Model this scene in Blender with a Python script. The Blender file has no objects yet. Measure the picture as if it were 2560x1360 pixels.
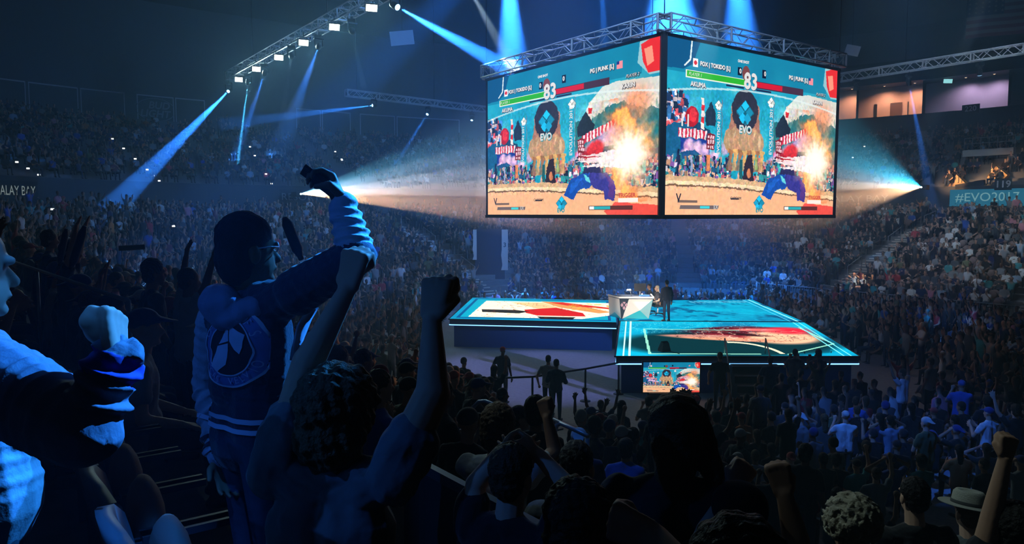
import bpy, math, random
import numpy as np
from mathutils import Vector, Matrix

# ------------------------------------------------------------------ camera, world, exposure
F_PX = 1833.0
PITCH = math.atan(145.0 / F_PX)
CAM = Vector((0.0, 0.0, 5.8))
FWD = Vector((0, math.cos(PITCH), -math.sin(PITCH)))
UPV = Vector((0, math.sin(PITCH), math.cos(PITCH)))
RGT = Vector((1, 0, 0))
SC = bpy.context.scene
COL = SC.collection
cam_data = bpy.data.cameras.new('camera')
cam_data.sensor_width = 36.0
cam_data.lens = F_PX / 2560.0 * 36.0
cam_data.clip_start = 0.05
cam_data.clip_end = 500
cam = bpy.data.objects.new('camera', cam_data)
cam.location = CAM
cam.rotation_euler = (math.pi / 2 - PITCH, 0, 0)
COL.objects.link(cam)
SC.camera = cam

world = bpy.data.worlds.new('world')
SC.world = world
world.use_nodes = True
world.node_tree.nodes['Background'].inputs[0].default_value = (0.10, 0.25, 0.45, 1)
world.node_tree.nodes['Background'].inputs[1].default_value = 0.0

SC.view_settings.view_transform = 'Standard'
SC.view_settings.look = 'None'
SC.view_settings.exposure = 0.0
SC.view_settings.gamma = 1.0
SC.view_settings.use_curve_mapping = False
SC.cycles.max_bounces = 3
SC.cycles.diffuse_bounces = 2
SC.cycles.glossy_bounces = 2
SC.cycles.transmission_bounces = 2
SC.cycles.volume_bounces = 0
SC.cycles.transparent_max_bounces = 6
SC.cycles.sample_clamp_indirect = 4.0
SC.cycles.use_adaptive_sampling = True
SC.cycles.adaptive_threshold = 0.02
SC.cycles.use_denoising = True
SC.cycles.denoiser = 'OPENIMAGEDENOISE'
SC.cycles.caustics_reflective = False
SC.cycles.caustics_refractive = False

HAZE_DENSITY = 0.0068


def W(px, py, d):
    """world point seen at photo pixel (px,py) at depth d along the camera axis"""
    return CAM + d * (FWD + (px - 1280) / F_PX * RGT + (680 - py) / F_PX * UPV)


def G(px, py, z):
    r = FWD + (px - 1280) / F_PX * RGT + (680 - py) / F_PX * UPV
    return CAM + r * ((z - CAM.z) / r.z)


def PROJ(p):
    q = Vector(p) - CAM
    d = q.dot(FWD)
    if d < 0.05:
        return None
    return 1280 + F_PX * q.x / d, 680 - F_PX * q.dot(UPV) / d, d


# arena axes: u runs away from the near stand across the floor, v along the near stand
UX, UY = 0.81, 0.5864


def UV(u, v, z=0.0):
    return Vector((UX * u - UY * v, UY * u + UX * v, z))


def toUV(p):
    return UX * p[0] + UY * p[1], -UY * p[0] + UX * p[1]


RNG = random.Random(17)
NP = np.random.RandomState(5)


# ------------------------------------------------------------------ light helpers
def spot(name, p, target, power, color, angle, blend=0.3, radius=0.08, parent=None):
    ld = bpy.data.lights.new(name, 'SPOT')
    ld.energy = power
    ld.color = color
    ld.spot_size = math.radians(angle)
    ld.spot_blend = blend
    ld.shadow_soft_size = radius
    o = bpy.data.objects.new(name, ld)
    p = Vector(p)
    o.location = p if parent is None else p - parent.location
    o.rotation_euler = (Vector(target) - p).to_track_quat('-Z', 'Y').to_euler()
    o.parent = parent
    COL.objects.link(o)
    return o


# ------------------------------------------------------------------ materials
MATS = {}


def s2l(c):
    return tuple((x / 12.92 if x <= 0.04045 else ((x + 0.055) / 1.055) ** 2.4) for x in c)


def mat(name, color, rough=0.7, metal=0.0, bump=0.0, bscale=40.0, vary=0.0, spec=0.3, sheen=0.0):
    if name in MATS:
        return MATS[name]
    m = bpy.data.materials.new(name)
    m.use_nodes = True
    nt = m.node_tree
    b = nt.nodes['Principled BSDF']
    b.inputs['Base Color'].default_value = (*color, 1)
    b.inputs['Roughness'].default_value = rough
    b.inputs['Metallic'].default_value = metal
    b.inputs['Specular IOR Level'].default_value = spec
    if sheen:
        b.inputs['Sheen Weight'].default_value = sheen
    if bump or vary:
        tc = nt.nodes.new('ShaderNodeTexCoord')
        n = nt.nodes.new('ShaderNodeTexNoise')
        n.inputs['Scale'].default_value = bscale
        n.inputs['Detail'].default_value = 4
        nt.links.new(tc.outputs['Object'], n.inputs['Vector'])
        if vary:
            r = nt.nodes.new('ShaderNodeMix')
            r.data_type = 'RGBA'
            r.inputs[6].default_value = (*[c * (1 - vary) for c in color], 1)
            r.inputs[7].default_value = (*[min(1, c * (1 + vary)) for c in color], 1)
            nt.links.new(n.outputs['Fac'], r.inputs[0])
            nt.links.new(r.outputs[2], b.inputs['Base Color'])
        if bump:
            bp = nt.nodes.new('ShaderNodeBump')
            bp.inputs['Strength'].default_value = bump
            bp.inputs['Distance'].default_value = 0.02
            nt.links.new(n.outputs['Fac'], bp.inputs['Height'])
            nt.links.new(bp.outputs['Normal'], b.inputs['Normal'])
    MATS[name] = m
    return m


def emat(name, color, strength=1.0):
    if name in MATS:
        return MATS[name]
    m = bpy.data.materials.new(name)
    m.use_nodes = True
    nt = m.node_tree
    nt.nodes.remove(nt.nodes['Principled BSDF'])
    e = nt.nodes.new('ShaderNodeEmission')
    e.inputs[0].default_value = (*color, 1)
    e.inputs[1].default_value = strength
    nt.links.new(e.outputs[0], nt.nodes['Material Output'].inputs[0])
    MATS[name] = m
    return m


def screen_mat(name, strength):
    m = bpy.data.materials.new(name)
    m.use_nodes = True
    nt = m.node_tree
    nt.nodes.remove(nt.nodes['Principled BSDF'])
    e = nt.nodes.new('ShaderNodeEmission')
    a = nt.nodes.new('ShaderNodeAttribute')
    a.attribute_name = 'Col'
    nt.links.new(a.outputs['Color'], e.inputs[0])
    e.inputs[1].default_value = strength
    nt.links.new(e.outputs[0], nt.nodes['Material Output'].inputs[0])
    m.cycles.emission_sampling = 'FRONT'
    MATS[name] = m
    return m


def tint_mat(name, rough=0.8, gain=1.0, random_ramp=None, bump=0.0, bscale=60.0, sheen=0.0, attr=None):
    """cloth / skin / hair tinted per object (object colour, or a ramp over the object's random number)"""
    m = bpy.data.materials.new(name)
    m.use_nodes = True
    nt = m.node_tree
    b = nt.nodes['Principled BSDF']
    b.inputs['Roughness'].default_value = rough
    b.inputs['Specular IOR Level'].default_value = 0.12
    if sheen:
        b.inputs['Sheen Weight'].default_value = sheen
    if attr:
        a = nt.nodes.new('ShaderNodeAttribute')
        a.attribute_name = attr
        nt.links.new(a.outputs['Color'], b.inputs['Base Color'])
    else:
        oi = nt.nodes.new('ShaderNodeObjectInfo')
        if random_ramp:
            cr = nt.nodes.new('ShaderNodeValToRGB')
            cr.color_ramp.interpolation = 'CONSTANT'
            els = cr.color_ramp.elements
            while len(els) < len(random_ramp):
                els.new(0.5)
            for i, c in enumerate(random_ramp):
                els[i].position = i / len(random_ramp)
                els[i].color = (*c, 1)
            nt.links.new(oi.outputs['Random'], cr.inputs[0])
            nt.links.new(cr.outputs[0], b.inputs['Base Color'])
        else:
            nt.links.new(oi.outputs['Color'], b.inputs['Base Color'])
    if bump:
        tc = nt.nodes.new('ShaderNodeTexCoord')
        n = nt.nodes.new('ShaderNodeTexNoise')
        n.inputs['Scale'].default_value = bscale
        n.inputs['Detail'].default_value = 3
        nt.links.new(tc.outputs['Object'], n.inputs['Vector'])
        bp = nt.nodes.new('ShaderNodeBump')
        bp.inputs['Strength'].default_value = bump
        bp.inputs['Distance'].default_value = 0.03
        nt.links.new(n.outputs['Fac'], bp.inputs['Height'])
        nt.links.new(bp.outputs['Normal'], b.inputs['Normal'])
    MATS[name] = m
    return m


M_CONC = mat('concrete', (0.16, 0.16, 0.17), 0.85, bump=0.2, bscale=6, vary=0.25)
M_FLOOR = mat('floor_concrete', (0.30, 0.29, 0.29), 0.75, bump=0.35, bscale=9, vary=0.3)
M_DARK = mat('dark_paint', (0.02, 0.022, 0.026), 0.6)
M_WALL = mat('wall_paint', (0.10, 0.11, 0.13), 0.8, vary=0.15, bscale=3)
M_CEIL = mat('ceiling_black', (0.03, 0.035, 0.04), 0.9)
M_STEEL = mat('aluminium', (0.75, 0.77, 0.8), 0.5, metal=0.1)
M_BLACKM = mat('black_metal', (0.03, 0.03, 0.035), 0.4, metal=0.4)
M_PLAST = mat('black_plastic', (0.015, 0.015, 0.018), 0.45)
M_RAIL = mat('grey_rail', (0.35, 0.37, 0.4), 0.4, metal=0.5)
M_SKIRT = mat('stage_skirt', (0.03, 0.09, 0.36), 0.75)  # blue glow of the LED strips mixed into the skirt colour
M_DECK = mat('stage_deck', (0.05, 0.06, 0.08), 0.5)
M_TAN = mat('beige_wall', (0.55, 0.42, 0.36), 0.8, vary=0.1, bscale=2)
M_LILAC = mat('lilac_wall', (0.42, 0.40, 0.47), 0.8, vary=0.1, bscale=2)
M_STEP = mat('step_nosing', (0.55, 0.52, 0.45), 0.6)
M_SEAT = mat('seat_fabric', (0.20, 0.13, 0.115), 0.85, bump=0.1, bscale=80)
M_SEATD = mat('seat_dark_shell', (0.035, 0.035, 0.045), 0.5)
M_WHITE = mat('white_board', (0.7, 0.72, 0.75), 0.6)
M_TINTC = tint_mat('tinted_cloth', 0.85, bump=0.35, bscale=14, sheen=0.15)
M_TINTO = tint_mat('tinted_object', 0.6)
SKINS = [(0.50, 0.30, 0.21), (0.42, 0.24, 0.16), (0.30, 0.16, 0.10), (0.16, 0.085, 0.055), (0.55, 0.34, 0.25), (0.36, 0.20, 0.13)]
M_SKIN = tint_mat('skin', 0.55, random_ramp=SKINS)
HAIRS = [(0.012, 0.01, 0.01), (0.03, 0.02, 0.013), (0.06, 0.035, 0.02), (0.015, 0.012, 0.01), (0.10, 0.06, 0.03)]
M_HAIR = tint_mat('hair', 0.6, random_ramp=HAIRS, bump=0.6, bscale=60)
TROUS = [(0.015, 0.018, 0.03), (0.02, 0.02, 0.022), (0.03, 0.04, 0.07), (0.07, 0.06, 0.045), (0.012, 0.012, 0.014)]
M_TROU = tint_mat('trousers', 0.85, random_ramp=TROUS, bump=0.3, bscale=12)
M_SHOE = mat('shoe', (0.03, 0.03, 0.03), 0.6)
M_CROWD = tint_mat('crowd_cloth', 0.8, attr='Col')
M_SCREEN = screen_mat('led_picture', 1.3)
M_LEDFL = screen_mat('led_floor_picture', 1.6)
PEOPLE_MATS = [M_SKIN, M_HAIR, M_TINTC, M_TROU, M_SHOE]


# ------------------------------------------------------------------ object helpers
def tag(o, label=None, cat=None, group=None, kind=None):
    if label: o['label'] = label
    if cat: o['category'] = cat
    if group: o['group'] = group
    if kind: o['kind'] = kind
    return o


def thing(name, loc, label, cat, group=None, rz=0.0):
    o = bpy.data.objects.new(name, None)
    o.empty_display_size = 0.1
    o.location = loc
    o.rotation_euler = (0, 0, rz)
    COL.objects.link(o)
    return tag(o, label, cat, group)


class MB:
    def __init__(self):
        self.v, self.f, self.m, self.s = [], [], [], []

    def add(self, vs, fs, mi=0, smooth=False):
        b = len(self.v)
        self.v += [tuple(x) for x in vs]
        self.f += [tuple(i + b for i in f) for f in fs]
        self.m += [mi] * len(fs)
        self.s += [smooth] * len(fs)
        return self

    def box(self, c, s, rz=0.0, mi=0, R=None):
        R = R or Matrix.Rotation(rz, 3, 'Z')
        c = Vector(c)
        h = [x / 2 for x in s]
        vs = [c + R @ Vector((sx * h[0], sy * h[1], sz * h[2])) for sz in (-1, 1) for sy in (-1, 1) for sx in (-1, 1)]
        return self.add(vs, [(0, 2, 3, 1), (4, 5, 7, 6), (0, 1, 5, 4), (2, 6, 7, 3), (0, 4, 6, 2), (1, 3, 7, 5)], mi)

    def beam(self, p0, p1, w, h, mi=0, up=(0, 0, 1)):
        p0, p1 = Vector(p0), Vector(p1)
        y = (p1 - p0).normalized()
        up = Vector(up)
        if abs(y.dot(up)) > 0.98: up = Vector((1, 0, 0))
        x = y.cross(up).normalized()
        z = x.cross(y)
        R = Matrix((x, y, z)).transposed()
        return self.box((p0 + p1) / 2, (w, (p1 - p0).length, h), mi=mi, R=R)

    def tube(self, pts, r, n=8, mi=0, caps=True, smooth=True):
        pts = [Vector(p) for p in pts]
        rs = r if isinstance(r, (list, tuple)) else [r] * len(pts)
        vs, fs = [], []
        ref = None
        for i, p in enumerate(pts):
            t = (pts[min(i + 1, len(pts) - 1)] - pts[max(i - 1, 0)]).normalized()
            if ref is None:
                ref = Vector((0, 0, 1)) if abs(t.z) < 0.9 else Vector((1, 0, 0))
            a = (ref - t * ref.dot(t)).normalized()
            ref = a
            b = t.cross(a)
            for k in range(n):
                th = 2 * math.pi * k / n
                vs.append(p + rs[i] * (math.cos(th) * a + math.sin(th) * b))
        for i in range(len(pts) - 1):
            for k in range(n):
                k2 = (k + 1) % n
                fs.append((i * n + k, i * n + k2, (i + 1) * n + k2, (i + 1) * n + k))
        if caps:
            fs.append(tuple(range(n - 1, -1, -1)))
            fs.append(tuple((len(pts) - 1) * n + k for k in range(n)))
        return self.add(vs, fs, mi, smooth)

    def ell(self, c, ax, n=12, m=8, mi=0, R=None):
        c = Vector(c)
        R = R or Matrix.Identity(3)
        vs = [c + R @ Vector((0, 0, -ax[2]))]
        fs = []
        for j in range(1, m):
            ph = -math.pi / 2 + math.pi * j / m
            for k in range(n):
                th = 2 * math.pi * k / n
                vs.append(c + R @ Vector((ax[0] * math.cos(ph) * math.cos(th), ax[1] * math.cos(ph) * math.sin(th), ax[2] * math.sin(ph))))
        vs.append(c + R @ Vector((0, 0, ax[2])))
        L = len(vs) - 1
        for k in range(n):
            k2 = (k + 1) % n
            fs.append((0, 1 + k2, 1 + k))
            for j in range(m - 2):
                fs.append((1 + j * n + k, 1 + j * n + k2, 1 + (j + 1) * n + k2, 1 + (j + 1) * n + k))
            fs.append((L, 1 + (m - 2) * n + k, 1 + (m - 2) * n + k2))
        return self.add(vs, fs, mi, True)

    def prism(self, poly, z0, z1, mi=0):
        """poly: list of (x,y) ccw"""
        n = len(poly)
        vs = [(x, y, z0) for x, y in poly] + [(x, y, z1) for x, y in poly]
        fs = [tuple(range(n - 1, -1, -1)), tuple(range(n, 2 * n))]
        fs += [(i, (i + 1) % n, n + (i + 1) % n, n + i) for i in range(n)]
        return self.add(vs, fs, mi)

    def lathe(self, prof, c=(0, 0, 0), n=20, mi=0, R=None):
        c = Vector(c)
        R = R or Matrix.Identity(3)
        vs, fs = [], []
        for r, z in prof:
            for k in range(n):
                th = 2 * math.pi * k / n
                vs.append(c + R @ Vector((r * math.cos(th), r * math.sin(th), z)))
        for i in range(len(prof) - 1):
            for k in range(n):
                k2 = (k + 1) % n
                fs.append((i * n + k, i * n + k2, (i + 1) * n + k2, (i + 1) * n + k))
        return self.add(vs, fs, mi, True)

    def build(self, name, mats, parent=None, world=True):
        me = bpy.data.meshes.new(name)
        off = Vector((0, 0, 0))
        if parent is not None and world:
            off = parent.location.copy()
            if parent.parent is not None:
                off = off + parent.parent.location
        me.from_pydata([(x - off.x, y - off.y, z - off.z) for x, y, z in self.v], [], self.f)
        for mm in (mats if isinstance(mats, (list, tuple)) else [mats]):
            me.materials.append(mm)
        me.polygons.foreach_set('material_index', self.m)
        me.polygons.foreach_set('use_smooth', self.s)
        me.update()
        o = bpy.data.objects.new(name, me)
        COL.objects.link(o)
        o.parent = parent
        return o


def text_mesh(s, size, extrude=0.0, align='CENTER', shear=0.0, spacing=1.0):
    """glyph outlines of a built-in letter shape as (verts, faces) in the XY plane"""
    cu = bpy.data.curves.new('tmp_text', 'FONT')
    cu.body = s
    cu.size = size
    cu.align_x = align
    cu.align_y = 'CENTER'
    cu.resolution_u = 3
    cu.extrude = extrude
    cu.shear = shear
    cu.space_character = spacing
    o = bpy.data.objects.new('tmp_text', cu)
    COL.objects.link(o)
    dg = bpy.context.evaluated_depsgraph_get()
    me = bpy.data.meshes.new_from_object(o.evaluated_get(dg))
    vs = [v.co.copy() for v in me.vertices]
    fs = [tuple(p.vertices) for p in me.polygons]
    bpy.data.objects.remove(o)
    bpy.data.curves.remove(cu)
    bpy.data.meshes.remove(me)
    return vs, fs


def add_text(mb, s, origin, xdir, ydir, size, mi=0, align='CENTER', shear=0.0, bold=0.0, spacing=1.0, extrude=0.0, sx=1.0):
    vs, fs = text_mesh(s, size, extrude, align, shear, spacing)
    xdir, ydir = Vector(xdir).normalized(), Vector(ydir).normalized()
    nd = xdir.cross(ydir)
    o = Vector(origin)
    mb.add([o + xdir * v.x * sx + ydir * v.y + nd * v.z for v in vs], fs, mi)
    if bold:
        for dx, dy in ((bold, 0), (-bold, 0), (0, bold), (0, -bold)):
            mb.add([o + xdir * (v.x * sx + dx) + ydir * (v.y + dy) + nd * (v.z - 0.002) for v in vs], fs, mi)
# ------------------------------------------------------------------ the arena shell
U0, U1, V0, V1, RC = 10.5, 43.5, -7.0, 37.5, 8.5
ROW_D, ROW_Z, Z0 = 0.85, 0.31, 0.45


def ring(d, n_arc=12):
    """points (u,v) and inward directions of the rounded rectangle grown outward by d"""
    r = RC + d
    pts = []
    for cu, cv, a0 in ((U1 - RC, V1 - RC, 0), (U0 + RC, V1 - RC, 90), (U0 + RC, V0 + RC, 180), (U1 - RC, V0 + RC, 270)):
        for k in range(n_arc + 1):
            a = math.radians(a0 + 90 * k / n_arc)
            pts.append((cu + r * math.cos(a), cv + r * math.sin(a)))
    return pts


def sweep(profile, name, m, kind_label=None, lo=None):
    """sweep a (d,z) profile round the bowl"""
    mb = MB()
    rows = []
    for d, z in profile:
        rows.append([UV(u, v, z) for u, v in ring(d, 24)])
    n = len(rows[0])
    vs = [p for r in rows for p in r]
    fs = []
    for i in range(len(rows) - 1):
        for k in range(n):
            k2 = (k + 1) % n
            fs.append((i * n + k, i * n + k2, (i + 1) * n + k2, (i + 1) * n + k))
    mb.add(vs, fs)
    o = mb.build(name, m)
    tag(o, kind='structure')
    return o


def row_z(k):
    return Z0 + ROW_Z * min(k, 12) + 0.17 * max(0, k - 12)


def up_z(k):
    return 8.0 + 0.28 * k


N_LOW, N_UP = 20, 25
fl = MB()
fl.add([UV(-60, -70, 0), UV(110, -70, 0), UV(110, 110, 0), UV(-60, 110, 0)], [(0, 1, 2, 3)])
tag(fl.build('floor', M_FLOOR), kind='structure')
prof = [(0.0, 0.0)]
for k in range(N_LOW):
    prof += [(k * ROW_D, row_z(k)), ((k + 1) * ROW_D, row_z(k))]
prof += [(19.6, row_z(N_LOW - 1)), (19.6, 6.35)]
sweep(prof, 'stand_lower', M_CONC)
sweep([(19.6, 6.35), (19.55, 6.35), (19.55, 7.75), (19.75, 7.75), (19.75, 8.0)], 'wall_ribbon', mat('ribbon_grey', (0.055, 0.06, 0.07), 0.6))
prof = [(19.75, 8.0)]
for k in range(N_UP):
    prof += [(19.75 + k * 0.85, up_z(k)), (19.75 + (k + 1) * 0.85, up_z(k))]
prof += [(42.0, up_z(N_UP - 1))]
sweep(prof, 'stand_upper', M_CONC)
sweep([(42.0, 14.72), (45.0, 14.72), (45.0, 27.0)], 'wall_upper', M_WALL)
ce = MB()
ce.add([UV(-40, -60, 27), UV(110, -60, 27), UV(110, 110, 27), UV(-40, 110, 27)], [(0, 3, 2, 1)])
tag(ce.build('ceiling', M_CEIL), kind='structure')

# the haze that fills the hall
hz = MB()
hz.add([UV(-32, -52, -0.05), UV(86, -52, -0.05), UV(86, 84, -0.05), UV(-32, 84, -0.05), UV(-32, -52, 27.05), UV(86, -52, 27.05), UV(86, 84, 27.05), UV(-32, 84, 27.05)],
       [(0, 3, 2, 1), (4, 5, 6, 7), (0, 1, 5, 4), (1, 2, 6, 5), (2, 3, 7, 6), (3, 0, 4, 7)])
mh = bpy.data.materials.new('haze')
mh.use_nodes = True
nt = mh.node_tree
nt.nodes.remove(nt.nodes['Principled BSDF'])
vsn = nt.nodes.new('ShaderNodeVolumeScatter')
vsn.inputs['Color'].default_value = (0.38, 0.68, 1.0, 1)
vsn.inputs['Density'].default_value = HAZE_DENSITY
vsn.inputs['Anisotropy'].default_value = 0.25
nt.links.new(vsn.outputs[0], nt.nodes['Material Output'].inputs['Volume'])
haze = hz.build('haze', mh)
tag(haze, 'thin theatrical haze filling the whole arena', 'haze', kind='stuff')
# ------------------------------------------------------------------ painting LED pictures (colours per pixel of the panel)
class Canvas:
    def __init__(self, w, h, aspect):
        self.w, self.h = w, h
        self.x = (np.arange(w)[None, :] + 0.5) / w * np.ones((h, 1))
        self.y = (np.arange(h)[:, None] + 0.5) / h * np.ones((1, w))
        self.asp = aspect
        self.c = np.zeros((h, w, 3))

    def put(self, mask, col, a=1.0):
        m = (mask * a)[..., None]
        self.c = self.c * (1 - m) + np.array(col) * m

    def rect(self, x0, y0, x1, y1, col, a=1.0):
        self.put(((self.x >= x0) & (self.x < x1) & (self.y >= y0) & (self.y < y1)).astype(float), col, a)

    def poly(self, pts, col, a=1.0):
        inside = np.zeros_like(self.x, bool)
        n = len(pts)
        for i in range(n):
            (xa, ya), (xb, yb) = pts[i], pts[(i + 1) % n]
            if ya == yb: continue
            cond = ((self.y > min(ya, yb)) & (self.y <= max(ya, yb)))
            xi = (self.y - ya) / (yb - ya) * (xb - xa) + xa
            inside ^= cond & (self.x < xi)
        self.put(inside.astype(float), col, a)

    def ell(self, cx, cy, rx, ry, col, a=1.0, soft=0.0, rot=0.0):
        dx, dy = (self.x - cx) * self.asp, self.y - cy
        c, s = math.cos(rot), math.sin(rot)
        u, v = dx * c + dy * s, -dx * s + dy * c
        d = np.sqrt((u / (rx * self.asp)) ** 2 + (v / ry) ** 2)
        m = np.clip((1 - d) / soft, 0, 1) if soft else (d < 1).astype(float)
        self.put(m, col, a)

    def noise(self, cell, seed, oct=3):
        rs = np.random.RandomState(seed)
        out = np.zeros_like(self.x)
        amp, tot = 1.0, 0
        for o in range(oct):
            gw, gh = int(cell * self.asp * 2 ** o) + 3, int(cell * 2 ** o) + 3
            g = rs.rand(gh, gw)
            fx, fy = self.x * (gw - 2), self.y * (gh - 2)
            ix, iy = fx.astype(int), fy.astype(int)
            tx, ty = fx - ix, fy - iy
            tx, ty = tx * tx * (3 - 2 * tx), ty * ty * (3 - 2 * ty)
            out += amp * ((g[iy, ix] * (1 - tx) + g[iy, ix + 1] * tx) * (1 - ty) + (g[iy + 1, ix] * (1 - tx) + g[iy + 1, ix + 1] * tx) * ty)
            tot += amp
            amp *= 0.55
        return out / tot

    def speckle(self, region, cols, density, size, seed):
        """many small dabs of colour inside region (x0,y0,x1,y1)"""
        rs = np.random.RandomState(seed)
        x0, y0, x1, y1 = region
        for _ in range(density):
            cx, cy = rs.uniform(x0, x1), rs.uniform(y0, y1)
            w = size * rs.uniform(0.5, 1.5)
            ix0, ix1 = int((cx - w / self.asp) * self.w), int((cx + w / self.asp) * self.w) + 1
            iy0, iy1 = int((cy - w * 1.3) * self.h), int((cy + w * 1.3) * self.h) + 1
            self.c[max(iy0, 0):max(iy1, 0), max(ix0, 0):max(ix1, 0)] = np.array(cols[rs.randint(len(cols))]) * rs.uniform(0.7, 1.15)


def diamond_logo(cv, cx, cy, h, col=(0.1, 0.62, 0.8)):
    """a tall lozenge cut into facets over two small lozenges"""
    a = cv.asp
    w = h * 0.69
    dk = tuple(x * 0.6 for x in col)
    cv.poly([(cx, cy - h), (cx + w, cy), (cx, cy + h), (cx - w, cy)], dk)
    for sx, sy, k in ((0, -0.5, 1.25), (-0.5, 0, 1.0), (0.5, 0, 0.85), (-0.25, 0.5, 1.2), (0.25, 0.5, 1.0)):
        q = 0.42
        x, y = cx + sx * w, cy + sy * h
        cv.poly([(x, y - h * q), (x + w * q, y), (x, y + h * q), (x - w * q, y)], tuple(min(1, v * k) for v in col))


def paint_game():
    cv = Canvas(480, 270, 16 / 9)
    x, y = cv.x, cv.y
    n1, n2 = cv.noise(4, 1), cv.noise(14, 2)
    sky = np.stack([0.02 + 0.10 * n1, 0.50 + 0.22 * n1, 0.68 + 0.15 * n1], -1)
    cv.c[:] = sky
    # clouds, snow mountain on the far side with forest
    cv.put(np.clip((n1 - 0.62) * 5, 0, 1), (0.55, 0.85, 0.9), 0.5)
    cv.poly([(0.55, 0.56), (0.66, 0.30), (0.73, 0.215), (0.80, 0.20), (1, 0.22), (1, 0.6)], (0.80, 0.86, 0.86))
    cv.put(((y > 0.30 + 0.10 * n2 + 0.22 * np.abs(x - 0.82)) & (x > 0.58) & (y < 0.62)).astype(float), (0.08, 0.42, 0.47))
    cv.put(((n2 > 0.6) & (y > 0.34) & (x > 0.60) & (y < 0.6)).astype(float), (0.35, 0.62, 0.62), 0.6)
    # left grandstand hill
    cv.poly([(0, 0.30), (0.05, 0.32), (0.10, 0.42), (0.22, 0.5), (0.22, 0.8), (0, 0.8)], (0.05, 0.22, 0.38))
    cv.speckle((0.0, 0.30, 0.10, 0.50), [(0.8, 0.3, 0.35), (0.2, 0.5, 0.8), (0.9, 0.85, 0.9), (0.05, 0.15, 0.3)], 130, 0.012, 3)
    cv.ell(0.07, 0.63, 0.12, 0.16, (0.03, 0.33, 0.52))
    # red domes, white-red posts, dark roofs
    cv.ell(0.125, 0.43, 0.035, 0.06, (0.65, 0.05, 0.12)); cv.ell(0.13, 0.42, 0.02, 0.04, (0.85, 0.15, 0.2))
    for px_, py_ in ((0.17, 0.32), (0.655, 0.30)):
        for i in range(5): cv.rect(px_, py_ + i * 0.035, px_ + 0.018, py_ + (i + 1) * 0.035, (0.9, 0.86, 0.85) if i % 2 == 0 else (0.8, 0.1, 0.15))
    cv.poly([(0.19, 0.40), (0.225, 0.33), (0.26, 0.42), (0.25, 0.47), (0.2, 0.47)], (0.07, 0.15, 0.25))
    cv.poly([(0.59, 0.44), (0.64, 0.35), (0.69, 0.44), (0.68, 0.50), (0.60, 0.50)], (0.06, 0.12, 0.2))
    # striped awnings
    for xa, xb, ya, sl in ((0.06, 0.20, 0.50, 0.02), (0.62, 0.84, 0.50, -0.45), (0.58, 0.66, 0.60, 0.0)):
        yy = ya + (x - xa) * sl
        m = (x > xa) & (x < xb) & (y > yy) & (y < yy + 0.055)
        cv.put(m.astype(float), (0.93, 0.86, 0.9))
        cv.put((m & (((x * 110).astype(int) % 2) == 0)).astype(float), (0.78, 0.12, 0.25))
    # blue wall with white foliage, pink blossom masses
    cv.rect(0.07, 0.56, 0.22, 0.66, (0.05, 0.18, 0.55))
    for i, (bx, by, br) in enumerate([(0.11, 0.6, 0.03), (0.15, 0.62, 0.04), (0.19, 0.63, 0.035), (0.09, 0.66, 0.03), (0.24, 0.66, 0.03), (0.30, 0.6, 0.03), (0.62, 0.63, 0.045), (0.68, 0.60, 0.05), (0.74, 0.56, 0.05), (0.58, 0.68, 0.04), (0.79, 0.52, 0.05)]):
        cv.ell(bx, by, br, br * 1.5, (0.80 - 0.05 * (i % 3), 0.58 + 0.05 * (i % 2), 0.80), 0.95, soft=0.35)
        cv.ell(bx + 0.01, by - 0.02, br * 0.6, br, (0.95, 0.80, 0.92), 0.8, soft=0.5)
    # dark blue stands with speckled crowd right across
    cv.poly([(0.0, 0.66), (0.14, 0.62), (0.30, 0.74), (0.34, 0.9), (0, 0.9)], (0.07, 0.30, 0.52))
    cv.poly([(0.47, 0.80), (0.62, 0.60), (0.80, 0.58), (1, 0.62), (1, 0.9), (0.47, 0.9)], (0.10, 0.22, 0.36))
    pal = [(0.1, 0.45, 0.6), (0.75, 0.35, 0.4), (0.85, 0.8, 0.85), (0.06, 0.12, 0.25), (0.45, 0.3, 0.6), (0.15, 0.65, 0.7), (0.8, 0.6, 0.5)]
    cv.speckle((0.0, 0.66, 0.36, 0.84), pal[:1] + pal[3:4] + pal[2:], 520, 0.009, 4)
    cv.speckle((0.48, 0.66, 1.0, 0.84), pal, 760, 0.009, 5)
    cv.speckle((0.0, 0.76, 1.0, 0.82), pal + [(0.9, 0.75, 0.65)], 420, 0.010, 6)
    # red lattice windows
    for wx, wy in ((0.205, 0.52), (0.595, 0.52), (0.60, 0.57)):
        cv.rect(wx, wy, wx + 0.04, wy + 0.09, (0.45, 0.08, 0.15))
        for i in range(3):
            for j in range(3): cv.rect(wx + 0.004 + i * 0.012, wy + 0.008 + j * 0.028, wx + 0.012 + i * 0.012, wy + 0.028 + j * 0.028, (0.9, 0.75, 0.8))
    # tall banners and poles
    for bx, by0, by1 in ((0.245, 0.37, 0.63), (0.545, 0.30, 0.60), (0.34, 0.60, 0.80)):
        cv.rect(bx, by0, bx + 0.032, by1, (0.05, 0.60, 0.74)); cv.rect(bx + 0.034, by0 - 0.06, bx + 0.038, by1 + 0.1, (0.35, 0.45, 0.55))
    # big tan temple figure: layered rounded masses with a dark plaque (generic)
    cv.poly([(0.315, 0.56), (0.335, 0.33), (0.375, 0.27), (0.45, 0.26), (0.49, 0.33), (0.505, 0.56)], (0.62, 0.42, 0.36))
    cv.ell(0.41, 0.36, 0.075, 0.13, (0.12, 0.13, 0.20))
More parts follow.
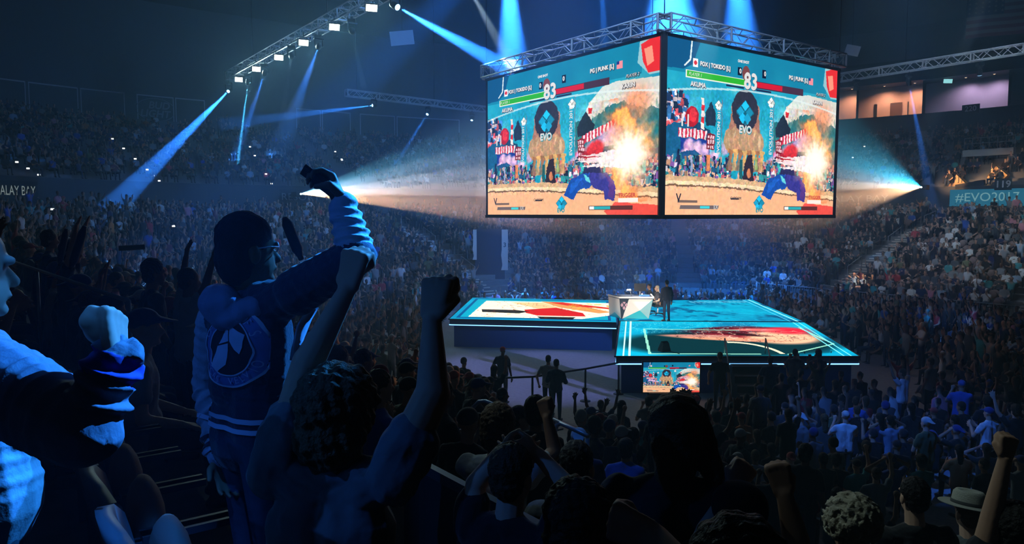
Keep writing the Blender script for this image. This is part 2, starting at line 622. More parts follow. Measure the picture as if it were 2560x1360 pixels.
    for i in range(7):
        cv.ell(0.325 + 0.028 * i, 0.55 - 0.02 * (i % 2), 0.03, 0.07, (0.68 + 0.03 * (i % 3), 0.55, 0.42), 1.0)
        cv.ell(0.33 + 0.028 * i, 0.54 - 0.02 * (i % 2), 0.012, 0.055, (0.85, 0.74, 0.58), 0.9, soft=0.6)
    cv.rect(0.315, 0.60, 0.51, 0.625, (0.70, 0.50, 0.30))
    for i in range(8):
        cx = 0.32 + 0.026 * i
        cv.poly([(cx, 0.60), (cx + 0.016, 0.69 + 0.02 * (i % 2)), (cx + 0.03, 0.60)], (0.86, 0.68, 0.40) if i % 2 else (0.62, 0.42, 0.28))
        cv.poly([(cx - 0.01, 0.73), (cx + 0.01, 0.60), (cx + 0.025, 0.73)], (0.80, 0.60, 0.38) if i % 2 else (0.55, 0.38, 0.28), 0.8)
    diamond_logo(cv, 0.41, 0.37, 0.075)
    diamond_logo(cv, 0.262, 0.345, 0.025, (0.9, 0.95, 0.95)); diamond_logo(cv, 0.563, 0.285, 0.03, (0.9, 0.95, 0.95))
    # dark standing column figure shape under the temple
    cv.poly([(0.40, 0.85), (0.415, 0.68), (0.43, 0.63), (0.455, 0.63), (0.465, 0.70), (0.475, 0.85)], (0.13, 0.09, 0.15))
    cv.ell(0.44, 0.74, 0.012, 0.03, (0.75, 0.45, 0.3)); cv.rect(0.385, 0.66, 0.405, 0.8, (0.05, 0.32, 0.35)); cv.rect(0.475, 0.64, 0.49, 0.72, (0.55, 0.65, 0.4))
    cv.rect(0.055, 0.62, 0.065, 0.82, (0.04, 0.10, 0.25)); cv.rect(0.12, 0.66, 0.133, 0.81, (0.55, 0.6, 0.75)); cv.rect(0.205, 0.64, 0.222, 0.74, (0.85, 0.50, 0.3))
    # sand ring with straw rope
    edge = 0.805 + 0.10 * np.clip(x - 0.25, 0, 1) ** 1.3
    cv.put((y > edge - 0.03).astype(float), (0.80, 0.66, 0.50))
    cv.put((y > edge).astype(float), (0.88, 0.74, 0.56))
    cv.put(((y > edge) & (y < edge + 0.022)).astype(float), (0.93, 0.84, 0.68))
    cv.put(((y > edge + 0.022) & (y < edge + 0.032)).astype(float), (0.45, 0.33, 0.25))
    sandm = (y > edge + 0.032).astype(float)
    sand = np.stack([0.92 + 0.04 * n1, 0.68 + 0.06 * n1, 0.50 + 0.08 * n1], -1)
    cv.c = np.where(sandm[..., None] > 0, sand, cv.c)
    # orange fire column and red swirls
    fire = np.exp(-((x - 0.86 - 0.05 * np.sin(y * 14)) / 0.085) ** 2) * ((y > 0.30) & (y < 0.92)) * np.clip((n2 - 0.25) * 2.6, 0, 1)
    cv.put(np.clip(fire * 1.2, 0, 1), (0.98, 0.45, 0.20), 0.9)
    cv.put(np.clip(np.exp(-((x - 0.9) / 0.07) ** 2 - ((y - 0.33) / 0.09) ** 2) * 1.3, 0, 1), (0.93, 0.55, 0.38), 0.75)
    cv.put(np.clip(fire * 2.4 - 1.3, 0, 1), (1.0, 0.75, 0.35), 0.9)
    cv.ell(0.69, 0.60, 0.06, 0.07, (0.85, 0.12, 0.16), 0.95, soft=0.3, rot=-0.3)
    cv.ell(0.66, 0.64, 0.05, 0.03, (0.65, 0.05, 0.12), 0.95, soft=0.3, rot=0.4)
    cv.poly([(0.80, 0.92), (1, 0.94), (1, 1), (0.76, 1), (0.74, 0.985)], (0.90, 0.20, 0.18), 0.85)
    # blue splash of energy: an arch of plain blue and violet
    cv.poly([(0.635, 0.70), (0.715, 0.70), (0.735, 0.76), (0.665, 0.785), (0.625, 0.755)], (0.10, 0.10, 0.30))
    cv.poly([(0.615, 0.745), (0.66, 0.735), (0.69, 0.79), (0.665, 0.83), (0.612, 0.835), (0.585, 0.88), (0.578, 0.905), (0.520, 0.875), (0.535, 0.82), (0.565, 0.765)], (0.03, 0.26, 0.66))
    cv.poly([(0.66, 0.735), (0.755, 0.745), (0.79, 0.79), (0.802, 0.84), (0.795, 0.915), (0.745, 0.905), (0.742, 0.855), (0.69, 0.835), (0.665, 0.80)], (0.17, 0.16, 0.55))
    cv.poly([(0.745, 0.75), (0.785, 0.785), (0.80, 0.84), (0.79, 0.90), (0.765, 0.89), (0.765, 0.80)], (0.34, 0.15, 0.48), 0.7)
    cv.poly([(0.56, 0.80), (0.60, 0.765), (0.635, 0.765), (0.60, 0.80), (0.57, 0.86), (0.55, 0.86)], (0.06, 0.36, 0.80), 0.7)
    cv.poly([(0.63, 0.745), (0.66, 0.765), (0.668, 0.80), (0.65, 0.79)], (0.35, 0.80, 0.88))
    # white burst
    ang = np.arctan2((y - 0.64), (x - 0.865) * cv.asp)
    rad = np.hypot((x - 0.865) * cv.asp, (y - 0.64) * 1.1)
    ray = 0.17 + 0.018 * np.sin(ang * 7 + 1) + 0.012 * np.sin(ang * 17)
    cv.put(np.clip(1.6 - rad / ray, 0, 1), (1.0, 0.80, 0.58), 0.9)
    cv.put(np.clip(1.5 - rad / (ray * 0.72), 0, 1), (1, 0.99, 0.95))
    for yy, xx, ww in ((0.66, 0.58, 0.012), (0.625, 0.61, 0.010), (0.69, 0.62, 0.012), (0.645, 0.56, 0.006)):
        cv.poly([(xx, yy), (0.86, yy - ww * 3 + 0.01), (0.86, yy + ww * 3)], (0.97, 0.93, 0.95), 0.9)
    # painterly break-up of every edge, fine grain and a lift of the whole image
    wx = (cv.noise(26, 51, 2) - 0.5) * 0.009 + (cv.noise(60, 53, 2) - 0.5) * 0.004
    wy = (cv.noise(26, 52, 2) - 0.5) * 0.014 + (cv.noise(60, 54, 2) - 0.5) * 0.006
    keep = np.clip((y - 0.22) * 12, 0, 1)
    iy = np.clip(((y + wy * keep) * cv.h).astype(int), 0, cv.h - 1)
    ix = np.clip(((x + wx * keep) * cv.w).astype(int), 0, cv.w - 1)
    cv.c = cv.c[iy, ix]
    g1, g2, g3 = cv.noise(60, 61, 3), cv.noise(60, 62, 3), cv.noise(90, 63, 2)
    amp = np.where(y > 0.86, 0.06, 0.22) * keep + 0.05
    g2, g3 = 0.6 * g1 + 0.4 * g2, 0.5 * g1 + 0.5 * g3
    cv.c = cv.c * (1 + amp[..., None] * (np.stack([g1, g2, g3], -1) - 0.47) * 1.6) + (amp * (g3 - 0.45) * 0.35)[..., None]
    cv.c = np.clip(cv.c, 0, 1) * 0.93 + 0.05
    # white burst core again on top
    cv.put(np.clip(1.35 - rad / (ray * 0.62), 0, 1), (1, 0.99, 0.96))
    diamond_logo(cv, 0.41, 0.365, 0.075)
    diamond_logo(cv, 0.262, 0.345, 0.03, (0.9, 0.95, 0.95)); diamond_logo(cv, 0.563, 0.285, 0.035, (0.9, 0.95, 0.95))
    # score bars
    cv.put(((y < 0.185 + 0.0 * x) & (x < 0.92)).astype(float), (0.03, 0.42, 0.58), 0.55)
    cv.put((np.abs(y - 0.235 - 0.13 * (x - 0.5) ** 2 * 2) < 0.006).astype(float), (0.85, 0.93, 0.95), 0.7)
    cv.rect(0.09, 0.165, 0.405, 0.21, (0.85, 0.9, 0.85)); cv.rect(0.095, 0.172, 0.402, 0.203, (0.16, 0.68, 0.14))
    cv.rect(0.465, 0.165, 0.765, 0.21, (0.25, 0.16, 0.25)); cv.rect(0.465, 0.172, 0.63, 0.203, (0.78, 0.05, 0.16))
    cv.rect(0.30, 0.215, 0.40, 0.225, (0.1, 0.15, 0.3)); cv.rect(0.47, 0.215, 0.56, 0.225, (0.1, 0.15, 0.3))
    cv.ell(0.41, 0.13, 0.022, 0.045, (0.45, 0.25, 0.25))
    cv.poly([(0, 0), (0.10, 0), (0.16, 0.0), (0.125, 0.13), (0.08, 0.165), (0, 0.17)], (0.04, 0.30, 0.50), 0.9)
    cv.poly([(0.115, 0.0), (0.122, 0.0), (0.115, 0.11), (0.085, 0.15), (0.08, 0.145), (0.108, 0.105)], (0.85, 0.93, 0.95))
    cv.poly([(0.91, 0.0), (1, 0.0), (1, 0.2), (0.955, 0.2), (0.90, 0.12)], (0.55, 0.75, 0.80))
    cv.poly([(0.915, 0.02), (0.955, 0.0), (1, 0.0), (1, 0.19), (0.95, 0.19), (0.925, 0.12)], (0.86, 0.16, 0.18)); cv.poly([(0.93, 0.05), (0.965, 0.04), (0.975, 0.13), (0.945, 0.15)], (0.95, 0.62, 0.52), 0.9)
    cv.rect(0.125, 0.095, 0.15, 0.145, (0.93, 0.93, 0.95)); cv.ell(0.1375, 0.12, 0.008, 0.014, (0.8, 0.1, 0.15))
    cv.rect(0.80, 0.085, 0.83, 0.13, (0.9, 0.55, 0.6)); cv.rect(0.80, 0.085, 0.812, 0.105, (0.15, 0.2, 0.5))
    cv.rect(0.362, 0.10, 0.385, 0.15, (0.03, 0.05, 0.15)); cv.rect(0.505, 0.09, 0.528, 0.14, (0.03, 0.05, 0.15))
    # meters along the bottom
    cv.poly([(0.075, 0.945), (0.275, 0.945), (0.27, 0.965), (0.07, 0.965)], (0.42, 0.38, 0.40)); cv.rect(0.175, 0.947, 0.225, 0.963, (0.25, 0.80, 0.85))
    cv.rect(0.06, 0.915, 0.16, 0.930, (0.45, 0.38, 0.36))
    cv.rect(0.66, 0.945, 0.885, 0.97, (0.35, 0.15, 0.15)); cv.rect(0.665, 0.948, 0.775, 0.967, (0.15, 0.65, 0.70)); cv.rect(0.665, 0.948, 0.69, 0.967, (0.9, 0.95, 0.95))
    cv.rect(0.815, 0.90, 0.91, 0.925, (0.95, 0.90, 0.88)); cv.rect(0.34, 0.895, 0.385, 0.908, (0.3, 0.25, 0.25))
    diamond_logo(cv, 0.505, 0.925, 0.05)
    return np.clip(cv.c, 0, 1)


def picture_grid(img, fn, name, m, parent):
    """lay a painted picture on a grid of small LED cells; fn(s,t) gives the place of picture coordinate s,t"""
    h, w = img.shape[:2]
    o00, o10, o01 = fn(0, 0), fn(1, 0), fn(0, 1)
    o11 = fn(1, 1)
    s, t = np.meshgrid(np.linspace(0, 1, w + 1), np.linspace(0, 1, h + 1))
    P = ((1 - s) * (1 - t))[..., None] * np.array(o00) + (s * (1 - t))[..., None] * np.array(o10) + ((1 - s) * t)[..., None] * np.array(o01) + (s * t)[..., None] * np.array(o11)
    P = P.reshape(-1, 3)
    if parent is not None:
        P = P - np.array(parent.location)
    i = np.arange(h)[:, None] * (w + 1) + np.arange(w)[None, :]
    quads = np.stack([i, i + w + 1, i + w + 2, i + 1], -1).reshape(-1, 4)
    me = bpy.data.meshes.new(name)
    me.vertices.add(len(P)); me.vertices.foreach_set('co', P.ravel())
    me.loops.add(quads.size); me.loops.foreach_set('vertex_index', quads.ravel())
    me.polygons.add(len(quads)); me.polygons.foreach_set('loop_start', np.arange(0, quads.size, 4))
    me.update(calc_edges=True)
    lin = np.where(img <= 0.04045, img / 12.92, ((img + 0.055) / 1.055) ** 2.4)
    col = np.concatenate([lin, np.ones((h, w, 1))], -1).reshape(-1, 1, 4).repeat(4, 1)
    at = me.color_attributes.new('Col', 'FLOAT_COLOR', 'CORNER')
    at.data.foreach_set('color', col.astype(np.float32).ravel())
    me.materials.append(m)
    o = bpy.data.objects.new(name, me)
    COL.objects.link(o)
    o.parent = parent
    return o


# ------------------------------------------------------------------ the four-sided video cube over the stage
M_LETW = emat('letter_white', (0.9, 0.92, 0.95), 0.95)
M_LETD = emat('letter_dark', (0.05, 0.05, 0.10), 0.6)
M_LETT = emat('letter_teal', (0.05, 0.45, 0.55), 0.8)
M_LETR = emat('letter_red', (0.75, 0.08, 0.08), 0.9)
GAME = paint_game()
DK, WS = 24.0, 10.22
HS = WS * 9 / 16
K0 = W(1653, 541.5, DK)
ZB = K0.z
EU, EV = Vector((UX, UY, 0)), Vector((-UY, UX, 0))
K = Vector((K0.x, K0.y, 0))
cube = thing('video_cube', (K.x + WS / 2 * (UX - UY), K.y + WS / 2 * (UY + UX), ZB), 'huge four-sided hanging video cube showing a fighting game over the stage', 'screen')
corners = [K, K + EU * WS, K + EU * WS + EV * WS, K + EV * WS]
cubec = sum(corners, Vector()) / 4


def screen_face(a, b, name='screen', letter=True):
    """a: left end seen from outside, b: right end"""
    a, b = Vector(a), Vector(b)
    xd = (b - a).normalized()
    nd = xd.cross(Vector((0, 0, 1)))
    if nd.dot((a + b) / 2 - cubec) < 0: nd = -nd
    L = (b - a).length
    g = 0.14
    fn = lambda s, t: Vector((*(a + xd * (g + s * (L - 2 * g)) + nd * 0.03)[:2], ZB + 0.06 + (1 - t) * HS))
    o = picture_grid(GAME if letter else GAME[::4, ::4], fn, name, M_SCREEN, cube)
    if letter:
        wv = fn(1, 0) - fn(0, 0)
        H = HS
        up = Vector((0, 0, 1))

        LM = [M_LETW, M_LETD, M_LETT, M_LETR]

        def put(s, u, v, size, mi=0, align='CENTER', bold=0.0, shear=0.0, vertical=False, back=None):
            mb = MB()
            p = fn(u, v) + nd * 0.03
            if vertical:
                add_text(mb, s, p, up, -xd, size * H, mi, align, shear, bold)
                mb.build('lettering', LM, o)
                return
            if back is not None:
                add_text(mb, s, p - nd * 0.006 + xd * 0.02 - up * 0.02, xd, up, size * H, back, align, shear, max(bold, 0.03))
            add_text(mb, s, p, xd, up, size * H, mi, align, shear, bold)
            mb.build('lettering', LM, o)
        put('83', 0.435, 0.18, 0.135, 0, bold=0.03, back=1)
        put('FOX | TOKIDO [L]', 0.158, 0.122, 0.034, 0, 'LEFT', bold=0.012, back=1)
        put('PG | PUNK [L]', 0.79, 0.108, 0.035, 0, 'RIGHT', bold=0.012, back=1)
        put('PLAYER 1', 0.10, 0.19, 0.028, 0, 'LEFT', shear=0.3)
        put('PLAYER 2', 0.91, 0.185, 0.026, 0, 'RIGHT', shear=0.3, back=1)
        put('AKUMA', 0.15, 0.245, 0.038, 0, bold=0.01, back=1)
        put('KARIN', 0.86, 0.24, 0.038, 0, bold=0.01, back=1)
        put('ONE SHOT', 0.39, 0.065, 0.022, 0, bold=0.008)
        put('0', 0.374, 0.125, 0.04, 0, bold=0.01); put('0', 0.517, 0.115, 0.04, 0, bold=0.01)
        put('EVO', 0.41, 0.475, 0.065, 0, bold=0.012, back=2)
        put('EVO', 0.505, 0.972, 0.04, 2, bold=0.012)
        put('11', 0.088, 0.46, 0.10, 0, bold=0.01)
        put('EVOLUTION 2017', 0.262, 0.50, 0.035, 0, vertical=True, bold=0.006)
        put('EVOLUTION 2017', 0.562, 0.46, 0.04, 0, vertical=True, bold=0.006)
        put('V', 0.062, 0.905, 0.07, 1, bold=0.01)
        put('EX', 0.255, 0.955, 0.035, 0)
        put('TRIGGER', 0.86, 0.885, 0.035, 3, bold=0.008)
        put('CAPCOM', 0.365, 0.90, 0.026, 1, bold=0.002)
    return o


faces = [(K + EV * WS, K), (K, K + EU * WS), (K + EU * WS, K + EU * WS + EV * WS), (K + EU * WS + EV * WS, K + EV * WS)]
for i, (a, b) in enumerate(faces):
    screen_face(a, b, letter=i < 2)
    mb = MB()
    a, b = Vector(a), Vector(b)
    xd = (b - a).normalized()
    nd = Vector((xd.y, -xd.x, 0))
    if nd.dot((a + b) / 2 - cubec) < 0: nd = -nd
    up = Vector((0, 0, 1))
    for z, h in ((ZB - 0.02, 0.12), (ZB + HS + 0.10, 0.10)):
        mb.beam((a.x, a.y, z), (b.x, b.y, z), 0.16, h)
    for q in (a + xd * 0.06, b - xd * 0.06):
        mb.beam((q.x, q.y, ZB), (q.x, q.y, ZB + HS + 0.1), 0.16, 0.12)
    mb.build('bezel', M_BLACKM, cube)
    mb = MB()
    q0, q1 = a - nd * 0.15, b - nd * 0.15
    mb.add([(q0.x, q0.y, ZB), (q1.x, q1.y, ZB), (q1.x, q1.y, ZB + HS), (q0.x, q0.y, ZB + HS)], [(0, 1, 2, 3)])
    mb.build('back_panel', M_PLAST, cube)


def truss(name, label, p0, p1, w=0.5, h=0.5, bay=0.55, parent=None, rad=0.028, group=None, m=None):
    p0, p1 = Vector(p0), Vector(p1)
    m = m or M_STEEL
    t = parent or thing(name, p0, label, 'truss', group)
    d = (p1 - p0).normalized()
    s = d.cross(Vector((0, 0, 1))).normalized()
    upv = Vector((0, 0, 1))
    L = (p1 - p0).length
    n = max(2, int(round(L / bay)))
    cs = [(-w / 2, 0), (w / 2, 0), (w / 2, h), (-w / 2, h)]
    off = lambda k, q: p0 + d * (L * k / n) + s * cs[q][0] + upv * cs[q][1]
    for q in range(4):
        MB().tube([off(0, q), off(n, q)], rad, 6).build('chord', m, t)
    mb = MB()
    for k in range(n):
        for q in range(4):
            q2 = (q + 1) % 4
            if k % 2 == 0: mb.tube([off(k, q), off(k + 1, q2)], rad * 0.6, 4, caps=False)
            else: mb.tube([off(k, q2), off(k + 1, q)], rad * 0.6, 4, caps=False)
    step = max(1, int(round(3.0 / bay)))
    for k in list(range(0, n, step)) + [n]:
        for q in range(4): mb.tube([off(k, q), off(k, (q + 1) % 4)], rad * 1.3, 5, caps=False)
    mb.build('lacing', m, t)
    return t


M_TRUSSB = mat('truss_dark_grey', (0.48, 0.5, 0.53), 0.5, metal=0.1)
for a, b in faces:
    a, b = Vector(a), Vector(b)
    truss('truss', None, (a.x, a.y, ZB + HS + 0.2), (b.x, b.y, ZB + HS + 0.2), 0.6, 0.5, 0.6, parent=cube, rad=0.03, m=M_TRUSSB)
for c in corners:
    MB().tube([(c.x, c.y, ZB + HS + 0.6), (c.x, c.y, 27)], 0.02, 5).build('cable', M_BLACKM, cube)
# ------------------------------------------------------------------ lighting trusses and lamps
BLUE = (0.02, 0.20, 1.0)
CYAN = (0.05, 0.45, 1.0)
ZT = 16.0


def TP(px, py, z):
    return G(px, py, z)


ta, tb = TP(575, 200, ZT + 0.35), TP(990, -20, ZT + 0.35)
tdir = (tb - ta).normalized()
tb = ta + tdir * 34
truss('lighting_truss', 'long dark truss carrying six white floodlights, rising to the upper left', ta, tb, 0.7, 0.6, 0.7, rad=0.035, m=M_TRUSSB)
t2a, t2b = W(866, 240, 63.9), W(1216, 281, 73.3)
t2dir = (t2b - t2a).normalized()
truss('lighting_truss', 'silver truss hanging behind the left side of the video cube', t2a, t2a + t2dir * 40, 0.55, 0.55, 0.62, rad=0.045)
t3a, t3b = W(2096, 205, 57.4), W(2562, 133, 47.7)
t3dir = (t3b - t3a).normalized()
truss('lighting_truss', 'silver truss hanging in front of the suites, right of the video cube', t3a - t3dir * 6, t3a + t3dir * 26, 0.5, 0.6, 0.62, rad=0.045)
for nm, q in (('T1', ta + tdir * 6), ('T1', ta + tdir * 20), ('T2', t2a + t2dir * 1), ('T2', t2a + t2dir * 9), ('T3', t3a + t3dir * 5), ('T3', t3a + t3dir * 14)):
    tag(MB().tube([q + Vector((0, 0, 0.6)), (q.x, q.y, 27)], 0.03, 5).build('hoist_chain', M_BLACKM), {'T1': 'black hoist chain holding the floodlight truss', 'T2': 'black hoist chain of the truss left behind the cube', 'T3': 'black hoist chain of the truss before the suites'}[nm], 'chain', {'T1': 'hoist chains of the floodlight truss', 'T2': 'hoist chains of the truss behind the cube', 'T3': 'hoist chains of the suite side truss'}[nm])

M_FLOODE = emat('flood_lamp_face', (0.82, 1.0, 0.97), 14.0)
M_LENSB = emat('blue_lens', (0.25, 0.55, 1.0), 6.0)
M_LENSP = emat('projector_lens', (0.9, 0.97, 1.0), 30.0)


def haze_mat(name, dens, g=0.3):
    m = bpy.data.materials.new(name)
    m.use_nodes = True
    nt = m.node_tree
    nt.nodes.remove(nt.nodes['Principled BSDF'])
    v = nt.nodes.new('ShaderNodeVolumeScatter')
    v.inputs['Color'].default_value = (0.9, 0.96, 1, 1)
    v.inputs['Density'].default_value = dens
    v.inputs['Anisotropy'].default_value = g
    nt.links.new(v.outputs[0], nt.nodes['Material Output'].inputs['Volume'])
    return m


M_SHAFT = haze_mat('beam_haze', 0.06)  # denser haze added only inside the beams to make them show
M_PSHAFT = haze_mat('projector_beam_haze', 0.03, 0.2)


def shaft(p, d, angle, length, label, r0=0.05):
    """thick haze drifting in the path of a lamp"""
    R = d.to_track_quat('Z', 'Y').to_matrix()
    t = math.tan(math.radians(angle) / 2 * 1.05)
    o = MB().lathe([(0.0, 0.0), (r0, 0.0), (r0 + t * length, length), (0.0, length)], p, 24, R=R).build('light_beam', M_SHAFT)
    tag(o, label, 'light beam', kind='stuff')


def flood(p, label, aim, power):
    t = thing('floodlight', p, label, 'lamp', 'white floodlights under the long truss')
    d = (Vector(aim) - p).normalized()
    R = d.to_track_quat('Y', 'Z').to_matrix()
    MB().box(p - d * 0.12, (0.62, 0.22, 0.40), R=R).build('housing', M_PLAST, t)
    mb = MB().box(p + d * 0.005, (0.54, 0.02, 0.32), R=R)
    mb.build('lamp_face', M_FLOODE, t)
    mb = MB()
    mb.tube([p - d * 0.12 + R @ Vector((0.34, 0, 0)), p - d * 0.12 + R @ Vector((0.34, 0, 0.3)), p - d * 0.12 + R @ Vector((-0.34, 0, 0.3)), p - d * 0.12 + R @ Vector((-0.34, 0, 0))], 0.02, 5)
    mb.tube([p - d * 0.12 + R @ Vector((0, 0, 0.3)), p + Vector((0, 0, 0.62)) - d * 0.12], 0.03, 5)
    mb.build('yoke', M_BLACKM, t)
    spot('flood_beam', p + d * 0.05, aim, power, (0.55, 0.92, 1.0), 130, 1.0, 0.2, t)
    return t


ords = ['farthest', 'second farthest', 'third farthest', 'third nearest', 'second nearest', 'nearest']
for i, (px, py) in enumerate([(597, 199), (641, 173), (697, 144), (759, 107), (836, 68), (929, 20)]):
    p = TP(px, py, ZT)
    flood(p, f'white floodlight under the long truss, {ords[i]} of the six lit ones', Vector((2.5 - i * 0.4, 9 + i * 1.0, 3)), 900)


def mover(p, aim, label, power, color, angle, blend=0.25, lens=True, hang=0.7, group='moving head lamps', lens_r=0.13, length=30):
    p = Vector(p)
    t = thing('moving_head_lamp', p, label, 'lamp', group)
    d = (Vector(aim) - p).normalized()
    R = d.to_track_quat('Z', 'Y').to_matrix()
    mb = MB()
    mb.lathe([(0.0, -0.30), (0.13, -0.28), (0.17, -0.15), (0.17, 0.08), (0.15, 0.16), (0.15, 0.18), (0.0, 0.175)], p, 14, R=R)
    mb.build('head', M_PLAST, t)
    MB().lathe([(0.0, 0.182), (lens_r, 0.182), (lens_r, 0.190), (0.0, 0.192)], p, 14, R=R).build('lens', M_LENSB if lens else M_PLAST, t)
    mb = MB()
    s = Vector((UX, UY, 0)) * 0.24
    mb.beam(p + s, p + s + Vector((0, 0, 0.42)), 0.10, 0.06)
    mb.beam(p - s, p - s + Vector((0, 0, 0.42)), 0.10, 0.06)
    mb.beam(p - s * 1.2 + Vector((0, 0, 0.42)), p + s * 1.2 + Vector((0, 0, 0.42)), 0.14, 0.08)
    mb.build('yoke', M_PLAST, t)
    mb = MB().box(p + Vector((0, 0, 0.54)), (0.42, 0.34, 0.17))
    mb.tube([p + Vector((0, 0, 0.6)), p + Vector((0, 0, hang + 0.25))], 0.03, 5)
    mb.build('base', M_PLAST, t)
    if power:
        spot('lamp_beam', p + d * 0.22, aim, power, color, angle, blend, 0.05, t)
        if length:
            src = 'the long truss' if 'long truss' in label else 'the truss behind the cube' if 'behind the cube,' in label else 'the truss before the suites' if 'suites' in label else 'high under the roof'
            shaft(p + d * 0.24, d, angle, length, 'hazy beam from ' + src + ', ' + label.split(', ', 1)[1])
    return t


B = lambda px, py, d: W(px, py, d)
# (lamp pixel, lamp depth, aim pixel, aim depth, power, angle)
def on_t1(px):
    # height of a lamp hung just under the long truss at photo column px
    k = np.interp(px, [575, 641, 697, 759, 836, 929, 990], [212, 180, 152, 118, 80, 38, 12])
    return float(k)


M1 = 'blue beam moving head under the long truss, '
mover(TP(573, 226, 15.6), B(330, 470, 46), M1 + 'at its far end, aimed down left', 300000, BLUE, 5.0, length=22)
mover(TP(620, 206, 15.6), B(582, 500, 60), M1 + 'second from its far end, aimed straight down', 700000, CYAN, 2.4, length=27)
mover(TP(662, 183, 15.6), B(600, 360, 60), M1 + 'third from far end, faint beam', 110000, BLUE, 4.5, length=14)
mover(TP(797, 116, 15.6), B(700, 370, 62), M1 + 'between its two middle floodlights', 120000, BLUE, 5.0, length=20)
mover(TP(880, 78, 15.6), B(912, 230, 62), M1 + 'thin beam, by the second nearest floodlight', 40000, CYAN, 1.2, length=20)
mover(TP(729, 140, 15.6), B(700, 330, 60), M1 + 'dim one left of the middle floodlight', 14000, BLUE, 2.0, length=18)
mover(TP(988, 15, 15.6), B(1330, 205, 30), M1 + 'nearest one, with the strongest beam', 300000, BLUE, 6.0, lens_r=0.15, length=14)
M2 = 'blue beam moving head under the truss behind the cube, '
mover(B(935, 263, 65.5), B(640, 300, 58), M2 + 'shooting its beam sideways left', 110000, BLUE, 4.5, length=14)
mover(B(1070, 283, 69.5), B(1015, 370, 66), M2 + 'with a short beam', 36000, BLUE, 4.0, length=8)
mover(B(1180, 297, 72.5), B(1160, 420, 70), M2 + 'closest to the cube', 2500, BLUE, 3.0, length=8)
M3 = 'moving head lamp under the truss before the suites, '
mover(B(2272, 207, 53.5), B(2325, 480, 58), M3 + 'throwing a wide blue beam', 80000, BLUE, 5.0, length=12)
mover(B(2449, 182, 50.0), B(2456, 480, 52), M3 + 'throwing a thin violet beam', 8000, (0.25, 0.3, 1.0), 1.4, length=10)
mover(B(2140, 220, 56.5), B(2140, 500, 58), M3 + 'unlit, closest to the cube', 0, BLUE, 5, lens=False)
# tall shafts above the cube, from a grid high under the roof
M4 = 'blue wash lamp high under the roof, '
for px, d, pw, ang, lab in ((1268, 40, 420000, 19, 'over the left screen of the cube'), (1500, 44, 90000, 6, 'with the narrow beam behind the cube'), (1668, 42, 300000, 44, 'over the near corner of the cube'), (1840, 46, 220000, 26, 'over the right screen of the cube'), (1100, 60, 60000, 1.8, 'with a thin beam left of the cube')):
    z = 26.0
    p = W(px, -160, d)
    p = Vector((p.x, p.y, min(p.z, 26.0)))
    q = W(px + 18, 300, d + 2)
    mover(p, q, M4 + lab, pw, BLUE, ang, 1.0, hang=max(0.7, 26.7 - p.z), length=14)

# spots that pick out patches of the audience
M5 = 'audience spot high under the roof, '
S5 = [((-9, 9, 19), B(2230, 1260, 4.2), 1500, 13, 'pale one, aimed at the lower right rows', (0.5, 0.75, 0.8)),  # pale spot added in place of floodlight falling on these rows
      ((9, 15, 17), B(190, 1040, 1.7), 42000, 2.5, 'aimed at the man on the left edge', (0.02, 0.24, 1.0)),
      ((9, 15, 17), B(285, 1290, 2.4), 26000, 2.4, 'aimed at the folding seats at the lower left', (0.02, 0.26, 1.0)),
      ((10, 13, 16), B(885, 520, 2.55), 30000, 1.8, 'aimed at the raised phone', (0.02, 0.30, 1.0)),
      ((0.5, -3, 14), B(375, 1345, 2.5), 1700, 4.2, 'behind the near seats, aimed at their backs', (0.02, 0.22, 1.0)),
      ((-9, -2, 13), B(670, 900, 2.6), 520, 9, 'far behind the near left rows', (0.03, 0.2, 1.0)),
      ((2, 40, 22), B(380, 680, 24), 70000, 7, 'aimed at the left side crowd', (0.03, 0.25, 1.0)),
      ((14, 34, 22), B(1730, 640, 50), 14000, 5.5, 'aimed at the crowd under the right screen', (0.03, 0.3, 1.0)),
      ((16, 30, 22), B(1950, 690, 45), 12000, 4.5, 'aimed at the crowd behind the stage corner', (0.03, 0.3, 1.0)),
      ((20, 26, 22), B(2205, 625, 50), 14000, 2.6, 'aimed at the aisle stairs', (0.05, 0.35, 1.0)),
      ((22, 30, 22), B(2150, 690, 46), 30000, 4.0, 'warming the aisle steps', (1.0, 0.85, 0.7)),
      ((6, 16, 22), B(2390, 840, 33), 16000, 6.0, 'aimed at the floor seats right of the stage', (0.05, 0.25, 1.0)),
      ((-4, 8, 21), B(2230, 1040, 17), 9000, 13, 'aimed at the near floor seats', (0.03, 0.17, 1.0)),
      ((-4, 8, 21), B(1500, 1090, 8), 1300, 9, 'aimed at the crowd by the stair rail', (0.03, 0.2, 1.0)),
      ((2, 30, 22), B(1350, 880, 27), 5200, 26, 'washing the bare floor left of the stage', (0.2, 0.28, 1.0))]
for p, q, pw, ang, lab, col in S5:
    mover(p, q, M5 + lab, pw * 2.5, col, ang, 0.5, hang=26.7 - p[2], length=0)


